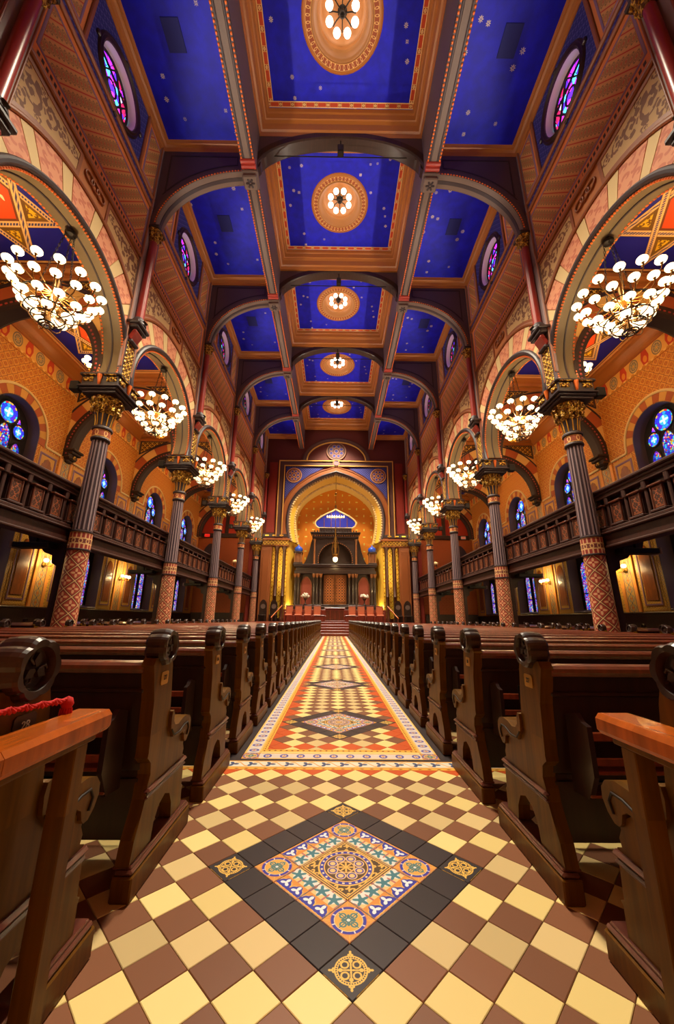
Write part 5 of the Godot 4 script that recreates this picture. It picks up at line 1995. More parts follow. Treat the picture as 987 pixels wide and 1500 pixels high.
func build_ceiling() -> void:
	var ce := structure("ceiling", "deep blue star strewn coffered ceiling framed in wood")
	var kit := []
	var b := MB.new()
	for s in [-1.0, 1.0]:
		var x0: float = minf(s * 3.5, s * 6.8)
		var x1: float = maxf(s * 3.5, s * 6.8)
		b = MB.new()
		b.X = plan_down(YS)
		b.ext(rect(x0, -2.915, x1, 2.915), -0.2, 0.0, Rect2(x0, -2.915, 5.83, 5.83))
		kit.append(["blue_panel", b.done(), M.sky_a if s < 0 else M.sky_b])
		b = MB.new()
		b.X = plan_down(YS)
		var xi0: float = minf(s * 3.6, s * XF)
		var xi1: float = maxf(s * 3.6, s * XF)
		b.run(PackedVector2Array([Vector2(xi0, -2.71), Vector2(xi0, 2.71), Vector2(xi1, 2.71), Vector2(xi1, -2.71)]), [Vector2(0, 0.42), Vector2(-0.04, 0.42), Vector2(-0.06, 0.34), Vector2(-0.1, 0.32), Vector2(-0.14, 0.2), Vector2(-0.2, 0.14), Vector2(-0.24, 0.13), Vector2(-0.26, 0.05), Vector2(-0.28, 0.0), Vector2(0, 0)], true)
		kit.append(["cornice", b.done(), M.cornice])
		b = MB.new()
		b.box(Vector3(s * 5.2, YS - 0.005, 0.2), Vector3(0.55, 0.03, 0.75), 0.01)
		kit.append(["hatch_cover", b.done(), M.hatch])
		# longitudinal beam
		b = MB.new()
		b.box(Vector3(s * 3.36, 18.2, 0), Vector3(0.48, 2.3, 5.83))
		kit.append(["beam", b.done(), M.plum])
		b = MB.new()
		b.box(Vector3(s * 3.36, 17.045, 0), Vector3(0.2, 0.03, 5.2), 0.01)
		kit.append(["beam_panel", b.done(), M.plum_light])
		b = MB.new()
		for e in [-1.0, 1.0]:
			for q in 48:
				b.box(Vector3(s * 3.36 + e * 0.21, 17.03, -2.6 + q * 0.1105), Vector3(0.055, 0.05, 0.07), 0.015)
		kit.append(["bead_row", b.done(), M.bead])
		b = MB.new()
		for e in [-1.0, 1.0]:
			b.box(Vector3(s * 3.36 + e * 0.14, 17.04, 0), Vector3(0.03, 0.04, 5.3))
			b.box(Vector3(s * 3.36 + e * 0.225, 17.1, 0), Vector3(0.06, 0.06, 5.3), 0.02)
		kit.append(["beam_moulding", b.done(), M.plum_dark])
	# raised middle coffer
	for s in [-1.0, 1.0]:
		var half := ell(0, 0, 0.95, 0.95, 90.0, 90.0 - s * 180.0, 24)
		var hp := PackedVector2Array([Vector2(0, 2.915)])
		hp.append_array(half)
		hp.append_array(PackedVector2Array([Vector2(0, -2.915), Vector2(s * 3.3, -2.915), Vector2(s * 3.3, 2.915)]))
		b = MB.new()
		b.X = plan_down(YM)
		b.ext(hp, -0.2, 0.0, Rect2(-2.7, -2.7, 5.4, 5.4))
		kit.append(["blue_panel", b.done(), M.sky_b])
		b = MB.new()
		b.box(Vector3(s * 3.4, YM - 0.4, 0), Vector3(0.4, 1.3, 5.83))
		kit.append(["coffer_side", b.done(), M.plum])
	b = MB.new()
	b.X = plan_down(YM)
	var cp := PackedVector2Array([Vector2(-3.2, -2.71), Vector2(-3.2, 2.71), Vector2(3.2, 2.71), Vector2(3.2, -2.71)])
	b.run(cp, [Vector2(0, 0.95), Vector2(-0.1, 0.95), Vector2(-0.14, 0.8), Vector2(-0.2, 0.75), Vector2(-0.24, 0.5), Vector2(-0.3, 0.4), Vector2(-0.34, 0.38), Vector2(-0.38, 0.2), Vector2(-0.42, 0.15), Vector2(-0.45, 0.0), Vector2(0, 0)], true)
	kit.append(["cornice", b.done(), M.cornice])
	b = MB.new()
	b.X = plan_down(YM)
	for q in [rect(-2.75, 2.06, 2.75, 2.24), rect(-2.75, -2.24, 2.75, -2.06)]:
		b.ext(q, 0.0, 0.012, Rect2(q[0].x, q[0].y, 0.9, 0.18), false)
	b.X = plan_down(YM) * Transform3D(Basis(Vector3(0, 0, 1), PI / 2), Vector3.ZERO)
	for q in [rect(-2.06, 2.57, 2.06, 2.75), rect(-2.06, -2.75, 2.06, -2.57)]:
		b.ext(q, 0.0, 0.011, Rect2(q[0].x, q[0].y, 0.9, 0.18), false)
	kit.append(["red_border", b.done(), M.redband])
	for k in range(-1, 5):
		for it in kit:
			part(ce, it[0], it[1], it[2], Vector3(0, 0, zceil(k)))
	# transverse ribs
	var rk := []
	for s in [-1.0, 1.0]:
		var xf := Transform3D(Basis(Vector3(s, 0, 0), Vector3(0, 1, 0), Vector3(0, 0, 1)), Vector3.ZERO)
		var q := ell(3.5, 14.35, 2.95, 2.66, 90, 0, 24)
		var poly := PackedVector2Array()
		poly.append_array(q)
		poly.append_array(PackedVector2Array([Vector2(6.8, 14.35), Vector2(6.8, YS), Vector2(3.5, YS)]))
		b = MB.new()
		b.ext(poly, -0.2, 0.2)
		rk.append(["rib_spandrel", in_frame(b.done(), xf), M.plum])
		b = MB.new()
		b.run(q, [Vector2(0.22, -0.24), Vector2(0.0, -0.24), Vector2(-0.02, -0.2), Vector2(-0.02, 0.2), Vector2(0.0, 0.24), Vector2(0.22, 0.24)])
		rk.append(["rib_moulding", in_frame(b.done(), xf), M.plum_light])
		b = MB.new()
		b.run(q, [Vector2(-0.01, -0.06), Vector2(-0.035, -0.06), Vector2(-0.035, 0.06), Vector2(-0.01, 0.06)])
		var tri_p := PackedVector2Array()
		for v in ell(3.5, 14.35, 3.35, 3.06, 84, 30, 14): tri_p.append(v)
		tri_p.append(Vector2(6.35, 15.95))
		tri_p.append(Vector2(6.35, YS - 0.58))
		tri_p.append(Vector2(3.85, YS - 0.58))
		b.run(tri_p, [Vector2(-0.025, 0.19), Vector2(-0.025, 0.215), Vector2(0.025, 0.215), Vector2(0.025, 0.19)], true)
		rk.append(["rib_line", in_frame(b.done(), xf), M.plum_dark])
		for zf in [0.235, -0.235]:
			rk.append(["bead_row", in_frame(beads(ell(3.5, 14.35, 3.0, 2.71, 89, 2, 24), 0.11, Vector3(0.07, 0.06, 0.05), zf), xf), M.bead])
		# block where rib and beam meet
		b = MB.new()
		b.box(Vector3(s * 3.36, 17.02, 0), Vector3(0.6, 0.2, 0.62), 0.04)
		b.box(Vector3(s * 3.36, 16.86, 0.0), Vector3(0.52, 0.18, 0.5), 0.04)
		rk.append(["boss_block", b.done(), M.plum_light])
		b = MB.new()
		for z in [0.4, 0.56]:
			b.X = Transform3D(Basis(Vector3(0, 0, 1), PI / 2), Vector3(s * 3.36, 17.03, z))
			b.lathe([Vector2(0.0, -0.26), Vector2(0.08, -0.26), Vector2(0.085, 0.26), Vector2(0.0, 0.26)], 10)
		rk.append(["red_roll", b.done(), M.red_stone])
		b = MB.new()
		b.X = Transform3D(Basis.IDENTITY, Vector3(s * 3.36, 16.76, 0))
		for k in 6:
			b.X = Transform3D(Basis(Vector3.UP, k * TAU / 6), Vector3(s * 3.36, 16.76, 0))
			b.box(Vector3(0.1, 0, 0), Vector3(0.14, 0.05, 0.07), 0.02)
		rk.append(["rosette", b.done(), M.plum_dark])
		# bracket from the beam to the middle arch
		b = MB.new()
		b.X = xf
		b.ext(PackedVector2Array([Vector2(3.15, 17.3), Vector2(3.15, 18.7), Vector2(2.3, 18.75), Vector2(2.55, 18.55), Vector2(2.6, 18.3), Vector2(2.8, 18.2), Vector2(2.82, 17.95), Vector2(3.0, 17.8), Vector2(3.02, 17.5)]), -0.15, 0.15)
		rk.append(["bracket", b.done(), M.dark_wood])
		b = MB.new()
		b.X = Transform3D(Basis(Vector3(0, 0, 1), PI / 2), Vector3(s * 2.95, 18.25, 0))
		b.lathe([Vector2(0.0, -0.09), Vector2(0.05, -0.08), Vector2(0.075, 0.0), Vector2(0.05, 0.08), Vector2(0.0, 0.09)], 10)
		rk.append(["gilded_knob", b.done(), M.gold])
	b = MB.new()
	var mid := ell(0, 17.3, 3.13, 1.66, 180, 0, 30)
	var mp := PackedVector2Array()
	mp.append_array(mid)
	mp.append_array(PackedVector2Array([Vector2(3.2, 17.4), Vector2(3.2, YM + 0.2), Vector2(-3.2, YM + 0.2), Vector2(-3.2, 17.4)]))
	b.ext(mp, -0.2, 0.2)
	rk.append(["middle_rib", b.done(), M.plum])
	b = MB.new()
	b.run(mid, [Vector2(0.26, -0.25), Vector2(0.02, -0.25), Vector2(-0.02, -0.2), Vector2(-0.02, 0.2), Vector2(0.02, 0.25), Vector2(0.26, 0.25)])
	rk.append(["middle_arch_moulding", b.done(), M.dark_wood])
	b = MB.new()
	b.tube([Vector3(-3.1, 18.25, 0), Vector3(3.1, 18.25, 0)], 0.022, 6)
	rk.append(["tie_rod", b.done(), M.iron])
	for i in range(-1, 4):
		for it in rk:
			part(ce, it[0], it[1], it[2], Vector3(0, 0, zcol(i)))
	# little boxes hung from the middle of the ribs
	for i in range(0, 4):
		var t := thing("hanging_speaker", "small dark loudspeaker box hung from the middle of a ceiling rib", "speaker", Vector3(0, 18.42, zcol(i) + 0.1), "loudspeakers hung from the ceiling ribs")
		b = MB.new()
		b.box(Vector3.ZERO, Vector3(0.24, 0.36, 0.26), 0.03)
		part(t, "case", b.done(), M.iron)
		b = MB.new()
		b.tube([Vector3(0, 0.15, 0), Vector3(0, 0.62, 0)], 0.03, 6)
		part(t, "stem", b.done(), M.iron)

func build_shell() -> void:
	# back wall behind the viewer and the roof space above, closing the room
	var w := structure("wall_back", "plain rear wall of the sanctuary")
	var b := MB.new()
	b.box(Vector3(0, 10.5, 2.3), Vector3(26.2, 21.6, 0.4))
	part(w, "masonry", b.done(), M.plaster)
	w = structure("ceiling_upper", "roof above the ceiling")
	b = MB.new()
	b.box(Vector3(0, 21.6, -17), Vector3(26.2, 0.3, 41))
	for s in [-1.0, 1.0]:
		b.box(Vector3(s * 7.6, 17.0, -17), Vector3(0.3, 9.6, 41))
		b.box(Vector3(s * 10.2, 12.75, -17), Vector3(5.7, 0.3, 41))
	part(w, "roof_boards", b.done(), M.dark_wood)

# ---------- end wall and ark ----------
func mirror(p: PackedVector2Array) -> PackedVector2Array:
	# a half outline from the foot on the right to the apex becomes a whole one from left foot to right foot
	var q := PackedVector2Array()
	for v in p: q.append(Vector2(-v.x, v.y))
	var r := p.duplicate()
	r.reverse()
	q.append_array(r.slice(1))
	return q

func smooth_half(p: Array) -> PackedVector2Array:
	var c := Curve2D.new()
	for i in p.size():
		var a: Vector2 = p[maxi(i - 1, 0)]
		var b: Vector2 = p[mini(i + 1, p.size() - 1)]
		var t := (b - a) / 6.0
		if i == p.size() - 1: t = (p[i] - p[i - 1]) / 4.0
		c.add_point(p[i], -t, t)
	c.bake_interval = 0.28
	return c.get_baked_points()

func build_end_wall() -> void:
	var w := structure("wall_front", "dark red end wall with a great pointed horseshoe arch")
	var z := ZE
	var half0 := smooth_half([Vector2(4.1, 7.9), Vector2(4.34, 8.8), Vector2(4.42, 9.8), Vector2(4.38, 10.6), Vector2(4.15, 11.5), Vector2(3.6, 12.45), Vector2(2.7, 13.3), Vector2(1.4, 14.1), Vector2(0, 14.62)])
	var p0 := mirror(half0)
	var half1 := smooth_half([Vector2(3.45, 7.9), Vector2(3.62, 8.8), Vector2(3.7, 9.7), Vector2(3.68, 10.5), Vector2(3.42, 11.3), Vector2(2.95, 12.0), Vector2(2.2, 12.65), Vector2(1.15, 13.25), Vector2(0, 13.6)])
	var b := MB.new()
	b.X = Transform3D(Basis.IDENTITY, Vector3(0, 0, z))
	var poly := PackedVector2Array([Vector2(-7.4, 0), Vector2(-4.3, 0), Vector2(-4.3, 7.9)])
	poly.append_array(p0)
	poly.append_array(PackedVector2Array([Vector2(4.3, 7.9), Vector2(4.3, 0), Vector2(7.4, 0), Vector2(7.4, 21.2), Vector2(-7.4, 21.2)]))
	b.ext(poly, -0.5, 0.0)
	part(w, "masonry", b.done(), M.wine)
	# alcove: back wall and splayed reveal
	b = MB.new()
	b.X = Transform3D(Basis.IDENTITY, Vector3(0, 0, -35.4))
	b.ext(rect(-4.6, 0, 4.6, 15.2), -0.3, 0.0, Rect2(-4.6, 0, 1.4, 1.4), true)
	part(w, "gilded_back", b.done(), M.altar)
	var n := 40
	var q0 := PackedVector2Array()
	var q1 := PackedVector2Array()
	var full0 := PackedVector2Array([Vector2(-4.3, 0.0), Vector2(-4.3, 7.9)])
	full0.append_array(p0)
	var lines := [p0, mirror(half1)]
	var ca := Curve2D.new()
	for v in p0: ca.add_point(v)
	var cb := Curve2D.new()
	for v in lines[1]: cb.add_point(v)
	var steps := [[0.0, 0.0, M.plum], [0.25, -0.28, M.yellow], [0.72, -0.75, M.yellow_pale], [1.0, -1.9, M.yellow]]
	for s in steps.size() - 1:
		b = MB.new()
		for i in n:
			var a0 := ca.sample_baked(ca.get_baked_length() * i / n)
			var a1 := ca.sample_baked(ca.get_baked_length() * (i + 1) / n)
			var b0 := cb.sample_baked(cb.get_baked_length() * i / n)
			var b1 := cb.sample_baked(cb.get_baked_length() * (i + 1) / n)
			var t0: float = steps[s][0]
			var t1: float = steps[s + 1][0]
			var m0 := a0.lerp(b0, t0)
			var m1 := a1.lerp(b1, t0)
			var m2 := a1.lerp(b1, t1)
			var m3 := a0.lerp(b0, t1)
			var hint := Vector3(-m0.x, 10.0 - m0.y, 1.0)
			b.quad(Vector3(m0.x, m0.y, z + steps[s][1]), Vector3(m1.x, m1.y, z + steps[s][1]), Vector3(m2.x, m2.y, z + steps[s + 1][1]), Vector3(m3.x, m3.y, z + steps[s + 1][1]), hint)
		part(w, "arch_reveal", b.done(), steps[s][2])
	for tt in [[0.2, -0.2, M.cream], [0.8, -0.8, M.cream]]:
		b = MB.new()
		var cnt := 70
		for i in cnt:
			var a0 := ca.sample_baked(ca.get_baked_length() * (i + 0.5) / cnt).lerp(cb.sample_baked(cb.get_baked_length() * (i + 0.5) / cnt), tt[0])
			b.box(Vector3(a0.x, a0.y, z + tt[1]), Vector3(0.21, 0.21, 0.2), 0.06)
		part(w, "bead_row", b.done(), tt[2])
	for s in [-1.0, 1.0]:
		b = MB.new()
		b.quad(Vector3(s * 4.3, 0, z), Vector3(s * 4.3, 7.95, z), Vector3(s * 3.5, 7.95, z - 1.9), Vector3(s * 3.5, 0, z - 1.9), Vector3(-s, 0, 0.4))
		b.box(Vector3(s * 4.35, 4, z - 1.0), Vector3(0.06, 8, 2.0))
		part(w, "jamb", b.done(), M.yellow)
	# arch mouldings on the face
	b = MB.new()
	b.X = Transform3D(Basis.IDENTITY, Vector3(0, 0, z))
	b.run(p0, [Vector2(0, 0), Vector2(0, 0.1), Vector2(0.06, 0.14), Vector2(0.14, 0.1), Vector2(0.16, 0)])
	part(w, "arch_moulding", b.done(), M.plum_dark)
	b = MB.new()
	b.X = Transform3D(Basis.IDENTITY, Vector3(0, 0, z))
	b.run(p0, [Vector2(0.16, 0), Vector2(0.16, 0.06), Vector2(0.5, 0.06), Vector2(0.52, 0.1), Vector2(0.58, 0.1), Vector2(0.58, 0)])
	part(w, "arch_moulding", b.done(), M.moulding)
	# rectangular frame, blue corners, roundels
	b = MB.new()
	b.X = Transform3D(Basis.IDENTITY, Vector3(0, 0, z))
	var al := PackedVector2Array([Vector2(-5.45, 8.3), Vector2(-5.45, 15.8), Vector2(5.45, 15.8), Vector2(5.45, 8.3)])
	b.run(al, [Vector2(0, 0), Vector2(0, 0.1), Vector2(-0.08, 0.1), Vector2(-0.1, 0.05), Vector2(-0.5, 0.05), Vector2(-0.52, 0.1), Vector2(-0.6, 0.1), Vector2(-0.6, 0)])
	part(w, "frame_moulding", b.done(), M.plum_brown)
	b = MB.new()
	b.X = Transform3D(Basis.IDENTITY, Vector3(0, 0, z))
	b.run(al, [Vector2(0.0, 0.08), Vector2(0.0, 0.14), Vector2(-0.09, 0.14), Vector2(-0.09, 0.08)])
	b.run(al, [Vector2(-0.51, 0.08), Vector2(-0.51, 0.14), Vector2(-0.6, 0.14), Vector2(-0.6, 0.08)])
	part(w, "frame_line", b.done(), M.ochre)
	for s in [-1.0, 1.0]:
		b = MB.new()
		b.X = Transform3D(Basis.IDENTITY, Vector3(0, 0, z))
		b.ext(PackedVector2Array([Vector2(s * 4.8, 15.15), Vector2(s * 4.8, 11.9), Vector2(s * 4.4, 12.6), Vector2(s * 3.6, 13.5), Vector2(s * 2.6, 14.3), Vector2(s * 1.3, 15.0), Vector2(s * 1.1, 15.15)]), 0.0, 0.03)
		part(w, "blue_spandrel", b.done(), M.blue_pat)
		b = MB.new()
		b.X = Transform3D(Basis.IDENTITY, Vector3(s * 4.0, 14.28, z))
		b.ext(disc(0, 0, 0.74), 0.02, 0.07, Rect2(-0.74, -0.74, 1.48, 1.48))
		part(w, "roundel", b.done(), M.rosette)
		# scarlet panel at the wall's edge
		b = MB.new()
		b.X = Transform3D(Basis.IDENTITY, Vector3(0, 0, z))
		b.ext(rect(minf(s * 5.6, s * 6.35), 8.7, maxf(s * 5.6, s * 6.35), 15.6), 0.0, 0.03)
		part(w, "red_panel", b.done(), M.scarlet)
		b = MB.new()
		b.box(Vector3(s * 5.55, 8.4, z + 0.06), Vector3(2.3, 0.3, 0.12), 0.02)
		part(w, "string_course", b.done(), M.plum_dark)
		for g in 3:
			b = MB.new()
			b.box(Vector3(s * (4.9 + 0.65 * g), 8.4, z + 0.12), Vector3(0.34, 0.12, 0.04), 0.02)
			part(w, "gilded_tablet", b.done(), M.gold)
		# pier: cornice, pilaster, gilded strips and shafts
		b = MB.new()
		b.box(Vector3(s * 5.4, 7.93, z + 0.3), Vector3(2.7, 0.14, 0.8), 0.04)
		b.box(Vector3(s * 5.4, 7.4, z + 0.24), Vector3(2.5, 0.1, 0.6), 0.03)
		part(w, "pier_cornice", b.done(), M.moulding)
		b = MB.new()
		b.box(Vector3(s * 5.4, 7.65, z + 0.26), Vector3(2.5, 0.42, 0.64), 0.02)
		part(w, "gilded_frieze", b.done(), M.gilt)
		b = MB.new()
		b.box(Vector3(s * 6.12, 3.7, z + 0.2), Vector3(0.95, 7.4, 0.4), 0.03)
		b.box(Vector3(s * 6.12, 3.9, z + 0.41), Vector3(0.6, 6.2, 0.05), 0.02)
		part(w, "pilaster", b.done(), M.moulding)
		for g in [[5.5, 0.24], [4.88, 0.36], [4.34, 0.16]]:
			b = MB.new()
			b.X = Transform3D(Basis.IDENTITY, Vector3(s * g[0], 0, z))
			b.ext(rect(-g[1] * 0.5, 1.2, g[1] * 0.5, 7.3), 0.0, 0.14, Rect2(-0.2, 1.2, 0.4, 1.2), false)
			part(w, "gilded_strip", b.done(), M.goldleaf)
		for g in [5.2, 4.56]:
			b = MB.new()
			b.X = Transform3D(Basis.IDENTITY, Vector3(s * g, 0, z + 0.26))
			b.lathe([Vector2(0.2, 0.9), Vector2(0.2, 1.2), Vector2(0.14, 1.3), Vector2(0.13, 3.0), Vector2(0.16, 3.03), Vector2(0.13, 3.06), Vector2(0.12, 6.85), Vector2(0.15, 6.9), Vector2(0.12, 6.95), Vector2(0.15, 7.05), Vector2(0.24, 7.3), Vector2(0.24, 7.36)], 14)
			part(w, "shaft", b.done(), M.moulding_dark)
	# lunette over the frame
	b = MB.new()
	b.X = Transform3D(Basis.IDENTITY, Vector3(0, 0, z))
	var lu := ell(0, 15.78, 3.25, 2.4, 180, 0, 30)
	b.run(lu, [Vector2(0, 0), Vector2(0, 0.1), Vector2(-0.1, 0.12), Vector2(-0.38, 0.06), Vector2(-0.4, 0.1), Vector2(-0.48, 0.1), Vector2(-0.48, 0)])
	part(w, "lunette_moulding", b.done(), M.plum_brown)
	b = MB.new()
	b.X = Transform3D(Basis.IDENTITY, Vector3(0, 0, z))
	b.run(lu, [Vector2(-0.38, 0.08), Vector2(-0.38, 0.14), Vector2(-0.49, 0.14), Vector2(-0.49, 0.08)])
	part(w, "lunette_line", b.done(), M.ochre)
	b = MB.new()
	b.X = Transform3D(Basis.IDENTITY, Vector3(0, 16.78, z))
	b.ext(disc(0, 0, 0.95), 0.0, 0.1, Rect2(-0.95, -0.95, 1.9, 1.9))
	part(w, "roundel", b.done(), M.rosette_blue)
	b = MB.new()
	b.X = Transform3D(Basis.IDENTITY, Vector3(0, 15.5, z))
	b.ext(disc(0, 0, 0.32), 0.04, 0.14, Rect2(-0.32, -0.32, 0.64, 0.64))
	part(w, "roundel", b.done(), M.rosette)
	# ends of the side aisles
	for s in [-1.0, 1.0]:
		var e := structure("wall_end_left" if s < 0 else "wall_end_right", "stencilled end wall of the side aisle")
		b = MB.new()
		b.box(Vector3(s * 9.9, 6.2, z - 0.35), Vector3(5.2, 12.6, 0.5))
		part(e, "masonry", b.done(), M.diaper_end)
		b = MB.new()
		b.box(Vector3(s * 9.9, 8.35, z + 0.02), Vector3(5.0, 0.35, 0.4), 0.03)
		b.box(Vector3(s * 9.9, 9.6, z - 0.02), Vector3(0.3, 2.4, 0.2), 0.02)
		b.box(Vector3(s * 10.1, 0.8, z - 0.02), Vector3(4.5, 1.6, 0.2), 0.02)
		part(e, "dark_beam", b.done(), M.dark_wood)
		b = MB.new()
		b.box(Vector3(s * 9.9, 9.6, z - 0.08), Vector3(4.6, 2.2, 0.06))
		part(e, "red_lattice", b.done(), M.diaper_red)
		b = MB.new()
		b.box(Vector3(s * 7.55, 4.0, z - 0.05), Vector3(0.35, 8.0, 0.3), 0.02)
		part(e, "red_strip", b.done(), M.scarlet)
		b = MB.new()
		b.X = Transform3D(Basis.IDENTITY, Vector3(0, 0, z))
		b.ext(lancet(s * 11.2, 4.9, 7.6, 1.3), -0.1, 0.02)
		part(e, "doorway_leaf", b.done(), M.dark_wood)
		var t := thing("exit_sign", "small lit red exit sign on the dark beam at the gallery end" if s < 0 else "small pale exit sign with red letters on the beam at the gallery end", "sign", Vector3(s * 11.55, 8.3, z + 0.28))
		b = MB.new()
		b.box(Vector3.ZERO, Vector3(0.44, 0.26, 0.08), 0.02)
		part(t, "case", b.done(), M.exit_sign if s < 0 else M.exit_pale)
		var tm := TextMesh.new()
		tm.text = "EXIT"
		var fo := SystemFont.new()
		fo.font_names = PackedStringArray(["Droid Sans"])
		tm.font = fo
		tm.font_size = 32
		tm.pixel_size = 0.0044
		tm.depth = 0.01
		part(t, "lettering", tm, M.exit_text if s < 0 else M.exit_sign, Vector3(0, 0, 0.045))

func build_ark() -> void:
	var z := -34.9
	var t := thing("torah_ark", "tall dark carved wooden ark with blue domed turrets and gilded lattice doors", "ark", Vector3(0, 1.9, z))
	var b := MB.new()
	# local y = 0 is the ark platform
	b.box(Vector3(0, 0.15, 0.65), Vector3(7.4, 0.3, 1.4), 0.03)
	b.box(Vector3(0, 0.38, 0.55), Vector3(7.2, 0.16, 1.3), 0.03)
	part(t, "plinth", b.done(), M.ark)
	b = MB.new()
	b.box(Vector3(-2.62, 1.78, 0.3), Vector3(1.9, 2.7, 0.6))
	b.box(Vector3(2.62, 1.78, 0.3), Vector3(1.9, 2.7, 0.6))
	b.box(Vector3(0, 1.78, 0.15), Vector3(3.4, 2.7, 0.5))
	part(t, "body", b.done(), M.ark)
	b = MB.new()
	b.box(Vector3(0, 3.28, 0.6), Vector3(7.3, 0.3, 1.2), 0.03)
	b.box(Vector3(0, 3.55, 0.6), Vector3(7.1, 0.3, 1.1), 0.03)
	b.box(Vector3(0, 3.8, 0.62), Vector3(7.45, 0.16, 1.36), 0.05)
	b.box(Vector3(0, 3.92, 0.62), Vector3(7.6, 0.1, 1.46), 0.04)
	part(t, "entablature", b.done(), M.ark)
	for x in [3.55, 3.27, 1.9, 1.6, 1.28]:
		for s in [-1.0, 1.0]:
			b = MB.new()
			b.X = Transform3D(Basis.IDENTITY, Vector3(s * x, 0, 1.05))
			b.lathe([Vector2(0.15, 0.46), Vector2(0.15, 0.56), Vector2(0.1, 0.64), Vector2(0.09, 2.75), Vector2(0.11, 2.8)], 12)
			var cl := part(t, "colonnette", b.done(), M.marble)
			b = MB.new()
			b.X = Transform3D(Basis.IDENTITY, Vector3(s * x, 0, 1.05))
			b.lathe([Vector2(0.1, 2.8), Vector2(0.13, 2.95), Vector2(0.17, 3.08), Vector2(0.17, 3.13)], 10)
			part(cl, "capital", b.done(), M.ark_light)
	for s in [-1.0, 1.0]:
		b = MB.new()
		b.X = Transform3D(Basis.IDENTITY, Vector3(s * 0.52, 0, 0.42))
		b.ext(rect(-0.5, 0.46, 0.5, 3.1), 0.0, 0.1)
		var d := part(t, "door", b.done(), M.ark_light)
		b = MB.new()
		b.X = Transform3D(Basis.IDENTITY, Vector3(s * 0.52, 0, 0.52))
		b.ext(lancet(0, 0.7, 2.95, 0.74), 0.0, 0.03, Rect2(-0.37, 0.7, 0.74, 1.48))
		part(d, "lattice_panel", b.done(), M.lattice)
		# niche
		b = MB.new()
		b.X = Transform3D(Basis.IDENTITY, Vector3(s * 2.58, 0, 0.6))
		b.ext(lancet(0, 0.46, 2.85, 0.95), -0.05, 0.02)
		part(t, "niche", b.done(), M.seat_red)
		b = MB.new()
		b.X = Transform3D(Basis.IDENTITY, Vector3(s * 2.58, 0, 0.6))
		b.tube(loop3(lancet(0, 0.46, 2.88, 0.98), 0.05), 0.05, 6, true)
		part(t, "niche_moulding", b.done(), M.ark_light)
		# turret with blue dome
		b = MB.new()
		b.box(Vector3(s * 3.36, 4.05, 0.85), Vector3(0.78, 0.18, 0.78), 0.03)
		b.box(Vector3(s * 3.36, 5.05, 0.85), Vector3(0.8, 0.16, 0.8), 0.03)
		var tr := part(t, "turret", b.done(), M.ark)
		b = MB.new()
		for cx in [-0.27, 0.27]:
			for cz in [-0.27, 0.27]:
				b.X = Transform3D(Basis.IDENTITY, Vector3(s * 3.36 + cx, 0, 0.85 + cz))
				b.lathe([Vector2(0.09, 4.13), Vector2(0.07, 4.2), Vector2(0.06, 4.8), Vector2(0.1, 4.97)], 8)
		b.X = Transform3D.IDENTITY
		b.box(Vector3(s * 3.36, 4.55, 0.85), Vector3(0.36, 0.85, 0.36))
		part(tr, "turret_shafts", b.done(), M.ark_light)
		b = MB.new()
		b.X = Transform3D(Basis.IDENTITY, Vector3(s * 3.36, 5.13, 0.85))
		b.lathe([Vector2(0.3, 0.0), Vector2(0.36, 0.1), Vector2(0.38, 0.22), Vector2(0.33, 0.36), Vector2(0.2, 0.47), Vector2(0.07, 0.55), Vector2(0.04, 0.66), Vector2(0.0, 0.72)], 16)
		part(tr, "blue_dome", b.done(), M.dome_blue)
		b = MB.new()
		b.X = Transform3D(Basis.IDENTITY, Vector3(s * 3.36, 5.85, 0.85))
		b.lathe([Vector2(0.0, -0.02), Vector2(0.04, 0.0), Vector2(0.05, 0.04), Vector2(0.02, 0.09), Vector2(0.015, 0.2), Vector2(0.0, 0.24)], 8)
		part(tr, "finial", b.done(), M.gold)
		# concave wing
		b = MB.new()
		b.X = Transform3D(Basis(Vector3(s, 0, 0), Vector3(0, 1, 0), Vector3(0, 0, 1)), Vector3(0, 0, 0.4))
		b.ext(PackedVector2Array([Vector2(2.1, 3.95), Vector2(2.95, 3.95), Vector2(2.65, 4.5), Vector2(2.4, 5.3), Vector2(2.25, 6.1), Vector2(2.1, 6.5)]), -0.1, 0.1)
		part(t, "wing", b.done(), M.ark)
	# upper tier with deep arch
	b = MB.new()
	var ar := ell(0, 4.4, 1.5, 1.55, 190, -10, 26)
	var poly := PackedVector2Array([Vector2(-2.1, 3.95), Vector2(-1.5, 3.95)])
	poly.append_array(ar)
	poly.append_array(PackedVector2Array([Vector2(1.5, 3.95), Vector2(2.1, 3.95), Vector2(2.1, 6.75), Vector2(-2.1, 6.75)]))
	b.ext(poly, 0.4, 0.85)
	part(t, "arched_tier", b.done(), M.ark)
	b = MB.new()
	b.ext(rect(-2.0, 3.95, 2.0, 6.5), 0.05, 0.1)
	part(t, "arch_back", b.done(), M.ark)
	part(t, "bead_row", beads(ell(0, 4.4, 1.56, 1.61, 188, -8, 30), 0.2, Vector3(0.11, 0.11, 0.08), 0.87), M.ark_light)
	b = MB.new()
	for s in [-1.0, 1.0]:
		b.X = Transform3D(Basis.IDENTITY, Vector3(s * 1.9, 0, 0.95))
		b.lathe([Vector2(0.13, 3.98), Vector2(0.09, 4.1), Vector2(0.08, 6.1), Vector2(0.14, 6.3)], 10)
	part(t, "corner_shaft", b.done(), M.ark_light)
	b = MB.new()
	b.box(Vector3(0, 6.5, 0.68), Vector3(4.3, 0.12, 0.7), 0.03)
	b.box(Vector3(0, 6.78, 0.68), Vector3(4.5, 0.14, 0.8), 0.04)
	b.box(Vector3(0, 6.92, 0.68), Vector3(4.65, 0.1, 0.9), 0.04)
	part(t, "cornice", b.done(), M.ark)
	b = MB.new()
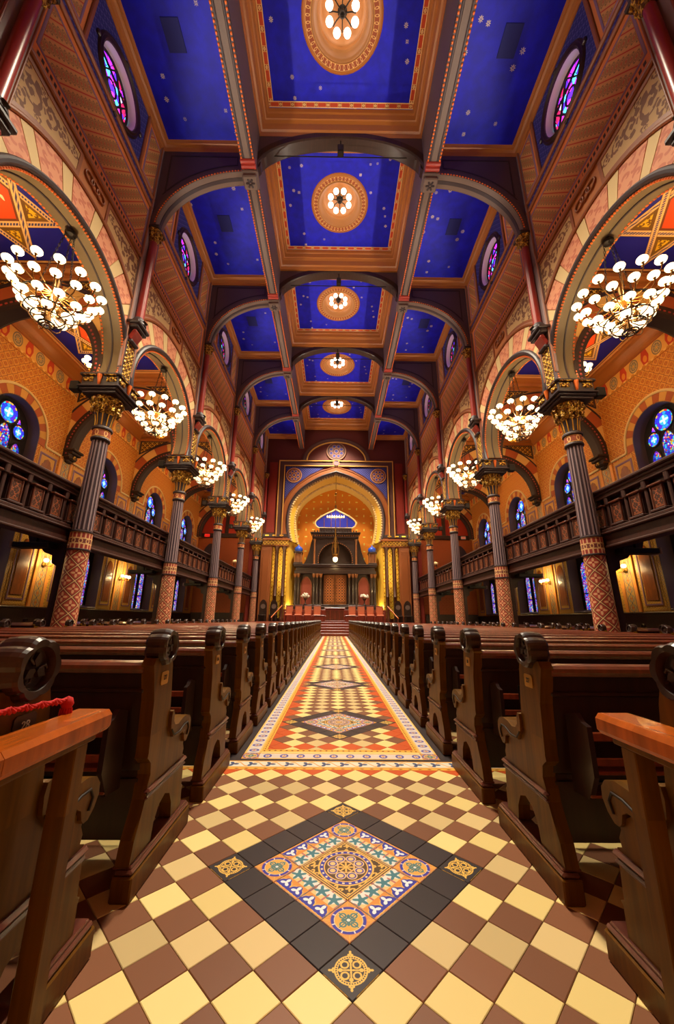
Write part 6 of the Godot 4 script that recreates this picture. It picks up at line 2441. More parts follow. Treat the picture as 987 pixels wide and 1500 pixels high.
	for k in 21:
		b.box(Vector3(-2.1 + k * 0.21, 6.64, 1.02), Vector3(0.12, 0.12, 0.06), 0.02)
	part(t, "dentils", b.done(), M.ark_light)
	b = MB.new()
	for k in 17:
		b.box(Vector3(-1.92 + k * 0.24, 7.06, 0.95), Vector3(0.11, 0.2, 0.06), 0.03)
	part(t, "cresting", b.done(), M.ark)
	# onion shaped blue lunette above
	b = MB.new()
	b.box(Vector3(0, 7.2, 0.45), Vector3(3.0, 0.5, 0.6), 0.03)
	part(t, "lunette_base", b.done(), M.ark)
	var on := mirror(smooth_half([Vector2(1.55, 7.45), Vector2(1.85, 7.66), Vector2(1.93, 7.92), Vector2(1.78, 8.2), Vector2(1.35, 8.55), Vector2(0.75, 8.9), Vector2(0.3, 9.1), Vector2(0, 9.3)]))
	b = MB.new()
	b.ext(on, 0.3, 0.6)
	var lun := part(t, "blue_lunette", b.done(), M.ark_blue)
	b = MB.new()
	b.tube(loop3(on, 0.6), 0.075, 7, true)
	part(lun, "lunette_rim", b.done(), M.cream)
	b = MB.new()
	for x in [-1.08, -0.42, 0.42, 1.08]:
		var top := 8.62 - absf(x) * 0.2 if absf(x) > 0.6 else 8.98
		b.tube([Vector3(x, 7.48, 0.62), Vector3(x, top, 0.62)], 0.035, 6)
	part(lun, "lunette_rib", b.done(), M.ark_light)
	b = MB.new()
	b.X = Transform3D(Basis.IDENTITY, Vector3(0, 9.25, 0.45))
	b.lathe([Vector2(0.1, 0.0), Vector2(0.16, 0.12), Vector2(0.06, 0.25), Vector2(0.1, 0.4), Vector2(0.0, 0.6)], 10)
	part(lun, "finial", b.done(), M.ark)
	# row of little lamps before the lunette
	t = thing("candelabrum", "brass candelabrum bar with a row of bright small lamps before the blue lunette", "candelabrum", Vector3(0, 10.25, -33.9))
	b = MB.new()
	b.tube([Vector3(-0.85, 0, 0), Vector3(0.85, 0, 0)], 0.025, 6)
	b.tube([Vector3(0, -1.1, -0.1), Vector3(0, 0.1, 0)], 0.03, 6)
	part(t, "bar", b.done(), M.gold)
	for k in 8:
		b = MB.new()
		b.X = Transform3D(Basis.IDENTITY, Vector3(-0.77 + 0.22 * k, 0.02, 0))
		b.lathe([Vector2(0.0, 0.0), Vector2(0.05, 0.02), Vector2(0.065, 0.09), Vector2(0.04, 0.17), Vector2(0.0, 0.22)], 8)
		part(t, "lamp_bulb", b.done(), M.globe)
	var li := OmniLight3D.new()
	li.name = "candelabrum_light"
	li.light_color = Color(1, 0.9, 0.72)
	li.light_energy = 2.0
	li.omni_range = 40.0
	li.shadow_enabled = true
	li.position = Vector3(0, 0.15, 0.3)
	t.add_child(li)
	# eternal lamp on its long rod
	t = thing("eternal_lamp", "gilded hanging lamp on a long rod before the ark", "lamp", Vector3(0, 0, -33.0))
	b = MB.new()
	b.tube([Vector3(0, 9.2, 0), Vector3(0, 14.4, 0)], 0.025, 6)
	b.X = Transform3D(Basis.IDENTITY, Vector3(0, 12.2, 0))
	b.lathe([Vector2(0.02, 0.0), Vector2(0.1, 0.08), Vector2(0.1, 0.16), Vector2(0.02, 0.26)], 10)
	part(t, "rod", b.done(), M.old_gold)
	b = MB.new()
	b.lathe([Vector2(0.0, 6.4), Vector2(0.2, 6.4), Vector2(0.28, 6.5), Vector2(0.28, 6.62), Vector2(0.1, 6.75), Vector2(0.1, 7.2), Vector2(0.16, 7.3), Vector2(0.14, 7.5), Vector2(0.07, 7.8), Vector2(0.1, 8.1), Vector2(0.06, 8.3), Vector2(0.05, 9.0), Vector2(0.0, 9.3)], 14)
	for k in 4:
		b.X = Transform3D(Basis(Vector3.UP, k * PI / 2), Vector3.ZERO)
		b.tube([Vector3(0.24, 6.6, 0), Vector3(0.3, 7.1, 0), Vector3(0.2, 7.7, 0), Vector3(0.05, 8.2, 0)], 0.03, 6)
	part(t, "lamp_body", b.done(), M.old_gold)
	b = MB.new()
	b.X = Transform3D(Basis.IDENTITY, Vector3(0, 6.2, 0))
	b.lathe([Vector2(0.0, -0.22), Vector2(0.14, -0.18), Vector2(0.22, -0.04), Vector2(0.22, 0.1), Vector2(0.16, 0.2)], 14)
	part(t, "lamp_glass", b.done(), M.globe)
	li = OmniLight3D.new()
	li.name = "eternal_light"
	li.light_color = Color(1, 0.85, 0.6)
	li.light_energy = 2.0
	li.omni_range = 40.0
	li.shadow_enabled = true
	li.light_size = 0.1
	li.position = Vector3(0, 5.8, 0.1)
	t.add_child(li)

func build_bimah() -> void:
	var t := thing("bimah_platform", "raised wooden platform with steps before the ark", "platform", Vector3.ZERO)
	var b := MB.new()
	b.box(Vector3(0, 0.46, -31.0), Vector3(12.4, 0.92, 4.8), 0.02)
	part(t, "lower_stage", b.done(), M.mahogany)
	b = MB.new()
	b.box(Vector3(0, 1.4, -33.6), Vector3(8.4, 0.98, 3.6), 0.02)
	b.box(Vector3(0, 1.15, -31.6), Vector3(7.8, 0.5, 0.6), 0.02)
	part(t, "upper_stage", b.done(), M.mahogany)
	for k in 4:
		b = MB.new()
		var h := 0.92 * (k + 1) / 5.0
		b.box(Vector3(0, h * 0.5, -27.5 - 0.28 * k - 0.15), Vector3(2.5, h, 0.3), 0.015)
		part(t, "step", b.done(), M.mahogany)
	b = MB.new()
	b.box(Vector3(0, 0.455, -28.56), Vector3(2.3, 0.9, 0.16))
	part(t, "riser", b.done(), M.mahogany)
	# reading desk
	t = thing("reading_desk", "panelled mahogany reading desk at the head of the aisle steps", "desk", Vector3(0, 0.92, -29.1))
	b = MB.new()
	b.box(Vector3(0, 0.47, 0), Vector3(1.4, 0.94, 0.6), 0.02)
	part(t, "body", b.done(), M.mahogany)
	b = MB.new()
	b.box(Vector3(0, 0.99, 0), Vector3(1.56, 0.1, 0.76), 0.03)
	b.box(Vector3(0, 0.06, 0.02), Vector3(1.52, 0.12, 0.7), 0.02)
	part(t, "top", b.done(), M.mahogany)
	for k in 4:
		b = MB.new()
		b.box(Vector3(-0.51 + 0.34 * k, 0.5, 0.31), Vector3(0.26, 0.66, 0.03), 0.01)
		part(t, "panel", b.done(), M.pew_trim)
	for s in [-1.0, 1.0]:
		t = thing("desk_wing", "low panelled mahogany screen beside the reading desk", "screen", Vector3(s * 1.15, 0.92, -28.9), "screens beside the reading desk")
		b = MB.new()
		b.box(Vector3(0, 0.22, 0), Vector3(0.7, 0.44, 0.3), 0.02)
		part(t, "body", b.done(), M.mahogany)
		b = MB.new()
		b.box(Vector3(0, 0.46, 0), Vector3(0.8, 0.06, 0.4), 0.02)
		part(t, "cap", b.done(), M.pew_rail)
	# upholstered chairs
	t = thing("upholstered_chair", "orange upholstered high backed chair in the row before the ark", "chair", Vector3.ZERO, "upholstered chairs before the ark")
	b = MB.new()
	b.box(Vector3(0, 0.5, 0.05), Vector3(0.56, 0.12, 0.54), 0.04)
	part(t, "seat", b.done(), M.leather)
	b = MB.new()
	b.box(Vector3(0, 0.86, -0.2), Vector3(0.54, 0.62, 0.1), 0.04)
	var bk := part(t, "backrest", b.done(), M.leather)
	b = MB.new()
	for x in 3:
		for y in 4:
			b.box(Vector3(-0.16 + 0.16 * x, 0.66 + 0.13 * y, -0.148), Vector3(0.025, 0.025, 0.02), 0.008)
	part(bk, "buttons", b.done(), M.mahogany)
	b = MB.new()
	b.box(Vector3(0, 1.19, -0.2), Vector3(0.6, 0.06, 0.12), 0.02)
	part(t, "crest_rail", b.done(), M.mahogany)
	for s in [-1.0, 1.0]:
		for zz in [-0.22, 0.26]:
			b = MB.new()
			b.box(Vector3(s * 0.26, 0.22, zz), Vector3(0.06, 0.44, 0.06), 0.01)
			part(t, "leg", b.done(), M.mahogany)
		b = MB.new()
		b.box(Vector3(s * 0.3, 0.72, 0.02), Vector3(0.06, 0.06, 0.5), 0.02)
		b.box(Vector3(s * 0.3, 0.6, 0.24), Vector3(0.05, 0.24, 0.05), 0.01)
		part(t, "arm", b.done(), M.mahogany)
	var first := true
	for x in [-3.5, -2.78, -2.07, -1.36, 1.32, 2.02, 2.72, 3.44]:
		if first:
			t.position = Vector3(x, 0.92, -29.7)
			first = false
		else:
			copy(t, Vector3(x, 0.92, -29.7))
	# carved chairs by the piers
	t = thing("carved_chair", "dark carved high backed chair standing by a pier beside the ark", "chair", Vector3.ZERO, "carved chairs by the piers")
	b = MB.new()
	b.box(Vector3(0, 0.48, 0), Vector3(0.6, 0.1, 0.55), 0.02)
	part(t, "seat", b.done(), M.ark)
	b = MB.new()
	b.X = Transform3D(Basis.IDENTITY, Vector3(0, 0, -0.27))
	b.ext(lancet(0, 0.0, 1.75, 0.62), -0.04, 0.04)
	part(t, "backrest", b.done(), M.ark)
	b = MB.new()
	b.X = Transform3D(Basis.IDENTITY, Vector3(0, 1.2, -0.22))
	b.ext(disc(0, 0, 0.2, 20), 0.0, 0.02)
	part(t, "medallion", b.done(), M.plum_light)
	for s in [-1.0, 1.0]:
		b = MB.new()
		b.box(Vector3(s * 0.26, 0.22, 0.22), Vector3(0.07, 0.44, 0.07), 0.01)
		part(t, "leg", b.done(), M.ark)
	first = true
	for x in [-6.0, -5.1, 5.3, 6.1]:
		if first:
			t.position = Vector3(x, 0.92, -32.2)
			first = false
		else:
			copy(t, Vector3(x, 0.92, -32.2))
	# stair rails
	for s in [-1.0, 1.0]:
		t = thing("stair_rail", "slanting orange wood rail at the platform corner beside the chairs", "handrail", Vector3.ZERO, "platform stair rails")
		b = MB.new()
		b.tube([Vector3(s * 4.0, 2.1, -29.4), Vector3(s * 4.7, 1.2, -28.75)], 0.05, 8)
		part(t, "rail", b.done(), M.handrail)
		b = MB.new()
		b.box(Vector3(s * 4.0, 1.5, -29.4), Vector3(0.08, 1.16, 0.08), 0.01)
		b.box(Vector3(s * 4.65, 1.06, -28.8), Vector3(0.08, 0.26, 0.08), 0.01)
		part(t, "post", b.done(), M.pew_trim)
	# flowers
	rng.seed = 9
	for s in [-1.0, 1.0]:
		t = thing("flower_vase", "white flower arrangement in a dark vase before an ark niche", "flowers", Vector3(s * 2.58, 2.36, -33.65), "flower arrangements before the niches")
		b = MB.new()
		b.lathe([Vector2(0.0, 0.0), Vector2(0.12, 0.0), Vector2(0.06, 0.08), Vector2(0.05, 0.3), Vector2(0.14, 0.45), Vector2(0.16, 0.5)], 12)
		part(t, "vase", b.done(), M.ark)
		b = MB.new()
		for k in 46:
			var a := rng.randf() * TAU
			var r := sqrt(rng.randf()) * 0.36
			b.X = Transform3D(Basis.IDENTITY, Vector3(r * cos(a), 0.62 + rng.randf() * 0.36 * (1.1 - r * 1.6), r * sin(a) * 0.7))
			b.lathe([Vector2(0.0, -0.05), Vector2(0.06, -0.02), Vector2(0.065, 0.03), Vector2(0.0, 0.06)], 7)
		var bl := part(t, "blossoms", b.done(), M.petal)
		bl.set_meta("kind", "stuff")
		b = MB.new()
		for k in 14:
			var a := rng.randf() * TAU
			b.tube([Vector3(0, 0.45, 0), Vector3(0.3 * cos(a), 0.6, 0.2 * sin(a))], 0.015, 4)
		part(t, "stems", b.done(), M.leaf)

# ---------- lamps ----------
func omni(parent: Node3D, called: String, at: Vector3, e: float, c: Color, size: float) -> OmniLight3D:
	var l := OmniLight3D.new()
	l.name = called
	l.position = at
	l.light_energy = e
	l.light_color = c
	l.light_size = size
	l.omni_range = 60.0
	l.omni_attenuation = 2.0
	l.shadow_enabled = true
	parent.add_child(l, true)
	return l

func build_chandeliers() -> void:
	var t := thing("chandelier", "large gilt chandelier of white glass globes hanging in an arcade arch", "chandelier", Vector3.ZERO, "globe chandeliers in the arcade arches")
	var gm := MB.new()
	gm.lathe([Vector2(0.0, -0.08), Vector2(0.055, -0.074), Vector2(0.097, -0.045), Vector2(0.12, 0.0), Vector2(0.113, 0.035), Vector2(0.082, 0.07), Vector2(0.04, 0.087), Vector2(0.0, 0.09)], 14)
	var globe := gm.done()
	var b := MB.new()
	b.lathe([Vector2(0.0, -0.72), Vector2(0.05, -0.7), Vector2(0.07, -0.6), Vector2(0.03, -0.5), Vector2(0.06, -0.3), Vector2(0.1, -0.15), Vector2(0.05, 0.0), Vector2(0.09, 0.15), Vector2(0.04, 0.3), Vector2(0.06, 0.5), Vector2(0.03, 0.62), Vector2(0.0, 0.66)], 12)
	part(t, "stem", b.done(), M.old_gold)
	b = MB.new()
	for r in [[0.16, -0.74, 0.02], [0.5, -0.42, 0.016], [0.62, -0.1, 0.016], [0.34, -0.58, 0.014]]:
		var pts := []
		for k in 24:
			var a := TAU * k / 24.0
			pts.append(Vector3(r[0] * cos(a), r[1], r[0] * sin(a)))
		b.tube(pts, r[2], 5, true)
	for k in 4:
		var a := TAU * k / 4.0
		b.tube([Vector3(0.16 * cos(a), -0.74, 0.16 * sin(a)), Vector3(0.05 * cos(a), -0.66, 0.05 * sin(a))], 0.014, 5)
	part(t, "hoop", b.done(), M.iron)
	b = MB.new()
	for k in 5:
		var a := TAU * k / 5.0
		b.X = Transform3D(Basis.IDENTITY, Vector3(0.2 * cos(a), -0.35, 0.2 * sin(a)))
		b.lathe([Vector2(0.0, -0.1), Vector2(0.05, -0.06), Vector2(0.06, 0.0), Vector2(0.03, 0.08), Vector2(0.045, 0.12), Vector2(0.0, 0.16)], 8)
	part(t, "gilded_urns", b.done(), M.old_gold)
	var tiers := [[14, 0.96, 0.4, 0.0], [12, 0.8, 0.12, 0.13], [9, 0.6, -0.2, 0.0], [5, 0.38, -0.46, 0.2]]
	for tr in tiers:
		b = MB.new()
		b.tube([Vector3(0.06, tr[2] - 0.25, 0), Vector3(tr[1] * 0.4, tr[2] - 0.34, 0), Vector3(tr[1] * 0.75, tr[2] - 0.3, 0), Vector3(tr[1] * 0.97, tr[2] - 0.2, 0), Vector3(tr[1], tr[2] - 0.08, 0)], 0.014, 6)
		b.X = Transform3D(Basis.IDENTITY, Vector3(tr[1], tr[2] - 0.08, 0))
		b.lathe([Vector2(0.0, -0.07), Vector2(0.02, -0.05), Vector2(0.018, -0.02), Vector2(0.045, 0.015), Vector2(0.045, 0.03)], 8)
		var arm := b.done()
		for k in int(tr[0]):
			var a: float = TAU * k / float(tr[0]) + tr[3]
			var o := part(t, "arm", arm, M.old_gold)
			o.rotation.y = a
			part(t, "globe_lamp", globe, M.globe, Vector3(tr[1] * cos(a), tr[2], -tr[1] * sin(a)))
	# three chains up to the arch
	b = MB.new()
	for k in 3:
		var a := TAU * k / 3.0
		var p0 := Vector3(0.34 * cos(a), 0.3, 0.34 * sin(a))
		var p1 := Vector3(0.1 * cos(a), 2.1, 0.1 * sin(a))
		var n := 22
		for j in n:
			var c := p0.lerp(p1, (j + 0.5) / n)
			var pts := []
			for q in 6:
				var e := TAU * q / 6.0
				var u := Vector3(-sin(a), 0, cos(a)) if j % 2 == 0 else Vector3(cos(a), 0, sin(a))
				pts.append(c + Vector3.UP * 0.05 * sin(e) + u * 0.022 * cos(e))
			b.tube(pts, 0.008, 4, true)
	part(t, "chain", b.done(), M.iron)
	b = MB.new()
	b.lathe([Vector2(0.0, 2.05), Vector2(0.12, 2.07), Vector2(0.14, 2.12), Vector2(0.1, 2.18), Vector2(0.0, 2.22)], 12)
	part(t, "hook_plate", b.done(), M.iron)
	var first := true
	for k in range(0, 5):
		for s in [-1.0, 1.0]:
			var at := Vector3(s * 7.05, 8.62, zbay(k))
			var c: Node3D = t
			if first:
				t.position = at
				first = false
			else:
				c = copy(t, at)
	for c in get_children():
		if String(c.name).begins_with("chandelier"):
			omni(c, "chandelier_light", Vector3(0, -0.02, 0), CH_E, CH_C, 0.25)
	# small pendants under the side aisle ceilings
	t = thing("aisle_pendant", "small cluster of white globe lamps hanging from the star ceiling", "lamp", Vector3.ZERO, "globe clusters in the side aisles")
	b = MB.new()
	b.lathe([Vector2(0.0, -0.3), Vector2(0.05, -0.26), Vector2(0.03, 0.0), Vector2(0.06, 0.1), Vector2(0.015, 0.2), Vector2(0.015, 1.35)], 8)
	part(t, "stem", b.done(), M.gold)
	b = MB.new()
	b.tube([Vector3(0, -0.15, 0), Vector3(0.2, -0.22, 0), Vector3(0.32, -0.12, 0), Vector3(0.34, 0.0, 0)], 0.014, 6)
	var arm2 := b.done()
	for k in 7:
		var a := TAU * k / 7.0
		var o := part(t, "arm", arm2, M.gold)
		o.rotation.y = a
		part(t, "globe_lamp", globe, M.globe, Vector3(0.34 * cos(a), 0.07, -0.34 * sin(a)))
	first = true
	for k in range(0, 4):
		for s in [-1.0, 1.0]:
			var at := Vector3(s * 9.875, 10.95, zbay(k))
			var c: Node3D = t
			if first:
				t.position = at
				first = false
			else:
				c = copy(t, at)
	for c in get_children():
		if String(c.name).begins_with("aisle_pendant"):
			omni(c, "pendant_light", Vector3(0, -0.05, 0), PEN_E, Color(1.0, 0.8, 0.5), 0.12)

func build_ceiling_lights() -> void:
	var sm := MB.new()
	sm.lathe([Vector2(0.0, -0.13), Vector2(0.07, -0.11), Vector2(0.115, -0.06), Vector2(0.13, 0.0), Vector2(0.115, 0.06), Vector2(0.07, 0.11), Vector2(0.0, 0.13)], 14)
	var bulb := sm.done()
	var t := thing("ceiling_oculus_light", "round moulded ceiling light with a ring of bright bulbs in a blue coffer", "ceiling light", Vector3.ZERO, "round lights in the ceiling coffers")
	var b := MB.new()
	b.lathe([Vector2(1.34, 0.0), Vector2(1.3, -0.05), Vector2(1.22, -0.06)].map(func(v): return v), 40)
	b.lathe([Vector2(1.22, -0.06), Vector2(1.34, 0.0)], 40)
	b.lathe([Vector2(1.02, -0.08), Vector2(1.0, -0.03), Vector2(1.04, -0.03)], 40)
	part(t, "outer_moulding", b.done(), M.cornice)
	b = MB.new()
	b.lathe([Vector2(1.04, -0.045), Vector2(1.22, -0.05)], 44)
	part(t, "patterned_ring", b.done(), M.oculus_ring)
	b = MB.new()
	b.lathe([Vector2(0.0, 0.62), Vector2(0.45, 0.6), Vector2(0.66, 0.5), Vector2(0.72, 0.36), Vector2(0.78, 0.34), Vector2(0.8, 0.2), Vector2(0.88, 0.16), Vector2(0.92, 0.02), Vector2(0.98, -0.06), Vector2(1.04, -0.06)], 40)
	part(t, "cove", b.done(), M.cornice_pale)
	b = MB.new()
	b.lathe([Vector2(0.0, 0.1), Vector2(0.06, 0.12), Vector2(0.12, 0.22), Vector2(0.1, 0.32), Vector2(0.16, 0.36), Vector2(0.05, 0.5), Vector2(0.04, 0.62)], 14)
	for k in 8:
		var a := TAU * k / 8.0
		b.X = Transform3D(Basis.IDENTITY, Vector3.ZERO)
		b.tube([Vector3(0.1 * cos(a), 0.3, 0.1 * sin(a)), Vector3(0.3 * cos(a), 0.36, 0.3 * sin(a)), Vector3(0.44 * cos(a), 0.3, 0.44 * sin(a))], 0.02, 5)
	part(t, "boss", b.done(), M.iron)
	for k in 8:
		var a := TAU * (k + 0.5) / 8.0
		part(t, "lamp_bulb", bulb, M.bulb, Vector3(0.46 * cos(a), 0.24, 0.46 * sin(a)))
	var first := true
	for k in range(0, 5):
		var at := Vector3(0, YM, zceil(k))
		if first:
			t.position = at
			first = false
		else:
			copy(t, at)
	for c in get_children():
		if String(c.name).begins_with("ceiling_oculus_light"):
			var l := SpotLight3D.new()
			l.name = "oculus_light"
			l.position = Vector3(0, 0.05, 0)
			l.rotation.x = -PI / 2
			l.spot_angle = 45.0
			l.spot_angle_attenuation = 0.55
			l.spot_attenuation = 2.0
			l.spot_range = 60.0
			l.light_size = 0.4
			l.light_energy = OC_E
			l.light_color = Color(1.0, 0.94, 0.82)
			l.shadow_enabled = true
			c.add_child(l, true)

func build_sconces() -> void:
	var gm := MB.new()
	gm.lathe([Vector2(0.0, -0.09), Vector2(0.06, -0.08), Vector2(0.1, -0.03), Vector2(0.1, 0.03), Vector2(0.06, 0.08), Vector2(0.0, 0.09)], 14)
	var globe := gm.done()
	for side in [-1.0, 1.0]:
		for i in range(0, 4):
			var t := thing("wall_sconce", "brass wall sconce with three white globes on the patterned strip", "sconce", Vector3(side * (XW - 0.05), 3.25, zcol(i)), "wall sconces under the galleries")
			var b := MB.new()
			b.X = Transform3D(Basis(Vector3(0, 0, 1), side * PI / 2), Vector3(0, 0, 0))
			b.lathe([Vector2(0.0, 0.0), Vector2(0.12, 0.0), Vector2(0.12, 0.04), Vector2(0.06, 0.08), Vector2(0.03, 0.12)], 14)
			part(t, "backplate", b.done(), M.brass)
			for k in 3:
				var a := (k - 1) * 0.9
				var tip := Vector3(-side * (0.28 + 0.08 * cos(a)), 0.02, 0.46 * sin(a))
				b = MB.new()
				b.tube([Vector3(-side * 0.08, 0, 0), Vector3(-side * 0.18, -0.08, tip.z * 0.5), Vector3(tip.x, -0.06, tip.z), tip], 0.016, 6)
				part(t, "arm", b.done(), M.brass)
				part(t, "globe_lamp", globe, M.globe, tip + Vector3(0, 0.1, 0))
			omni(t, "sconce_light", Vector3(-side * 0.42, 0.12, 0), SC_E, Color(1.0, 0.84, 0.56), 0.12)

func build_spots() -> void:
	# small floodlights clamped to the far gallery fronts, aimed at the ark
	for s in [-1.0, 1.0]:
		var at := Vector3(s * 7.1, 4.95, -26.3)
		var t := thing("gallery_spotlight", "small white floodlight clamped to the gallery rail near the ark", "spotlight", at, "floodlights on the gallery rails")
		var aim := (Vector3(0, 6.5, -34.5) - at).normalized()
		var bs := Basis.looking_at(aim, Vector3.UP)
		var b := MB.new()
		b.X = Transform3D(bs * Basis(Vector3(1, 0, 0), -PI / 2), Vector3.ZERO)
		b.lathe([Vector2(0.0, -0.12), Vector2(0.08, -0.1), Vector2(0.1, 0.0), Vector2(0.14, 0.12)], 12)
		part(t, "housing", b.done(), M.cream)
		b = MB.new()
		b.X = Transform3D(bs * Basis(Vector3(1, 0, 0), -PI / 2), Vector3.ZERO)
		b.lathe([Vector2(0.12, 0.1), Vector2(0.0, 0.11)], 12)
		part(t, "lamp_face", b.done(), M.globe)
		b = MB.new()
		b.box(Vector3(0, -0.15, 0), Vector3(0.05, 0.24, 0.05), 0.01)
		part(t, "clamp", b.done(), M.iron)
		var l := SpotLight3D.new()
		l.name = "flood_light"
		l.basis = bs
		l.position = aim * 0.16
		l.spot_angle = 34.0
		l.spot_angle_attenuation = 0.8
		l.spot_range = 40.0
		l.light_energy = SP_E
		l.light_color = Color(1.0, 0.86, 0.6)
		l.light_size = 0.1
		l.shadow_enabled = true
		t.add_child(l, true)
	# uplights in the alcove behind the ark, washing the gilded back and the arch reveal
	for s in [-1.0, 1.0]:
		var t := thing("alcove_uplight", "small black uplight standing at the foot of the gilded alcove", "uplight", Vector3(s * 3.85, 1.9, -33.9), "uplights in the alcove")
		var b := MB.new()
		b.lathe([Vector2(0.0, 0.0), Vector2(0.12, 0.0), Vector2(0.14, 0.2)], 12)
		part(t, "housing", b.done(), M.black)
		b = MB.new()
		b.lathe([Vector2(0.13, 0.19), Vector2(0.0, 0.19)], 12)
		part(t, "lamp_face", b.done(), M.globe)
		omni(t, "uplight_glow", Vector3(0, 0.34, 0), UP_E, Color(1.0, 0.86, 0.55), 0.08)

func build_ceiling_uplights() -> void:
	# small floods on the corbel ledges of the arcade, turned up and across to the ceiling
	for s in [-1.0, 1.0]:
		for i in range(-1, 4):
			var at := Vector3(s * 6.36, 10.24, zcol(i) + 0.0)
			var t := thing("ledge_uplight", "small dark uplight on the corbel ledge below a red colonnette", "uplight", at, "uplights on the corbel ledges")
			var aim := Vector3(-s * sin(deg_to_rad(40.0)), cos(deg_to_rad(40.0)), 0.0)
			var bs := Basis.looking_at(aim, Vector3(0, 0, 1))
			var b := MB.new()
			b.X = Transform3D(bs * Basis(Vector3(1, 0, 0), -PI / 2), Vector3(0, 0.09, 0))
			b.lathe([Vector2(0.0, -0.08), Vector2(0.06, -0.07), Vector2(0.08, 0.07)], 10)
			part(t, "housing", b.done(), M.black)
			b = MB.new()
			b.X = Transform3D(bs * Basis(Vector3(1, 0, 0), -PI / 2), Vector3(0, 0.09, 0))
			b.lathe([Vector2(0.075, 0.06), Vector2(0.0, 0.062)], 10)
			part(t, "lamp_face", b.done(), M.globe)
			var l := SpotLight3D.new()
			l.name = "ledge_light"
			l.basis = bs
			l.position = Vector3(0, 0.09, 0) + aim * 0.1
			l.spot_angle = 40.0
			l.spot_angle_attenuation = 0.4
			l.spot_range = 60.0
			l.light_energy = CU_E
			l.light_color = Color(1.0, 0.95, 0.88)
			l.light_size = 0.06
			l.shadow_enabled = true
			t.add_child(l, true)

const CH_C := Color(1.0, 0.88, 0.68)
const CH_E := 26.0      # chandelier
const PEN_E := 7.0      # side aisle pendant
const OC_E := 520.0     # round ceiling light
const SC_E := 5.5       # wall sconce
const SP_E := 80.0      # floodlight
const UP_E := 1.3
const CU_E := 44.0        # alcove uplight

func _ready() -> void:
	var cam := Camera3D.new()
	cam.name = "camera"
	cam.fov = rad_to_deg(2.0 * atan(750.0 / 550.3))
	cam.near = 0.05
	cam.far = 200.0
	cam.position = Vector3(-0.069, 1.1164, 0.0)
	cam.basis = Basis(Vector3.UP, -0.0055) * Basis(Vector3.RIGHT, 0.2786) * Basis(Vector3(0, 0, 1), 0.0091)
	cam.current = true
	add_child(cam)
	var env := Environment.new()
	env.background_mode = Environment.BG_COLOR
	env.background_color = c8(120, 140, 190)
	env.background_energy_multiplier = 1.0
	env.tonemap_mode = Environment.TONE_MAPPER_LINEAR
	env.tonemap_exposure = 0.5
	env.sdfgi_enabled = true
	env.ssao_enabled = true
	env.ssil_enabled = true
	var we := WorldEnvironment.new()
	we.name = "environment"
	we.environment = env
	add_child(we)
	make_textures()
	make_materials()
	print("textures ", Time.get_ticks_msec())
	build_floor()
	build_shell()
	build_end_wall()
	build_arcade()
	build_ceiling()
	build_aisles()
	build_clerestory()
	print("structure ", Time.get_ticks_msec())
	build_columns()
	build_galleries()
	build_pews()
	build_aisle_fittings()
	build_bimah()
	build_ark()
	build_chandeliers()
	build_ceiling_lights()
	build_sconces()
	build_spots()
	build_ceiling_uplights()
	name_each()
	print("done ", Time.get_ticks_msec())

const ORD := ["first", "second", "third", "fourth", "fifth", "sixth", "seventh", "eighth", "ninth", "tenth", "eleventh", "twelfth", "thirteenth", "fourteenth", "fifteenth", "sixteenth", "seventeenth", "eighteenth", "nineteenth", "twentieth", "twenty-first", "twenty-second", "twenty-third", "twenty-fourth", "twenty-fifth", "twenty-sixth", "twenty-seventh", "twenty-eighth"]

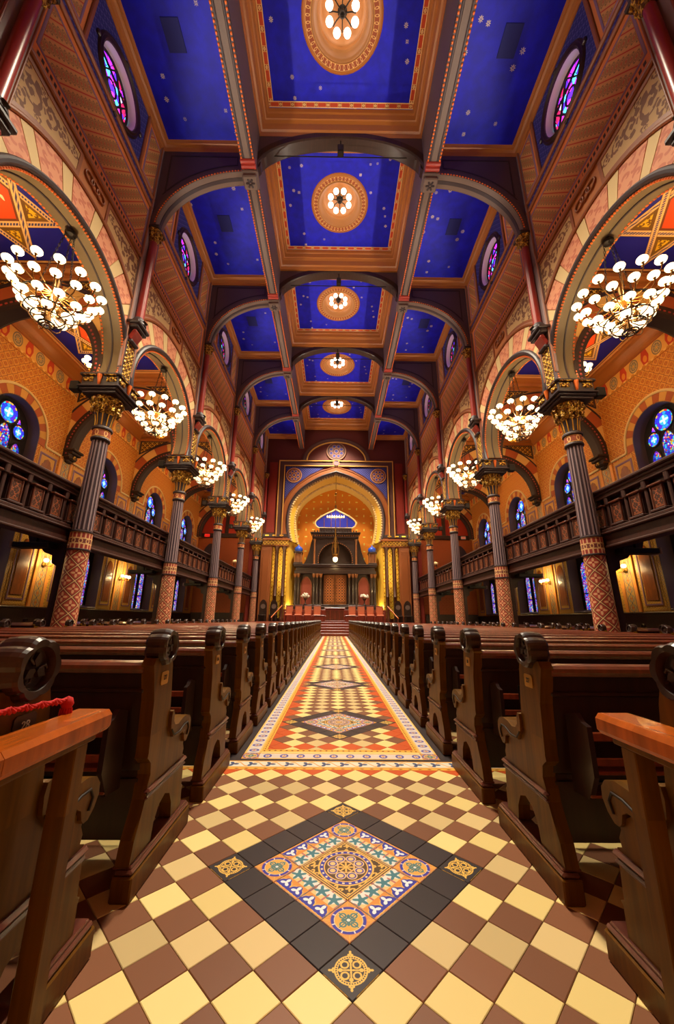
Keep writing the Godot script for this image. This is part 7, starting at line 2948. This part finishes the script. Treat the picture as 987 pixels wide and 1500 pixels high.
# labels that single out each of a row, counted from the ark wall on the side of the red rope or across from it
func name_each() -> void:
	var how := {
		"pew": "dark wooden pew with carved end, %s row from the ark, %s",
		"side_pew": "dark side pew under the gallery, %s from the ark wall, %s",
		"column": "fluted column with red diamond drum, %s from the ark wall, %s",
		"chandelier": "large globe chandelier in the %s arch from the ark wall, %s",
		"aisle_pendant": "small globe cluster under a star ceiling, %s from the ark, %s",
		"wall_sconce": "three-globe wall sconce under the gallery, %s from the ark, %s",
		"gallery_loudspeaker": "flat black loudspeaker under the gallery, %s from the ark, %s",
		"impost_loudspeaker": "small black loudspeaker on the %s column head from the ark, %s",
		"ledge_uplight": "small uplight on the %s corbel ledge from the ark, %s",
		"gallery_balustrade": "long dark carved gallery balustrade, the %s one, %s",
		"handrail": "polished orange handrail beside the rearmost pew, %s one, %s",
		"gallery_spotlight": "small white floodlight on the gallery rail, %s one, %s",
		"alcove_uplight": "small black uplight at the alcove foot, %s one, %s",
		"stair_rail": "slanting orange platform rail, %s one, %s",
		"flower_vase": "white flower arrangement before an ark niche, %s one, %s",
		"desk_wing": "low mahogany screen beside the reading desk, %s one, %s",
	}
	var rows := {}
	for c in get_children():
		if not c.has_meta("category"):
			continue
		var base := String(c.name)
		if base.length() > 4 and base[-4] == "_" and base.right(3).is_valid_int():
			base = base.left(base.length() - 4)
		if base in ["ceiling_oculus_light", "hanging_speaker", "upholstered_chair", "carved_chair"]:
			var key := [base, signf(c.position.x) if base.ends_with("chair") else 0.0]
			if not rows.has(key): rows[key] = []
			rows[key].append(c)
		if not how.has(base):
			continue
		var x: float = c.position.x
		if absf(x) < 0.01:
			for k in c.get_children():
				if k is MeshInstance3D:
					x = (k.transform * k.mesh.get_aabb().get_center()).x
					if absf(x) > 0.01: break
		var key := [base, signf(x)]
		if not rows.has(key): rows[key] = []
		rows[key].append(c)
	for key in rows:
		var list: Array = rows[key]
		var base: String = key[0]
		if base.ends_with("chair"):
			list.sort_custom(func(a, b): return absf(a.position.x) < absf(b.position.x))
		else:
			list.sort_custom(func(a, b): return a.position.z < b.position.z)
		for i in list.size():
			var o: Node3D = list[i]
			if base == "pew" and i >= list.size() - 2:
				continue
			if base == "ceiling_oculus_light":
				o.set_meta("label", "round ceiling light with a ring of bulbs, %s from the ark" % ORD[i])
			elif base == "hanging_speaker":
				o.set_meta("label", "small dark speaker hung from the %s ceiling rib before the ark" % ORD[i])
			elif base == "upholstered_chair":
				o.set_meta("label", "orange upholstered chair, %s from the reading desk, %s" % [ORD[i], "on the red rope's side" if key[1] < 0 else "across from the red rope"])
			elif base == "carved_chair":
				o.set_meta("label", "dark carved chair by a pier, %s from the ark, %s" % [ORD[i], "on the red rope's side" if key[1] < 0 else "across from the red rope"])
			else:
				var text: String = how[base]
				if list.size() == 1:
					text = text.replace(", the %s one, %s", " %s").replace(", %s one, %s", " %s")
					o.set_meta("label", text % ("on the red rope's side" if key[1] < 0 else "across from the red rope"))
				else:
					o.set_meta("label", text % [ORD[i], "on the red rope's side" if key[1] < 0 else "across from the red rope"])
